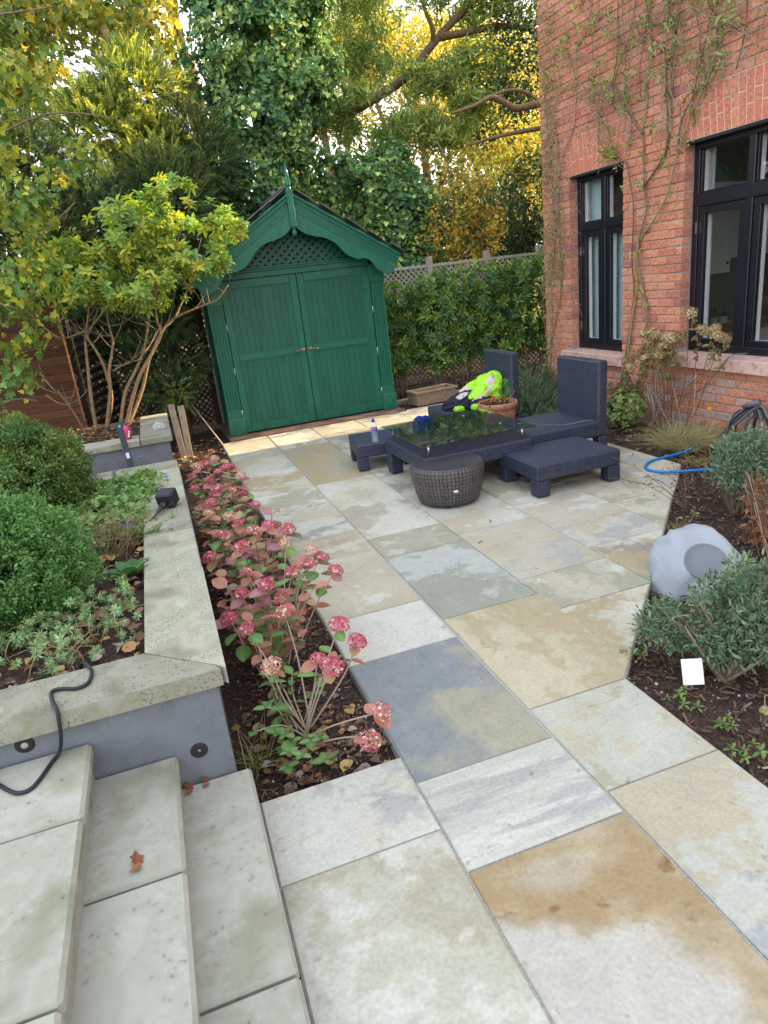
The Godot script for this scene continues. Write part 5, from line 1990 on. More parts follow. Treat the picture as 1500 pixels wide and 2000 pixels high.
# ---------------------------------------------------------------- the left beds
func build_left_plants() -> void:
	var tiny := []
	for k in 3:
		tiny.append(cluster("oval", 16, 0.018, 0.011, 0.028, Color(0.09, 0.2, 0.06), Color(0.22, 0.40, 0.13)))
	for q in [[Vector3(-0.87, 0.50, -3.24), 0.20, 0.375, "nearest clipped box ball of fresh dark green leaves in the raised planter", 6400, Color(0.85, 1.0, 0.9), Color(1.1, 1.05, 0.9)], [Vector3(-1.0, 0.50, -4.92), 0.27, 0.41, "farther clipped box ball of duller, bronze-tinged green leaves in the raised planter", 5200, Color(0.62, 0.6, 0.6), Color(1.35, 0.9, 0.6)]]:
		var b := thing("box_ball", q[3], "shrub", q[0], "clipped box balls in the raised planter")
		var r: float = q[2]
		var nb := []
		for k in 34:
			var dd := rdir()
			nb.append([Vector3(0, q[1], 0) + dd * r * 0.66, Vector3.ONE * r * rr(0.30, 0.38)])
		var xf := crown([[Vector3(0, q[1], 0), Vector3(r, r * 0.94, r)]], int(q[4] * 0.55), 0.7, 1.3, -0.35, 2.5, 0.82, 0.5, 3)
		xf.append_array(crown(nb, int(q[4] * 0.5), 0.7, 1.3, -0.5, 2.0, 0.7, 0.5, 4))
		var cols := tints(xf, q[5], q[6], 1.6, 8)
		foliage("sprig_leaves", tiny, M.leaf_gloss, xf, cols, b, 40)
		var st := nst()
		tube(st, [Vector3(0, -0.05, 0), Vector3(0.02, 0.1, 0.01), Vector3(0, 0.25, 0)], [0.03, 0.025, 0.015], 7)
		for k in 12:
			var d := rdir()
			tube(st, [Vector3(0, 0.12, 0), Vector3(0, q[1], 0) * 0.6 + d * r * 0.4, Vector3(0, q[1], 0) + d * r * 0.8], [0.01, 0.006, 0.003], 4, false)
		part("stem", st, M.bark, b)
	# cranesbill with violet flowers along the far coping
	var cr := thing("cranesbill", "low green cranesbill with a few violet flowers spilling over the far coping", "cranesbill", Vector3(-0.5, 0.52, -4.75))
	var fl := []
	for k in 2:
		fl.append(cluster("fern", 8, 0.05, 0.05, 0.055, Color(0.12, 0.24, 0.08), Color(0.28, 0.42, 0.16), "flat"))
	var xs := []
	for i in 520:
		xs.append(Transform3D(frame_to(Vector3.UP + rdir() * 0.5, rr(0, 6)).scaled_local(Vector3.ONE * rr(0.7, 1.2)), Vector3(rr(-0.4, 0.34) * rr(0.5, 1.0) + 0.05, rr(0.02, 0.11), rr(-0.5, 0.95))))
	foliage("cluster_leaves", fl, M.leaf, xs, tints(xs, Color(0.8, 0.9, 0.8), Color(1.25, 1.1, 0.8), 3.0), cr, 90)
	for p in [Vector3(-0.63, 0.66, -5.31), Vector3(-0.44, 0.67, -5.19), Vector3(-0.26, 0.7, -5.4), Vector3(-0.09, 0.64, -4.86), Vector3(-0.33, 0.64, -3.85)]:
		var st := nst()
		for k in 5:
			var t := TAU * k / 5
			leaf(st, "round", Transform3D(frame_to(Vector3(cos(t), 0.5, sin(t))), p - cr.position), 0.024, 0.022, Color(0.2, 0.12, 0.62))
		st.set_color(Color(0.12, 0.2, 0.06))
		tube(st, [p - cr.position - Vector3(rr(-0.03, 0.03), 0.1, 0.03), p - cr.position], [0.0025, 0.002], 4, false)
		part("flower", st, M.leaf, cr)
	# grey-green wormwood with bare woody stems behind the front coping
	var w := thing("wormwood", "sprawling grey-green wormwood with woody stems behind the front coping", "plant", Vector3(-0.6, 0.51, -2.75))
	var ws := []
	for k in 2:
		ws.append(cluster("thin", 22, 0.034, 0.009, 0.05, Color(0.2, 0.32, 0.14), Color(0.4, 0.55, 0.3), "rosette"))
	xs = []
	for i in 210:
		var s0 := Vector3(rr(-0.75, 0.3), 0, rr(-0.3, 0.3))
		for j in 2:
			xs.append(Transform3D(frame_to(Vector3.UP + rdir() * 0.9, rr(0, 6)).scaled_local(Vector3.ONE * rr(0.35, 0.85)), s0 * Vector3(1, 0, 1) + Vector3(rr(-0.03, 0.03), rr(0.02, 0.17), rr(-0.03, 0.03))))
	foliage("rosette_leaves", ws, M.leaf_dull, xs, tints(xs, Color(0.8, 0.9, 0.85), Color(1.2, 1.1, 0.9), 3.0), w, 80)
	for i in 60:
		var st := nst()
		var a := Vector3(rr(-0.8, 0.25), 0.01, rr(-0.2, 0.3))
		var d := Vector3(rr(-0.3, 0.3), rr(0.02, 0.12), rr(-0.12, 0.12))
		tube(st, curve([a, a + d * 0.3 + Vector3(rr(-0.03, 0.03), 0.03, rr(-0.03, 0.03)), a + d * 0.7 + Vector3(rr(-0.03, 0.03), 0.03, rr(-0.03, 0.03)), a + d], 3), [0.0035, 0.003, 0.003, 0.003, 0.003, 0.0025, 0.0025, 0.002, 0.002, 0.0015], 4, false)
		part("stem", st, M.bark_pale, w)
	# dry lavender stalks and a broad-leaved primrose beside the coping
	var dry := thing("dry_stalks", "clump of dry brown stalks between box ball and side coping", "plant", Vector3(-0.42, 0.51, -3.75))
	var st := nst()
	for i in 70:
		var a := Vector3(rr(-0.1, 0.1), 0, rr(-0.12, 0.12))
		tube(st, [a, a + Vector3(rr(-0.12, 0.12), rr(0.1, 0.18), rr(-0.1, 0.1)), a * 2.2 + Vector3(rr(-0.2, 0.2), rr(0.16, 0.3), rr(-0.2, 0.2))], [0.0024, 0.002, 0.001], 3, false)
	stuff(part("stalks", st, M.bark_pale, dry))
	var pr := thing("primrose", "broad-leaved green primrose growing against the side coping", "plant", Vector3(-0.33, 0.52, -3.38))
	for k in 8:
		var t := TAU * k / 8 + rr(-0.2, 0.2)
		st = nst()
		leaf(st, "round", Transform3D(frame_to(Vector3(cos(t), rr(0.3, 0.9), sin(t))), Vector3(0, 0.01, 0)), rr(0.11, 0.16), rr(0.06, 0.075), shade(Color(0.07, 0.19, 0.05), rr(0.8, 1.3)))
		part("leaf", st, M.leaf, pr)
	rhododendron()
	maple()


func rhododendron() -> void:
	var base := Vector3(-0.6, 0.5, -8.05)
	var r := thing("rhododendron", "spreading many-stemmed shrub with yellow-green leaf rosettes in the far planter", "shrub", base)
	var lines := [
		[[-0.76, 0.50], [-0.73, 0.90], [-0.69, 1.20], [-0.65, 1.50], [-0.61, 1.62], [-0.53, 1.86], [-0.5, 2.2]],
		[[-0.67, 0.50], [-0.53, 0.86], [-0.52, 1.13], [-0.55, 1.34], [-0.62, 1.53], [-0.63, 1.60], [-0.87, 1.56], [-1.07, 1.75]],
		[[-0.67, 0.50], [-0.52, 0.94], [-0.48, 1.17], [-0.38, 1.45], [-0.38, 1.69], [-0.3, 2.1]],
		[[-0.52, 0.50], [-0.38, 0.89], [-0.21, 1.13], [-0.07, 1.35], [0.05, 1.67], [0.21, 2.07], [0.25, 2.5]],
		[[-0.47, 0.50], [-0.22, 1.01], [-0.00, 1.29], [0.14, 1.49], [0.31, 1.62], [0.66, 1.72], [0.80, 1.76], [0.95, 1.9]],
		[[-0.45, 0.50], [-0.20, 0.89], [-0.05, 1.22], [0.13, 1.47], [0.12, 1.66], [0.22, 1.98], [0.41, 2.22], [0.6, 2.6]],
		[[0.31, 1.62], [0.46, 1.83], [0.56, 2.00], [0.75, 2.4]],
		[[-0.62, 1.57], [-0.44, 1.74], [-0.21, 1.94], [0.0, 2.3]],
		[[-0.45, 1.15], [-0.31, 1.21], [-0.11, 1.24]],
		[[-0.87, 0.50], [-0.94, 0.80], [-1.04, 1.04]]]
	var n := 0
	for l in lines:
		var p := []
		var dz := rr(-0.1, 0.1)
		for i in l.size():
			p.append(Vector3(l[i][0], l[i][1], base.z + dz * sin(i * 1.3)) - base)
		p = curve(p, 4)
		var st := nst()
		tube(st, p, taper(p.size(), 0.023 if n < 6 else 0.011, 0.006), 7)
		part("stem", st, M.bark_pale, r)
		# side twigs
		for k in 7:
			var at: Vector3 = p[int(rr(0.45, 0.98) * (p.size() - 1))]
			var d := Vector3(rr(-0.3, 0.3), rr(0.05, 0.35), rr(-0.25, 0.2))
			st = nst()
			var tw := curve([at, at + d * 0.5 + Vector3(0, -0.03, 0), at + d], 3)
			tube(st, tw, taper(tw.size(), 0.006, 0.003), 4, false)
			part("twig", st, M.bark_grey, r)
		n += 1
	var ro := []
	for k in 4:
		ro.append(cluster("oval", 11, 0.088, 0.04, 0.08, [Color(0.2, 0.33, 0.06), Color(0.26, 0.38, 0.06), Color(0.34, 0.4, 0.05), Color(0.18, 0.32, 0.09)][k], [Color(0.38, 0.52, 0.09), Color(0.5, 0.55, 0.08), Color(0.68, 0.6, 0.07), Color(0.32, 0.48, 0.13)][k], "rosette", Color(0.16, 0.11, 0.06)))
	var blobs := [[Vector3(-0.45, 2.15, -8.0), Vector3(0.5, 0.38, 0.4)], [Vector3(0.05, 2.55, -8.0), Vector3(0.5, 0.36, 0.42)], [Vector3(0.55, 2.62, -8.05), Vector3(0.45, 0.32, 0.4)], [Vector3(1.02, 2.5, -8.1), Vector3(0.38, 0.2, 0.3)], [Vector3(0.1, 1.95, -7.9), Vector3(0.5, 0.25, 0.4)], [Vector3(0.6, 2.2, -8.0), Vector3(0.45, 0.2, 0.35)], [Vector3(-0.75, 2.4, -7.95), Vector3(0.35, 0.3, 0.3)], [Vector3(0.62, 2.98, -8.1), Vector3(0.28, 0.12, 0.2)]]
	var xf := crown(at_base(blobs, base), 500, 0.75, 1.2, -0.08, 1.8, 0.45, 0.9, 5)
	foliage("rosette_leaves", ro, M.leaf, xf, tints(xf, Color(0.95, 1.15, 1.2), Color(1.5, 1.5, 1.5), 1.5), r, 260)


func maple() -> void:
	var base := Vector3(-2.6, 0.0, -7.9)
	var m := thing("maple_tree", "young maple with hanging yellow and green lobed leaves in front of the cedar fence", "tree", base)
	for l in [[Vector3(-2.6, -0.1, -7.9), Vector3(-2.5, 1.2, -7.9), Vector3(-2.3, 2.6, -8.0), Vector3(-2.0, 4.4, -8.1)], [Vector3(-2.5, 1.5, -7.9), Vector3(-1.6, 1.98, -7.7), Vector3(-1.13, 1.88, -7.7), Vector3(-0.99, 1.72, -7.7), Vector3(-0.85, 1.56, -7.65)], [Vector3(-2.35, 2.0, -7.95), Vector3(-1.30, 2.12, -7.7), Vector3(-1.07, 2.28, -7.7), Vector3(-0.84, 2.49, -7.7), Vector3(-0.4, 2.8, -7.7)], [Vector3(-2.5, 0.8, -7.9), Vector3(-1.55, 1.01, -7.7), Vector3(-1.40, 1.04, -7.7), Vector3(-1.2, 1.0, -7.65)], [Vector3(-2.2, 3.0, -8.0), Vector3(-1.3, 3.3, -7.9), Vector3(-0.5, 3.6, -7.9), Vector3(0.1, 3.55, -7.9)], [Vector3(-2.1, 3.6, -8.05), Vector3(-1.2, 4.3, -8.0), Vector3(-0.2, 4.5, -8.0)]]:
		var p := []
		for v in l:
			p.append(v - base)
		p = curve(p, 4)
		var st := nst()
		tube(st, p, taper(p.size(), 0.05 if l.size() == 4 and l[0].y < 0 else 0.018, 0.005), 6)
		part("limb", st, M.bark_grey, m)
	var lf := []
	for k in 5:
		lf.append(cluster("maple", 5, 0.088, 0.095, 0.11, [Color(0.12, 0.24, 0.06), Color(0.2, 0.32, 0.06), Color(0.4, 0.44, 0.05), Color(0.14, 0.27, 0.08), Color(0.3, 0.36, 0.05)][k], [Color(0.22, 0.36, 0.08), Color(0.36, 0.44, 0.07), Color(0.74, 0.64, 0.07), Color(0.24, 0.38, 0.1), Color(0.5, 0.48, 0.06)][k], "flat", Color(0.3, 0.14, 0.06)))
	var blobs := [[Vector3(-1.15, 2.2, -7.7), Vector3(0.45, 0.45, 0.35)], [Vector3(-1.35, 1.75, -7.7), Vector3(0.5, 0.45, 0.35)], [Vector3(-1.45, 1.3, -7.65), Vector3(0.35, 0.35, 0.3)], [Vector3(-0.95, 2.75, -7.8), Vector3(0.5, 0.35, 0.4)], [Vector3(-1.5, 3.1, -7.9), Vector3(0.7, 0.6, 0.5)], [Vector3(-0.6, 3.1, -7.9), Vector3(0.6, 0.3, 0.35)], [Vector3(-1.2, 4.0, -8.0), Vector3(0.9, 0.5, 0.5)]]
	var xf := crown(at_base(blobs, base), 520, 0.65, 1.1, 0.0, 1.8, 0.35, 0.0, 6)
	foliage("spray_leaves", lf, M.leaf, xf, tints(xf, Color(0.62, 0.75, 0.75), Color(1.2, 1.12, 0.9), 1.5), m, 240)


# ---------------------------------------------------------------- the right bed
func shrub(called: String, label: String, cat: String, base: Vector3, blobs: Array, meshes: Array, m: Material, n: int, s0: float, s1: float, gap: float, shell: float, single: int, a := Color(0.8, 0.85, 0.85), b := Color(1.2, 1.1, 1.0), stems := 8, stem_m: Material = null, group := "") -> Node3D:
	var t := thing(called, label, cat, base, group)
	var rel := at_base(blobs, base)
	var xf := crown(rel, n, s0, s1, gap, 2.0, shell, 0.5, n)
	foliage("sprig_leaves", meshes, m, xf, tints(xf, a, b, 1.5, n), t, single)
	for k in stems:
		var bl: Array = rel[k % rel.size()]
		var d := rdir()
		d.y = absf(d.y)
		var tip: Vector3 = bl[0] + d * bl[1] * 0.8
		var st := nst()
		var p := curve([Vector3(rr(-0.03, 0.03), -0.05, rr(-0.03, 0.03)), tip * 0.5 + Vector3(rr(-0.04, 0.04), 0, rr(-0.04, 0.04)), tip], 4)
		tube(st, p, taper(p.size(), 0.012, 0.004), 5)
		part("stem", st, stem_m if stem_m else M.bark_grey, t)
	return t


func build_right_bed() -> void:
	var olive := []
	for k in 3:
		olive.append(cluster("oval", 13, 0.042, 0.014, 0.05, Color(0.09, 0.17, 0.095), Color(0.27, 0.36, 0.22), "ball", Color(0.2, 0.17, 0.12)))
	shrub("olive_shrub", "near rounded grey-green evergreen shrub beside the white card", "shrub", Vector3(2.1, -0.04, -2.02), [[Vector3(2.11, 0.18, -2.11), Vector3(0.20, 0.16, 0.17)], [Vector3(2.33, 0.21, -2.13), Vector3(0.22, 0.17, 0.19)], [Vector3(1.94, 0.17, -2.22), Vector3(0.12, 0.1, 0.1)], [Vector3(2.22, 0.15, -1.98), Vector3(0.2, 0.13, 0.13)], [Vector3(2.5, 0.22, -2.1), Vector3(0.2, 0.17, 0.2)]], olive, M.leaf, 560, 0.6, 1.1, -0.2, 0.35, 150, Color(0.6, 0.72, 0.8), Color(1.35, 1.3, 1.1), 40, M.bark_grey, "grey-green shrubs of the right bed")
	shrub("olive_shrub", "farther rounded grey-green evergreen shrub behind the rock-shaped loudspeaker", "shrub", Vector3(3.66, -0.04, -3.5), [[Vector3(3.58, 0.33, -3.46), Vector3(0.2, 0.16, 0.18)], [Vector3(3.78, 0.34, -3.5), Vector3(0.2, 0.16, 0.2)], [Vector3(3.48, 0.22, -3.42), Vector3(0.12, 0.09, 0.12)]], olive, M.leaf, 330, 0.65, 1.15, -0.25, 0.4, 80, Color(0.75, 0.9, 0.95), Color(1.1, 1.15, 1.05), 7, M.bark_grey, "grey-green shrubs of the right bed")
	var bl := []
	for k in 2:
		bl.append(cluster("oval", 8, 0.06, 0.014, 0.06, Color(0.16, 0.24, 0.13), Color(0.36, 0.42, 0.26), "ball"))
	shrub("lavender", "pale grey-leaved sprig between the two evergreen shrubs at the bed", "plant", Vector3(3.75, -0.04, -3.25), [[Vector3(3.7, 0.2, -3.2), Vector3(0.22, 0.16, 0.16)]], bl, M.leaf_dull, 60, 0.7, 1.2, -1.0, 0.3, 30)
	# rusty collapsed perennial
	var ru := thing("withered_perennial", "rust-brown withered perennial collapsed behind the rock-shaped loudspeaker", "plant", Vector3(3.22, -0.04, -3.02))
	var st: SurfaceTool
	for i in 34:
		st = nst()
		var t := rr(-0.5, 1.9)
		var d := Vector3(sin(t) * 0.6, 0, cos(t)) * rr(0.15, 0.42)
		var p := curve([Vector3(rr(-0.04, 0.04), rr(0.32, 0.5), rr(-0.05, 0.05)), d * 0.4 + Vector3(0, rr(0.2, 0.32), 0), d + Vector3(0, 0.02, 0)], 3)
		tube(st, p, [0.0035], 4, false)
		part("stalk", st, M.stem_brown if i % 3 else M.trough_clay, ru)
	var rl := [cluster("oval", 6, 0.05, 0.02, 0.05, Color(0.2, 0.08, 0.04), Color(0.32, 0.17, 0.09), "droop")]
	var xs := []
	for i in 72:
		var t := rr(-0.5, 1.9)
		xs.append(Transform3D(frame_to(rdir()).scaled_local(Vector3.ONE * rr(0.6, 1.2)), Vector3(sin(t) * 0.6, 0, cos(t)) * rr(0.02, 0.3) + Vector3(0, rr(0.05, 0.42), 0)))
	foliage("sprig_leaves", rl, M.dead_leaf, xs, tints(xs, Color(0.8, 0.8, 0.8), Color(1.2, 1.1, 1)), ru, 46)
	grass_tuft("grass_tuft", "large straw-coloured ornamental grass tuft by the brick wall", Vector3(4.58, -0.05, -5.0), 1000, 0.5, Color(0.3, 0.3, 0.12), Color(0.6, 0.5, 0.28), 0.34)
	grass_tuft("grass_tuft", "greener small grass tuft behind the blue hose end", Vector3(4.3, -0.05, -4.55), 90, 0.2, Color(0.2, 0.22, 0.07), Color(0.5, 0.4, 0.2), 0.16)
	grass_tuft("grass_tuft", "small green grass tuft between rock-shaped loudspeaker and far shrub", Vector3(3.12, -0.05, -3.42), 80, 0.16, Color(0.14, 0.2, 0.06), Color(0.4, 0.34, 0.14), 0.14)
	var sed := []
	for k in 2:
		sed.append(cluster("round", 9, 0.055, 0.035, 0.05, Color(0.16, 0.26, 0.07), Color(0.4, 0.44, 0.17), "rosette"))
	shrub("sedum", "pale yellow-green sedum clump against the wall behind the near chair", "plant", Vector3(4.66, -0.04, -6.03), [[Vector3(4.64, 0.2, -6.0), Vector3(0.2, 0.2, 0.22)]], sed, M.leaf_dull, 150, 0.7, 1.2, -1.0, 0.25, 60)
	var sh: Node3D = get_node("sedum")
	xs = []
	for i in 26:
		xs.append(Transform3D(frame_to(Vector3.UP + rdir() * 0.3).scaled_local(Vector3.ONE * rr(0.4, 0.8)), Vector3(rr(-0.15, 0.15), 0.4 + rr(0.0, 0.09), rr(-0.2, 0.2))))
	foliage("flower_head", [flower_head(0.045, Color(0.12, 0.1, 0.05), Color(0.2, 0.17, 0.08), Color(0.25, 0.2, 0.1))], M.petal, xs, tints(xs, Color(1, 1, 1), Color(1, 1, 1)), sh, 26)
	var jun := []
	for k in 2:
		jun.append(cluster("thin", 40, 0.03, 0.007, 0.15, Color(0.12, 0.22, 0.14), Color(0.27, 0.40, 0.24), "spray", Color(0.1, 0.09, 0.05)))
	shrub("juniper", "low feathery dark juniper spreading behind the near chair", "shrub", Vector3(4.35, -0.05, -7.3), [[Vector3(4.2, 0.08, -7.2), Vector3(0.42, 0.2, 0.5)], [Vector3(4.5, 0.18, -7.7), Vector3(0.35, 0.2, 0.5)], [Vector3(3.95, 0.05, -6.9), Vector3(0.3, 0.13, 0.3)]], jun, M.leaf_dull, 1300, 0.7, 1.3, -0.8, 0.4, 120)
	# dried mophead hydrangea in front of the wall
	var dh := thing("dried_hydrangea", "dried tan hydrangea heads on tall bare stems in front of the brick pier", "hydrangea", Vector3(4.8, -0.04, -5.5))
	var dm := [flower_head(0.06, Color(0.44, 0.34, 0.18), Color(0.6, 0.5, 0.32), Color(0.3, 0.18, 0.09)), flower_head(0.06, Color(0.34, 0.24, 0.12), Color(0.5, 0.4, 0.22), Color(0.28, 0.17, 0.08))]
	var dl := cluster("oval", 7, 0.075, 0.03, 0.06, Color(0.2, 0.14, 0.07), Color(0.27, 0.25, 0.1), "droop")
	for q in [[0.95, -5.83], [0.97, -5.68], [0.96, -5.58], [0.92, -5.46], [0.76, -5.91], [0.78, -5.56], [1.18, -5.14], [1.02, -5.07], [1.03, -4.92], [0.62, -5.98], [0.72, -5.70], [0.88, -5.75], [0.84, -5.5], [0.93, -5.4], [0.96, -4.85]]:
		var tip := Vector3(4.72 + rr(-0.06, 0.06), q[0], q[1]) - dh.position
		st = nst()
		var p := curve([Vector3(rr(-0.05, 0.05), 0, (q[1] + 5.35) * 0.35 + rr(-0.1, 0.1)), Vector3(tip.x * 0.4, tip.y * 0.5, tip.z * 0.7), tip], 5)
		tube(st, p, taper(p.size(), 0.0045, 0.0025), 5, false)
		part("stem", st, M.stem_brown, dh)
		var s := rr(1.0, 1.5)
		inst("flower_head", dm[rng.randi() % 2], M.petal, dh, Transform3D(frame_to(Vector3.UP + rdir() * 0.5, rr(0, 6)).scaled_local(Vector3(s, s * 0.75, s)), tip))
		for k in 4:
			inst("withered_leaf", dl, M.dead_leaf, dh, Transform3D(Basis(Vector3.UP, rr(0, 6)).scaled(Vector3.ONE * rr(0.6, 1.1)), tip - Vector3(rr(-0.05, 0.05), 0.05 + 0.06 * k, rr(-0.06, 0.06))))
	for k in 14:
		st = nst()
		var z0 := rr(-0.35, 0.35)
		tube(st, curve([Vector3(rr(-0.1, 0.05), 0, z0), Vector3(rr(-0.15, 0.0), rr(0.25, 0.4), z0 + rr(-0.2, 0.2)), Vector3(rr(-0.15, 0.02), rr(0.5, 0.75), z0 * 1.2 + rr(-0.3, 0.3))], 4), [0.003], 4, false)
		part("stem", st, M.stem_pale if k % 2 else M.stem_brown, dh)
	# seed-head plant leaning over the paving
	var sd := thing("seed_head_plant", "thin dry stems with brown seed heads leaning over the paving corner", "plant", Vector3(3.42, -0.04, -3.72))
	for k in 9:
		st = nst()
		var tip := Vector3(rr(-0.42, 0.05), rr(0.2, 0.42), rr(-0.45, 0.1))
		var p := curve([Vector3.ZERO, tip * 0.5 + Vector3(0, 0.06, 0), tip], 4)
		tube(st, p, taper(p.size(), 0.003, 0.0014), 4, false)
		for j in 5:
			var at: Vector3 = p[int(rr(0.5, 1.0) * (p.size() - 1))]
			var e := at + rdir() * rr(0.04, 0.09)
			tube(st, [at, e], [0.0012], 3, false)
			lathe(st, [Vector2(0, -0.007), Vector2(0.007, 0), Vector2(0, 0.007)], 6, Transform3D(Basis(), e))
		part("stem", st, M.stem_brown, sd)
	var sc := thing("scabious", "pale lilac scabious flower on a thin stem at the bed edge", "flower", Vector3(1.98, -0.04, -1.62))
	st = nst()
	tube(st, curve([Vector3(0.1, 0, 0), Vector3(0.03, 0.12, 0.0), Vector3(0, 0.17, 0.03)], 4), [0.002], 4, false)
	tube(st, curve([Vector3(0.1, 0, 0), Vector3(-0.02, 0.16, -0.05), Vector3(-0.06, 0.12, -0.02)], 4), [0.002], 4, false)
	part("stem", st, M.stem_green, sc)
	inst("flower_head", flower_head(0.028, Color(0.42, 0.42, 0.7), Color(0.6, 0.6, 0.8), Color(0.7, 0.7, 0.8)), M.petal, sc, Transform3D(Basis(), Vector3(0, 0.17, 0.03)))
	inst("flower_head", flower_head(0.02, Color(0.4, 0.38, 0.2), Color(0.5, 0.48, 0.3), Color(0.4, 0.4, 0.2)), M.petal, sc, Transform3D(Basis(), Vector3(-0.06, 0.12, -0.02)))
	var wd := [cluster("oval", 7, 0.035, 0.014, 0.02, Color(0.1, 0.2, 0.05), Color(0.24, 0.34, 0.1), "rosette")]
	var says := ["small green weed in the dark soil in front of the white card", "small green weed between near shrub and paving edge", "small green weed below the far evergreen shrub", "small green weed by the sedum in front of the chair leg", "small green weed at the near right corner of the bed", "pale weed seedling by the near scabious"]
	var wp := [Vector3(1.8, -0.03, -1.93), Vector3(1.86, -0.03, -2.3), Vector3(3.3, -0.03, -3.55), Vector3(4.45, -0.03, -5.55), Vector3(1.86, -0.03, -1.72), Vector3(1.78, -0.03, -1.55)]
	for k in 6:
		var t := thing("weed", says[k], "weed", wp[k])
		for j in 5:
			inst("rosette_leaves", wd[0], M.leaf, t, Transform3D(frame_to(Vector3.UP + rdir() * 0.4).scaled_local(Vector3.ONE * rr(0.6, 1.1)), Vector3(rr(-0.06, 0.06), rr(0.01, 0.04), rr(-0.06, 0.06))))


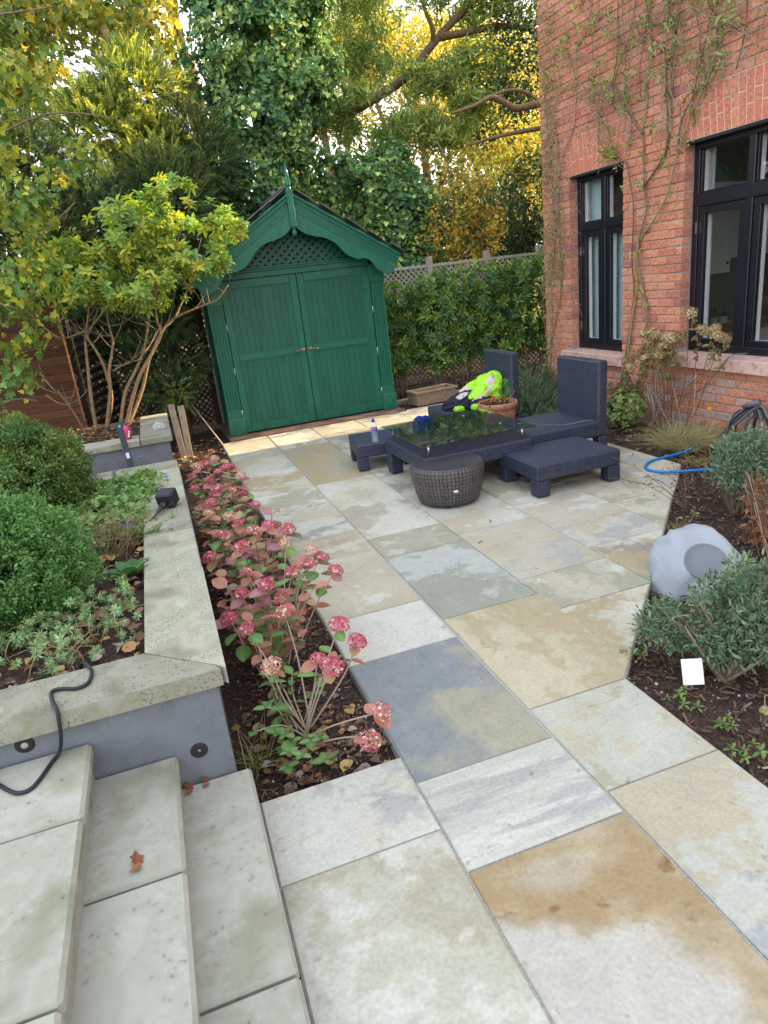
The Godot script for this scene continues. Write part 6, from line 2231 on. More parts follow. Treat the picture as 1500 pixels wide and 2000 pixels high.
# ---------------------------------------------------------------- stems that climb the house
func build_climbers() -> void:
	var lines := [
		[[0.0, -6.45], [0.30, -6.39], [1.17, -6.24], [1.41, -6.19], [1.64, -6.22], [1.87, -6.15], [2.01, -5.96], [2.23, -5.76], [2.57, -5.63], [2.80, -5.52], [3.05, -5.32], [3.26, -5.21], [3.46, -5.19], [3.58, -5.13], [4.3, -5.0]],
		[[0.0, -6.2], [0.30, -6.17], [1.08, -6.01], [1.34, -6.09], [1.67, -6.16], [1.90, -6.15], [2.12, -6.06], [2.29, -6.09], [2.56, -6.12], [2.82, -6.15], [3.07, -6.37], [3.37, -6.55], [3.58, -6.43], [3.79, -6.31], [3.97, -6.27], [4.5, -6.2]],
		[[0.0, -6.5], [0.29, -6.45], [0.83, -6.34], [1.34, -6.24], [1.67, -6.28], [2.15, -6.26], [2.44, -6.31], [2.65, -6.42], [2.69, -6.69]],
		[[0.0, -7.97], [0.21, -7.96], [0.96, -7.86], [1.56, -7.81], [2.13, -7.71], [2.49, -7.66], [2.99, -7.64], [3.34, -7.69], [3.53, -7.51], [3.58, -7.23], [3.85, -7.22], [4.01, -7.01], [4.5, -6.95]],
		[[0.0, -8.0], [0.42, -7.99], [1.00, -7.76], [1.56, -7.59], [2.03, -7.64], [2.55, -7.59], [2.87, -7.50], [3.16, -7.27], [3.58, -7.23], [3.90, -7.37]],
		[[2.34, -6.11], [2.60, -5.82], [2.88, -5.79], [3.18, -5.81], [3.41, -5.83], [3.57, -6.01], [3.68, -6.19], [3.81, -6.27]],
		[[2.82, -6.15], [3.09, -6.09], [3.26, -6.11], [3.46, -6.03], [3.76, -6.10], [3.90, -6.06], [4.4, -6.0]],
		[[2.57, -5.63], [2.83, -5.60], [3.05, -5.41], [3.10, -5.34], [3.22, -5.41], [3.44, -5.42], [3.63, -5.49]],
		[[3.09, -5.32], [3.18, -5.24], [3.38, -5.23], [3.57, -5.32], [3.66, -5.36], [4.2, -5.4]],
		[[1.17, -7.65], [1.65, -7.60], [2.11, -7.54], [2.81, -7.61], [3.16, -7.66], [3.55, -7.85]],
		[[0.75, -7.97], [1.37, -8.0], [1.95, -7.76], [2.66, -7.76], [3.19, -7.80], [3.7, -7.9]],
		[[3.58, -7.23], [3.32, -6.91], [3.11, -6.82], [2.92, -6.63], [2.66, -6.55]],
		[[3.37, -6.55], [3.34, -6.88], [3.56, -6.93], [3.80, -6.79]],
		[[3.07, -6.37], [3.33, -6.74], [3.37, -6.55]],
		[[3.62, -6.38], [3.78, -6.58], [3.89, -6.76], [3.96, -6.90]],
		[[3.44, -5.42], [3.39, -5.55], [3.46, -5.67], [3.57, -5.76], [3.74, -5.80]],
		[[2.60, -5.82], [3.16, -5.72], [3.44, -5.73], [3.69, -5.80], [3.80, -5.79]],
		[[3.46, -5.19], [3.35, -5.04], [3.25, -4.88], [3.30, -4.79], [3.30, -4.73]],
		[[3.63, -5.49], [3.72, -5.60], [3.56, -5.41], [3.48, -5.16], [3.49, -4.93]]]
	for k in 16:
		var z := -6.75 + 0.14 * k + rr(-0.1, 0.1)
		var l := [[rr(2.7, 3.3), z]]
		for j in 6:
			z += rr(-0.1, 0.1)
			l.append([l[-1][0] + rr(0.16, 0.34), z])
		lines.append(l)
	var base := Vector3(4.92, -0.05, -6.3)
	var c := thing("climbing_rose", "nearly bare climbing rose with green-brown stems fanning over the brick wall", "climber", base)
	var c2 := thing("climbing_rose", "leafier thin climber covering the corner of the brick house", "climber", Vector3(4.92, -0.05, -7.95))
	var lf := []
	var lc := []
	var lf2 := []
	var lc2 := []
	for i in lines.size():
		var far: bool = i in [3, 4, 9, 10, 11]
		var own: Node3D = c2 if far else c
		var p := []
		for q in lines[i]:
			p.append(Vector3(WX - rr(0.02, 0.045), q[0], q[1]) - own.position)
		p = curve(p, 4)
		var st := nst()
		var thick: float = [0.010, 0.009, 0.007, 0.008, 0.007, 0.009, 0.007, 0.009, 0.007, 0.005, 0.005, 0.004, 0.004, 0.004, 0.004, 0.004, 0.006, 0.004, 0.004][i] if i < 19 else rr(0.003, 0.006)
		tube(st, p, taper(p.size(), thick * 1.25, thick * 0.65), 6)
		part("stem", st, [M.stem_green, M.bark_grey, M.stem_brown][i % 3], own)
		var n: int = 30 if far else 26
		for k in n:
			var at: Vector3 = p[rng.randi() % p.size()]
			if at.y < 1.2 and not far and rc_() < 0.9:
				continue
			var e := at + Vector3(rr(-0.09, 0.0), rr(-0.14, 0.16), rr(-0.2, 0.2))
			st = nst()
			tube(st, curve([at, at.lerp(e, 0.5) + Vector3(-0.02, 0.02, 0), e], 3), [0.002], 3, false)
			part("twig", st, M.stem_green if k % 2 else M.stem_pale, own)
			if rc_() < (0.9 if far else 0.26):
				var x := Transform3D(frame_to(rdir() + Vector3(-0.6, 0.3, 0), rr(0, 6)).scaled_local(Vector3.ONE * rr(0.6, 1.2)), e)
				if far:
					lf2.append(x)
				else:
					lf.append(x)
	for k in 150:
		lf2.append(Transform3D(frame_to(rdir() + Vector3(-0.6, 0.3, 0), rr(0, 6)).scaled_local(Vector3.ONE * rr(0.5, 1.1)), Vector3(WX - rr(0.02, 0.12), rr(1.3, 4.6), rr(-8.0, -7.62)) - c2.position))
	# clumps of fresh leaves under the eaves
	for q in [[4.2, -7.2, 0.25], [3.9, -7.5, 0.18], [4.4, -5.6, 0.3], [4.0, -5.35, 0.25], [3.85, -4.75, 0.2], [4.3, -6.3, 0.25], [4.35, -4.9, 0.3], [2.75, -6.6, 0.08]]:
		for k in 11:
			lf.append(Transform3D(frame_to(rdir() + Vector3(-0.6, 0.3, 0), rr(0, 6)).scaled_local(Vector3.ONE * rr(0.6, 1.2)), Vector3(WX - rr(0.02, 0.12), q[0] + rr(-1, 1) * q[2], q[1] + rr(-1, 1) * q[2]) - c.position))
	var rose := [cluster("oval", 8, 0.055, 0.024, 0.05, Color(0.16, 0.24, 0.08), Color(0.4, 0.45, 0.16), "flat")]
	foliage("sprig_leaves", rose, M.leaf, lf, tints(lf, Color(0.8, 0.9, 0.8), Color(1.2, 1.1, 0.9)), c, 90)
	foliage("sprig_leaves", [cluster("oval", 8, 0.042, 0.018, 0.05, Color(0.2, 0.24, 0.1), Color(0.42, 0.43, 0.2), "flat")], M.leaf, lf2, tints(lf2, Color(0.8, 0.9, 0.8), Color(1.2, 1.1, 0.9)), c2, 90)
	# fine dry tangle that catches the light
	for own in [c, c2]:
		var st := nst()
		for k in 420 if own == c else 300:
			var z := rr(-6.9, -4.6) if own == c else rr(-8.0, -7.3)
			var y := rr(2.9, 4.6) if own == c else rr(0.6, 4.4)
			var a: Vector3 = Vector3(WX - rr(0.015, 0.05), y, z) - own.position
			var d := Vector3(rr(-0.05, 0.01), rr(-0.25, 0.25), rr(-0.22, 0.22))
			tube(st, [a, a + d * 0.5 + rdir() * 0.02, a + d], [0.0016], 3, false)
		stuff(part("dry_tangle", st, M.stem_pale, own))


# ---------------------------------------------------------------- laurel hedge
func build_hedge() -> void:
	var lau := []
	for k in 4:
		lau.append(cluster("oval", 9, 0.10, 0.036, 0.08, [Color(0.06, 0.14, 0.05), Color(0.08, 0.18, 0.055), Color(0.07, 0.16, 0.07), Color(0.12, 0.22, 0.06)][k], [Color(0.15, 0.28, 0.09), Color(0.22, 0.36, 0.09), Color(0.17, 0.3, 0.13), Color(0.34, 0.44, 0.09)][k], "rosette", Color(0.1, 0.1, 0.05)))
	var says := ["laurel bush of the hedge nearest the green shed", "second laurel bush of the hedge from the shed", "laurel bush in the middle of the hedge", "laurel bush of the hedge behind the far chair", "laurel bush of the hedge nearest the brick house", "laurel bush at the hedge end hidden past the house corner"]
	for k in 6:
		var x := 3.55 + k * 0.58
		var base := Vector3(x, -0.05, -10.15 + 0.1 * sin(k * 2.0))
		var h := thing("laurel_bush", says[k], "hedge", base, "laurel bushes that make the hedge")
		var top := [1.76, 1.84, 1.86, 1.9, 1.94, 1.9][k] as float
		var blobs := []
		for j in 4:
			blobs.append([Vector3(rr(-0.08, 0.08), 0.62 + j * (top - 0.75) / 3.4, rr(-0.06, 0.12)), Vector3(0.40, 0.27, 0.33)])
		var xf := crown(blobs, 330, 0.75, 1.25, -0.25, 2.2, 0.45, 0.35, 40 + k)
		foliage("rosette_leaves", lau, M.leaf_gloss, xf, tints(xf, Color(0.85, 1.05, 0.95), Color(1.4, 1.4, 1.05), 1.8, k), h, 50)
		for j in 7:
			var st := nst()
			var a := Vector3(rr(-0.22, 0.22), -0.02, rr(-0.1, 0.15))
			var p := curve([a, a + Vector3(rr(-0.06, 0.06), 0.4, rr(-0.05, 0.05)), Vector3(rr(-0.2, 0.2), 1.2, rr(-0.1, 0.1))], 4)
			tube(st, p, taper(p.size(), 0.012, 0.006), 5)
			part("stem", st, M.bark_grey, h)


# ---------------------------------------------------------------- trees
func tree(called: String, label: String, base: Vector3, limbs: Array, bark: Material, blobs: Array, meshes: Array, m: Material, n: int, s0: float, s1: float, gap: float, freq: float, shell: float, a := Color(0.8, 0.85, 0.85), b := Color(1.2, 1.1, 0.95), up := 0.3, group := "trees behind the garden") -> Node3D:
	var t := thing(called, label, "tree", base, group)
	var first := true
	for l in limbs:
		var p := []
		for v in l[0]:
			p.append(v - base)
		p = curve(p, 5)
		var st := nst()
		tube(st, p, taper(p.size(), l[1], l[2]), 9)
		part("trunk" if first else "limb", st, bark, t)
		first = false
	if n > 0:
		var xf := crown(at_base(blobs, base), n, s0, s1, gap, freq, shell, up, n)
		foliage("foliage", meshes, m, xf, tints(xf, a, b, 0.7, n), t, 0)
	return t


func build_trees() -> void:
	var V := func(x: float, y: float, z: float) -> Vector3: return Vector3(x, y, z)
	var ivy := []
	for k in 3:
		ivy.append(cluster("ivy", 11, 0.075, 0.075, 0.12, [Color(0.06, 0.14, 0.07), Color(0.08, 0.18, 0.09), Color(0.1, 0.2, 0.09)][k], [Color(0.15, 0.27, 0.13), Color(0.19, 0.32, 0.15), Color(0.45, 0.52, 0.17)][k], "flat"))
	var ivy_blobs := [[Vector3(2.45, 5.3, -11.9), Vector3(1.05, 1.0, 0.9)], [Vector3(2.9, 6.2, -11.9), Vector3(1.0, 0.9, 0.9)], [Vector3(2.0, 6.6, -12.0), Vector3(0.8, 0.8, 0.8)], [Vector3(2.3, 4.3, -11.8), Vector3(0.95, 0.85, 0.8)], [Vector3(2.1, 3.4, -11.7), Vector3(0.85, 0.75, 0.7)], [Vector3(2.2, 2.6, -11.6), Vector3(0.9, 0.7, 0.6)], [Vector3(2.9, 4.9, -11.7), Vector3(0.75, 0.7, 0.7)], [Vector3(2.4, 7.8, -12.2), Vector3(1.3, 0.9, 1.0)], [Vector3(3.4, 3.3, -12.2), Vector3(0.5, 0.7, 0.5)], [Vector3(1.5, 2.2, -11.4), Vector3(0.6, 1.3, 0.5)]]
	tree("ivy_clad_tree", "tall dead trunk smothered in dark blue-green ivy directly behind the shed", Vector3(2.5, -0.1, -12.4), [[[V.call(2.5, -0.1, -12.4), V.call(2.45, 3, -12.3), V.call(2.6, 6, -12.3), V.call(2.7, 9, -12.4)], 0.3, 0.16]], M.bark, ivy_blobs, ivy, M.leaf_gloss, 4600, 0.75, 1.25, -0.22, 1.1, 0.62, Color(0.8, 1.0, 1.0), Color(1.5, 1.45, 1.1))
	tree("ivy_mound", "rounded mass of ivy to the right of the shed roof", Vector3(4.0, -0.1, -11.9), [[[V.call(4.0, -0.1, -11.9), V.call(4.05, 1.5, -11.8), V.call(3.95, 3.0, -11.7)], 0.14, 0.08]], M.bark, [[Vector3(3.9, 3.05, -11.5), Vector3(0.62, 0.6, 0.5)], [Vector3(4.35, 2.75, -11.5), Vector3(0.6, 0.6, 0.5)], [Vector3(3.85, 2.35, -11.4), Vector3(0.7, 0.5, 0.45)], [Vector3(4.45, 3.45, -11.7), Vector3(0.5, 0.4, 0.4)], [Vector3(4.3, 1.7, -11.4), Vector3(0.8, 0.7, 0.45)]], ivy, M.leaf_gloss, 1500, 0.75, 1.2, -0.25, 1.4, 0.55, Color(0.85, 1.05, 1.0), Color(1.4, 1.4, 1.1))
	# the big limb that leans across, with long drooping leaves
	var wil := []
	for k in 2:
		wil.append(cluster("thin", 12, 0.17, 0.03, 0.16, Color(0.13, 0.22, 0.06), Color(0.36, 0.44, 0.13), "droop"))
	tree("leaning_tree", "leaning bare-limbed tree with long narrow green leaves above the ivy mound", Vector3(2.9, -0.1, -13.2), [
		[[V.call(2.9, -0.1, -13.3), V.call(2.95, 2.2, -13.2), V.call(3.3, 4.2, -13), V.call(4.34, 4.66, -13), V.call(5.28, 5.1, -13), V.call(5.82, 5.57, -13), V.call(6.26, 5.93, -13), V.call(6.9, 6.4, -13), V.call(7.9, 7.3, -13.2)], 0.105, 0.05],
		[[V.call(6.0, 5.72, -13), V.call(6.50, 5.76, -12.9), V.call(7.13, 5.85, -12.9), V.call(7.60, 5.79, -12.8), V.call(8.2, 5.65, -12.7)], 0.07, 0.035],
		[[V.call(4.34, 4.66, -13), V.call(3.76, 4.55, -12.9), V.call(3.2, 4.35, -12.6)], 0.06, 0.03],
		[[V.call(5.88, 5.62, -13), V.call(5.85, 5.83, -12.9), V.call(5.73, 6.13, -12.9), V.call(5.6, 6.6, -12.9)], 0.05, 0.025],
		[[V.call(6.9, 5.3, -13), V.call(6.19, 5.10, -12.9), V.call(5.9, 4.9, -12.9)], 0.03, 0.015]], M.bark,
		[[Vector3(4.5, 4.75, -12.6), Vector3(0.9, 0.3, 0.4)], [Vector3(5.6, 5.0, -12.6), Vector3(0.8, 0.35, 0.4)], [Vector3(6.6, 5.2, -12.8), Vector3(0.8, 0.4, 0.4)], [Vector3(6.2, 4.5, -12.5), Vector3(0.8, 0.4, 0.4)], [Vector3(4.6, 5.6, -13.2), Vector3(0.9, 0.5, 0.4)], [Vector3(4.4, 4.25, -12.7), Vector3(0.9, 0.4, 0.5)], [Vector3(5.2, 4.2, -12.4), Vector3(0.9, 0.4, 0.5)], [Vector3(5.7, 4.0, -12.2), Vector3(0.7, 0.35, 0.4)], [Vector3(3.6, 4.6, -12.8), Vector3(0.6, 0.35, 0.4)], [Vector3(6.6, 6.2, -13), Vector3(1.0, 0.5, 0.6)], [Vector3(4.6, 6.4, -13.5), Vector3(1.2, 0.5, 0.6)]], wil, M.leaf, 1250, 0.8, 1.3, -0.1, 1.2, 0.3, Color(0.8, 0.9, 0.85), Color(1.25, 1.15, 0.9), -0.2)
	# the limbs that come in from behind the house
	var hol := []
	for k in 3:
		hol.append(cluster("oval", 12, 0.075, 0.032, 0.13, [Color(0.02, 0.05, 0.022), Color(0.03, 0.065, 0.025), Color(0.04, 0.085, 0.03)][k], [Color(0.06, 0.11, 0.045), Color(0.08, 0.14, 0.05), Color(0.14, 0.18, 0.06)][k]))
	tree("evergreen_oak", "dark dense evergreen with pale crooked limbs beside the corner of the house", Vector3(8.7, -0.1, -11.2), [
		[[V.call(8.7, -0.1, -11.4), V.call(8.6, 3, -11.6), V.call(8.8, 7, -11.6)], 0.25, 0.12],
		[[V.call(8.6, 4.4, -11.8), V.call(7.91, 4.40, -12), V.call(7.38, 4.38, -12), V.call(6.96, 4.33, -12), V.call(6.71, 4.43, -12), V.call(6.47, 4.52, -12), V.call(6.16, 4.41, -12), V.call(5.7, 4.3, -12)], 0.09, 0.025],
		[[V.call(7.5, 4.40, -12), V.call(7.08, 4.59, -12), V.call(6.72, 4.60, -12), V.call(6.4, 4.5, -12)], 0.04, 0.02],
		[[V.call(8.6, 4.0, -11.8), V.call(7.90, 4.03, -12), V.call(7.36, 3.99, -12), V.call(6.84, 3.94, -12), V.call(6.42, 3.88, -12), V.call(6.0, 3.8, -12)], 0.06, 0.02]], M.bark_pale,
		[[Vector3(8.5, 1.6, -10.25), Vector3(1.7, 1.7, 1.85)], [Vector3(8.8, 4.2, -10.3), Vector3(1.5, 1.6, 1.85)], [Vector3(8.8, 5.7, -10.4), Vector3(1.4, 1.2, 1.8)], [Vector3(7.4, 2.6, -12.0), Vector3(0.9, 1.2, 0.7)], [Vector3(7.6, 5.1, -12.6), Vector3(0.8, 0.9, 0.7)], [Vector3(7.0, 1.7, -11.6), Vector3(0.8, 1.0, 0.5)], [Vector3(7.5, 6.6, -13), Vector3(0.9, 0.8, 0.7)], [Vector3(6.0, 1.5, -13.0), Vector3(1.6, 1.3, 0.6)], [Vector3(6.8, 2.7, -13.2), Vector3(0.9, 0.7, 0.5)], [Vector3(7.2, 4.6, -13.4), Vector3(0.7, 0.7, 0.4)]], hol, M.leaf_gloss, 5200, 0.9, 1.5, -0.4, 1.0, 0.5)  # first three masses stand out of view behind the house, narrowing the sun strip
	# sapling with amber leaves
	var amb := []
	for k in 3:
		amb.append(cluster("oval", 8, 0.085, 0.05, 0.16, [Color(0.5, 0.28, 0.05), Color(0.55, 0.42, 0.06), Color(0.14, 0.2, 0.05)][k], [Color(0.7, 0.42, 0.1), Color(0.68, 0.55, 0.1), Color(0.3, 0.33, 0.08)][k], "flat"))
	tree("amber_sapling", "thin sapling with sparse amber and yellow leaves above the trellis fence", Vector3(5.4, -0.1, -11.4), [[[V.call(5.4, -0.1, -11.4), V.call(5.38, 1.8, -11.4), V.call(5.3, 3.2, -11.4), V.call(5.1, 3.8, -11.4)], 0.035, 0.012], [[V.call(5.38, 1.9, -11.4), V.call(5.9, 2.4, -11.3), V.call(6.3, 2.7, -11.3)], 0.015, 0.005], [[V.call(5.35, 2.6, -11.4), V.call(4.9, 3.0, -11.3), V.call(4.7, 3.3, -11.2)], 0.013, 0.005]], M.bark_grey,
		[[Vector3(5.3, 2.9, -11.3), Vector3(0.75, 0.6, 0.4)], [Vector3(5.95, 2.5, -11.3), Vector3(0.55, 0.35, 0.35)], [Vector3(4.95, 2.3, -11.2), Vector3(0.5, 0.45, 0.3)], [Vector3(5.5, 2.0, -11.2), Vector3(0.7, 0.3, 0.3)]], amb, M.leaf, 210, 0.7, 1.2, -0.1, 1.6, 0.2)
	# sunlit autumn crowns farther off
	var gold := []
	for k in 3:
		gold.append(cluster("oval", 20, 0.095, 0.06, 0.34, [Color(0.55, 0.5, 0.07), Color(0.4, 0.46, 0.07), Color(0.62, 0.45, 0.08)][k], [Color(0.84, 0.78, 0.18), Color(0.62, 0.66, 0.14), Color(0.8, 0.65, 0.16)][k]))
	var spots := [[8.2, 6.4, -19.5, 2.2, 2.0, "golden autumn tree in the gap above the leaning limb"], [11.2, 6.4, -20.5, 2.4, 2.4, "golden autumn tree behind the dark evergreen by the house"], [5.8, 7.6, -21.0, 2.2, 2.0, "golden autumn tree showing beside the ivy-clad trunk"], [10.4, 3.8, -18.0, 1.8, 1.5, "low amber tree glowing through the gap beside the house"]]
	for s in spots:
		tree("autumn_tree", s[5], Vector3(s[0], -0.1, s[2]), [[[V.call(s[0], -0.1, s[2]), V.call(s[0] + 0.2, s[1] * 0.5, s[2]), V.call(s[0] - 0.1, s[1] + 1.0, s[2])], 0.2, 0.06], [[V.call(s[0] + 0.15, s[1] * 0.5, s[2]), V.call(s[0] + 1.0, s[1] * 0.8, s[2]), V.call(s[0] + 1.6, s[1] + 0.6, s[2])], 0.1, 0.03], [[V.call(s[0] + 0.1, s[1] * 0.55, s[2]), V.call(s[0] - 0.9, s[1] * 0.85, s[2]), V.call(s[0] - 1.4, s[1] + 0.8, s[2])], 0.09, 0.03]], M.bark_pale,
			[[Vector3(s[0], s[1], s[2]), Vector3(s[3], s[4], 1.6)], [Vector3(s[0] + 1.0, s[1] + 0.8, s[2] - 0.6), Vector3(s[3] * 0.6, s[4] * 0.6, 1.2)], [Vector3(s[0] - 1.0, s[1] + 1.2, s[2]), Vector3(s[3] * 0.6, s[4] * 0.5, 1.2)]], gold, M.leaf, 820, 0.8, 1.3, -0.15, 0.8, 0.3, Color(0.85, 0.9, 0.8), Color(1.2, 1.1, 1.0))
	# tall maples over the left side
	var tall := []
	for k in 3:
		tall.append(cluster("maple", 7, 0.13, 0.14, 0.22, [Color(0.14, 0.23, 0.06), Color(0.24, 0.3, 0.06), Color(0.4, 0.38, 0.06)][k], [Color(0.26, 0.35, 0.09), Color(0.42, 0.44, 0.08), Color(0.64, 0.54, 0.08)][k], "flat"))
	tree("tall_maple", "tall maple with leaning bare trunks and thin yellowing crown at the upper left", Vector3(1.9, -0.1, -14.6), [[[V.call(1.95, -0.1, -14.8), V.call(1.9, 3, -15), V.call(1.78, 5.74, -15), V.call(1.69, 6.24, -15), V.call(1.5, 8, -15)], 0.16, 0.08], [[V.call(1.85, 3.6, -15), V.call(1.53, 5.92, -15), V.call(1.24, 6.49, -15), V.call(0.8, 7.6, -15)], 0.1, 0.05], [[V.call(1.2, 4.6, -15), V.call(0.74, 6.10, -15), V.call(0.50, 6.58, -15), V.call(0.1, 7.6, -15)], 0.08, 0.04]], M.bark,
		[[Vector3(0.9, 6.6, -14.4), Vector3(0.9, 0.7, 0.6)], [Vector3(-0.2, 6.5, -14.2), Vector3(0.9, 0.7, 0.7)], [Vector3(-1.2, 6.2, -14.0), Vector3(0.8, 0.7, 0.7)], [Vector3(0.3, 7.6, -14.5), Vector3(1.6, 0.7, 0.8)], [Vector3(-0.9, 5.2, -13.5), Vector3(0.7, 0.5, 0.6)]], tall, M.leaf, 520, 0.8, 1.3, -0.05, 1.0, 0.2)
	tree("tall_maple", "second thin-crowned maple leaning in from the far upper left", Vector3(-2.4, -0.1, -12.5), [[[V.call(-2.4, -0.1, -12.5), V.call(-2.3, 3, -12.5), V.call(-1.6, 6, -12.4), V.call(-1.1, 8, -12.4)], 0.16, 0.07], [[V.call(-2.2, 3.4, -12.5), V.call(-1.4, 4.3, -12.2), V.call(-0.8, 4.8, -12.0)], 0.06, 0.02]], M.bark,
		[[Vector3(-1.1, 4.9, -12.0), Vector3(0.7, 0.5, 0.6)], [Vector3(-0.9, 5.9, -12.2), Vector3(0.9, 0.6, 0.7)], [Vector3(-1.8, 4.0, -12.0), Vector3(0.9, 0.8, 0.7)], [Vector3(0.3, 5.7, -12.4), Vector3(0.7, 0.4, 0.5)]], tall, M.leaf, 420, 0.75, 1.2, -0.05, 1.0, 0.2)
	# conifers
	var con := []
	for k in 3:
		con.append(cluster("thin", 40, 0.05, 0.013, 0.17, [Color(0.05, 0.11, 0.045), Color(0.1, 0.18, 0.05), Color(0.26, 0.32, 0.07)][k], [Color(0.12, 0.2, 0.09), Color(0.22, 0.28, 0.09), Color(0.52, 0.55, 0.14)][k], "spray", Color(0.1, 0.07, 0.04)))
	tree("cypress", "feathery cypress with yellow-green sprays rising behind the rhododendron", Vector3(0.3, -0.1, -11.3), [[[V.call(0.3, -0.1, -11.3), V.call(0.3, 3, -11.3), V.call(0.3, 5.4, -11.3)], 0.12, 0.04]], M.bark,
		[[Vector3(0.45, 4.6, -11.1), Vector3(0.7, 0.5, 0.5)], [Vector3(0.0, 4.1, -11.0), Vector3(0.75, 0.5, 0.5)], [Vector3(0.6, 3.8, -11.0), Vector3(0.65, 0.5, 0.5)]], [con[2], con[1]], M.leaf_dull, 3000, 0.8, 1.3, -0.25, 1.4, 0.35, Color(1.2, 1.25, 1.1), Color(1.9, 1.75, 1.2))
	tree("yew", "dark feathery yew filling the gap between cedar fence and shed", Vector3(0.25, -0.1, -9.7), [[[V.call(0.25, -0.1, -9.8), V.call(0.2, 1.5, -9.8), V.call(0.3, 3.2, -10.0)], 0.07, 0.03]], M.bark,
		[[Vector3(0.15, 1.1, -9.4), Vector3(0.45, 0.6, 0.3)], [Vector3(-0.45, 1.7, -9.5), Vector3(0.55, 0.7, 0.35)], [Vector3(0.25, 2.1, -9.7), Vector3(0.5, 0.6, 0.4)], [Vector3(-0.4, 2.8, -10), Vector3(0.7, 0.6, 0.5)], [Vector3(0.6, 3.0, -10.3), Vector3(0.6, 0.7, 0.5)], [Vector3(1.1, 3.6, -10.9), Vector3(0.6, 0.7, 0.5)], [Vector3(0.15, 0.75, -8.95), Vector3(0.3, 0.2, 0.25)], [Vector3(-1.2, 2.6, -9.6), Vector3(0.7, 0.6, 0.4)], [Vector3(-1.2, 3.5, -10.2), Vector3(0.8, 0.6, 0.5)]], [con[0], con[0], con[1]], M.leaf_dull, 6500, 0.8, 1.3, -0.35, 1.2, 0.4, Color(0.75, 0.85, 0.85), Color(1.15, 1.1, 0.95))
	# woodland beyond, reading as one mass
	var wood := []
	for k in 2:
		wood.append(cluster("oval", 16, 0.16, 0.08, 0.34, [Color(0.03, 0.06, 0.025), Color(0.08, 0.1, 0.03)][k], [Color(0.08, 0.13, 0.05), Color(0.25, 0.24, 0.07)][k]))
	var blobs := []
	for i in 26:
		blobs.append([Vector3(-9.0 + i * 1.0, rr(0.8, 2.6), -15.5 + rr(-1.2, 1.2)), Vector3(1.2, rr(1.2, 2.0), 0.9)])
	for i in 16:
		blobs.append([Vector3(-8.0 + i * 2.2, rr(1.5, 4.2), -24 + rr(-2, 2)), Vector3(2.0, rr(1.8, 2.6), 1.5)])
	var xf := crown(blobs, 5200, 0.9, 1.5, -0.3, 0.5, 0.4, 0.3, 99)
	var und := thing("woodland", "dim woodland undergrowth closing the view beyond the garden trees", "woodland", Vector3.ZERO)
	stuff(und)
	foliage("foliage", wood, M.leaf, xf, tints(xf, Color(0.7, 0.8, 0.8), Color(1.3, 1.15, 0.9), 0.3), und, 0)


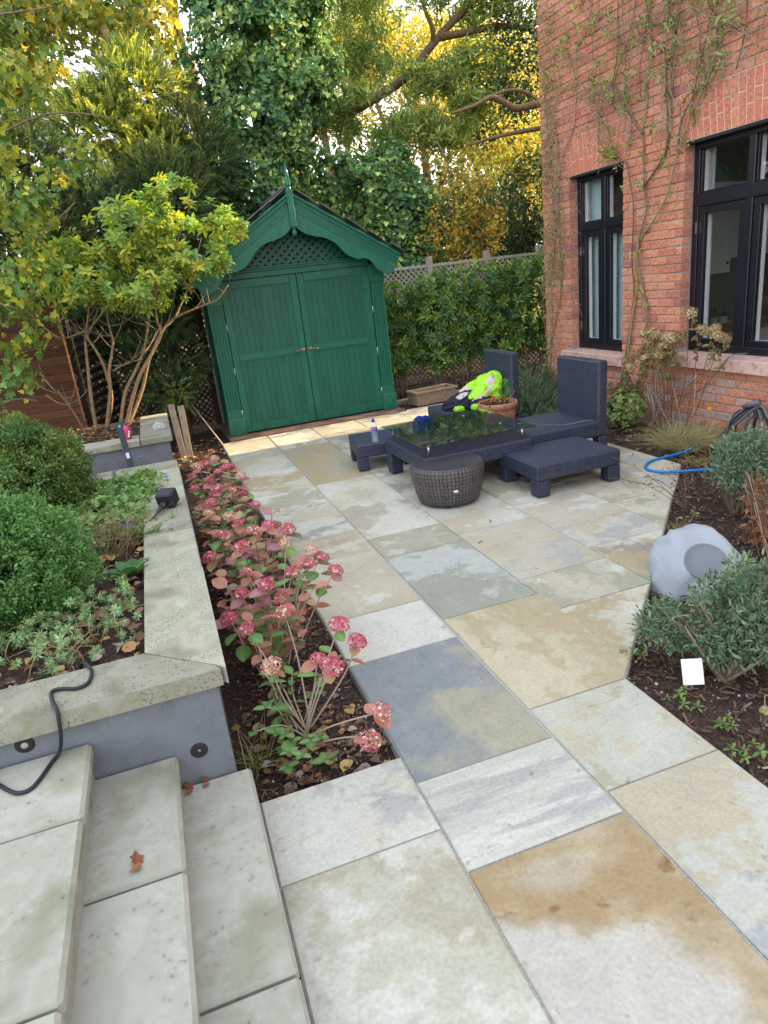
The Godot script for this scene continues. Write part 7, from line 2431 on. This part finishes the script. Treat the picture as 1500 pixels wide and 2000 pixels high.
# ---------------------------------------------------------------- fallen leaves, bark and stones
func build_litter() -> void:
	var fallen := []
	for k in 4:
		var st := nst()
		leaf(st, ["maple", "oval", "round", "fern"][k], Transform3D(Basis(Vector3.RIGHT, -PI / 2 + 0.2), Vector3.ZERO), 1.0, 0.85, Color.WHITE)
		fallen.append(done(st))
	var pal := [Color(0.25, 0.12, 0.07), Color(0.33, 0.19, 0.09), Color(0.2, 0.11, 0.07), Color(0.4, 0.27, 0.11), Color(0.33, 0.26, 0.22), Color(0.17, 0.1, 0.07)]
	var zones := [[0.04, 0.56, -2.6, -2.14, -0.05, 110, 0.05], [0.02, 0.58, -8.6, -2.6, -0.05, 240, 0.045], [-0.75, -0.28, -4.6, -2.45, 0.525, 260, 0.05], [-1.0, -0.3, -8.3, -7.1, 0.55, 160, 0.05], [4.15, 4.9, -8.0, -4.2, -0.05, 240, 0.05], [3.2, 6.0, -10.4, -9.0, -0.05, 260, 0.05], [0.0, 0.6, -9.4, -7.6, -0.04, 160, 0.06], [2.6, 4.4, -3.6, -2.6, -0.05, 70, 0.04]]
	var says := ["brown fallen leaves heaped at the near end of the narrow bed", "fallen leaves scattered under the hydrangeas", "fallen leaves in the raised planter", "fallen leaves in the far planter under the shrub", "fallen leaves along the foot of the brick wall", "fallen leaves under the laurel hedge", "sunlit fallen leaves beside the shed corner", "fallen leaves around the rock-shaped loudspeaker"]
	for i in zones.size():
		var z: Array = zones[i]
		var t := thing("fallen_leaves", says[i], "leaves")
		stuff(t)
		for v in 4:
			var xs := []
			var cs := []
			for k in int(z[5] / 4):
				var s: float = z[6] * rr(0.5, 1.3)
				xs.append(Transform3D((Basis(Vector3.UP, rr(0, TAU)) * Basis(rdir(), rr(-0.5, 0.5))).scaled(Vector3.ONE * s), Vector3(rr(z[0], z[1]), z[4] + rr(0.0, 0.03), rr(z[2], z[3]))))
				cs.append(shade(pal[rng.randi() % 6], rr(0.6, 1.3)))
			scatter("leaves", fallen[v], M.dead_leaf, xs, cs, t)
	# shredded bark and grit on the near right bed and under the hydrangeas
	var chip := nst()
	box(chip, Vector3.ZERO, Vector3(1.0, 0.12, 0.2), 0.03)
	var chip_m := done(chip)
	var any := mat("mulch_chip", 1, 1, 1, 0.9)
	any.vertex_color_use_as_albedo = true
	var grit := nst()
	lathe(grit, [Vector2(0, -0.4), Vector2(0.45, -0.1), Vector2(0.4, 0.25), Vector2(0, 0.4)], 6)
	var grit_m := done(grit)
	var areas := [[PackedVector2Array([Vector2(1.70, -2.2), Vector2(4.2, -4.7), Vector2(4.9, -4.4), Vector2(3.6, -2.2), Vector2(2.6, -1.0), Vector2(1.70, -0.9)]), 5200, "shredded bark mulch on the near right bed"], [PackedVector2Array([Vector2(0.04, -2.14), Vector2(0.59, -2.14), Vector2(0.59, -5.9), Vector2(0.04, -5.9)]), 2600, "dark bark mulch under the hydrangeas"], [PackedVector2Array([Vector2(4.1, -4.6), Vector2(4.94, -4.4), Vector2(4.94, -8.5), Vector2(4.1, -8.9)]), 1600, "dark bark mulch along the brick wall"]]
	for a in areas:
		var poly: PackedVector2Array = a[0]
		var r := Rect2(poly[0], Vector2.ZERO)
		for v in poly:
			r = r.expand(v)
		var xs := []
		var cs := []
		var gs := []
		var gc := []
		while xs.size() + gs.size() < a[1]:
			var p := Vector2(rr(r.position.x, r.end.x), rr(r.position.y, r.end.y))
			if not Geometry2D.is_point_in_polygon(p, poly):
				continue
			if rc_() < 0.84:
				xs.append(Transform3D((Basis(Vector3.UP, rr(0, TAU)) * Basis(rdir(), rr(-0.5, 0.5))).scaled(Vector3.ONE * rr(0.012, 0.05)), Vector3(p.x, -0.055 + rr(0.0, 0.035), p.y)))
				cs.append(shade(Color(0.085, 0.05, 0.035).lerp(Color(0.17, 0.1, 0.07), pow(rc_(), 2.0)), rr(0.5, 1.4)) if rc_() < 0.97 else Color(0.35, 0.28, 0.2))
			else:
				gs.append(Transform3D((Basis(Vector3.UP, rr(0, TAU)) * Basis(rdir(), rr(-1, 1))).scaled(Vector3.ONE * rr(0.006, 0.018)), Vector3(p.x, -0.05 + rr(0.0, 0.03), p.y)))
				gc.append(shade(Color(0.2, 0.19, 0.18).lerp(Color(0.34, 0.33, 0.32), pow(rc_(), 2.0)), rr(0.6, 1.2)))
		var t := thing("bark_mulch", a[2], "mulch")
		stuff(t)
		scatter("chips", chip_m, any, xs, cs, t)
		scatter("grit", grit_m, any, gs, gc, t)
	# single leaves and twigs that lie on the stone
	for q in [["small curled brown oak leaf on the middle step", Vector3(-0.345, 0.289, -1.7), 0.048, 0, "dead_leaf", Color(0.22, 0.09, 0.05)], ["brown leaves caught in the corner of the lowest step", Vector3(-0.2, 0.148, -2.13), 0.045, 0, "dead_leaf", Color(0.18, 0.08, 0.05)], ["small red-brown leaf beside the planter wall on the lowest step", Vector3(-0.14, 0.148, -2.14), 0.035, 2, "dead_leaf", Color(0.18, 0.08, 0.05)]]:
		var st := nst()
		leaf(st, ["maple", "oval", "round"][q[3]], Transform3D(Basis(Vector3.RIGHT, -1.2) * Basis(Vector3.UP, 0.5), Vector3.ZERO), q[2], q[2] * 0.9, q[5])
		leaf(st, ["maple", "oval", "round"][q[3]], Transform3D(Basis(Vector3.UP, 2.0) * Basis(Vector3.RIGHT, -1.4), Vector3(0.012, 0.004, 0.01)), q[2] * 0.8, q[2] * 0.6, shade(q[5], 1.4))
		var o := part("fallen_leaf", st, M[q[4]])
		o.position = q[1]
		tag(o, q[0], "leaf")
	for q in [["small dark twig on the paving in front of the ottoman", Vector3(1.86, 0.004, -3.93), 0.6], ["tiny brown twig on the paving between ottoman and square table", Vector3(2.1, 0.004, -4.25), 1.2]]:
		var st := nst()
		tube(st, [Vector3(-0.03, 0.002, 0), Vector3(0.0, 0.006, 0.006), Vector3(0.035, 0.002, -0.008)], [0.003, 0.003, 0.0015], 5)
		var o := part("twig", st, M.stem_brown)
		o.position = q[1]
		o.rotation.y = q[2]
		tag(o, q[0], "twig")
	# leaves that float on the glass
	for k in 4:
		var st := nst()
		leaf(st, "oval", Transform3D(Basis(Vector3.UP, k * 1.3) * Basis(Vector3.RIGHT, -1.5), Vector3.ZERO), 0.035, 0.02, [Color(0.5, 0.33, 0.1), Color(0.4, 0.2, 0.1), Color(0.5, 0.45, 0.12)][k % 3])
		var o := part("fallen_leaf", st, M.dead_leaf)
		o.position = [Vector3(2.12, 0.4615, -5.2), Vector3(2.42, 0.4615, -5.42), Vector3(2.78, 0.4615, -5.3), Vector3(2.66, 0.4615, -5.85)][k]
		tag(o, ["dry amber leaf lying at the near left corner of the glass", "dry red-brown leaf lying in the middle of the glass", "dry yellow leaf lying at the right end of the glass nearest the chair", "dry leaf lying at the far edge of the glass by the pot"][k], "leaf", "dry leaves on the glass")
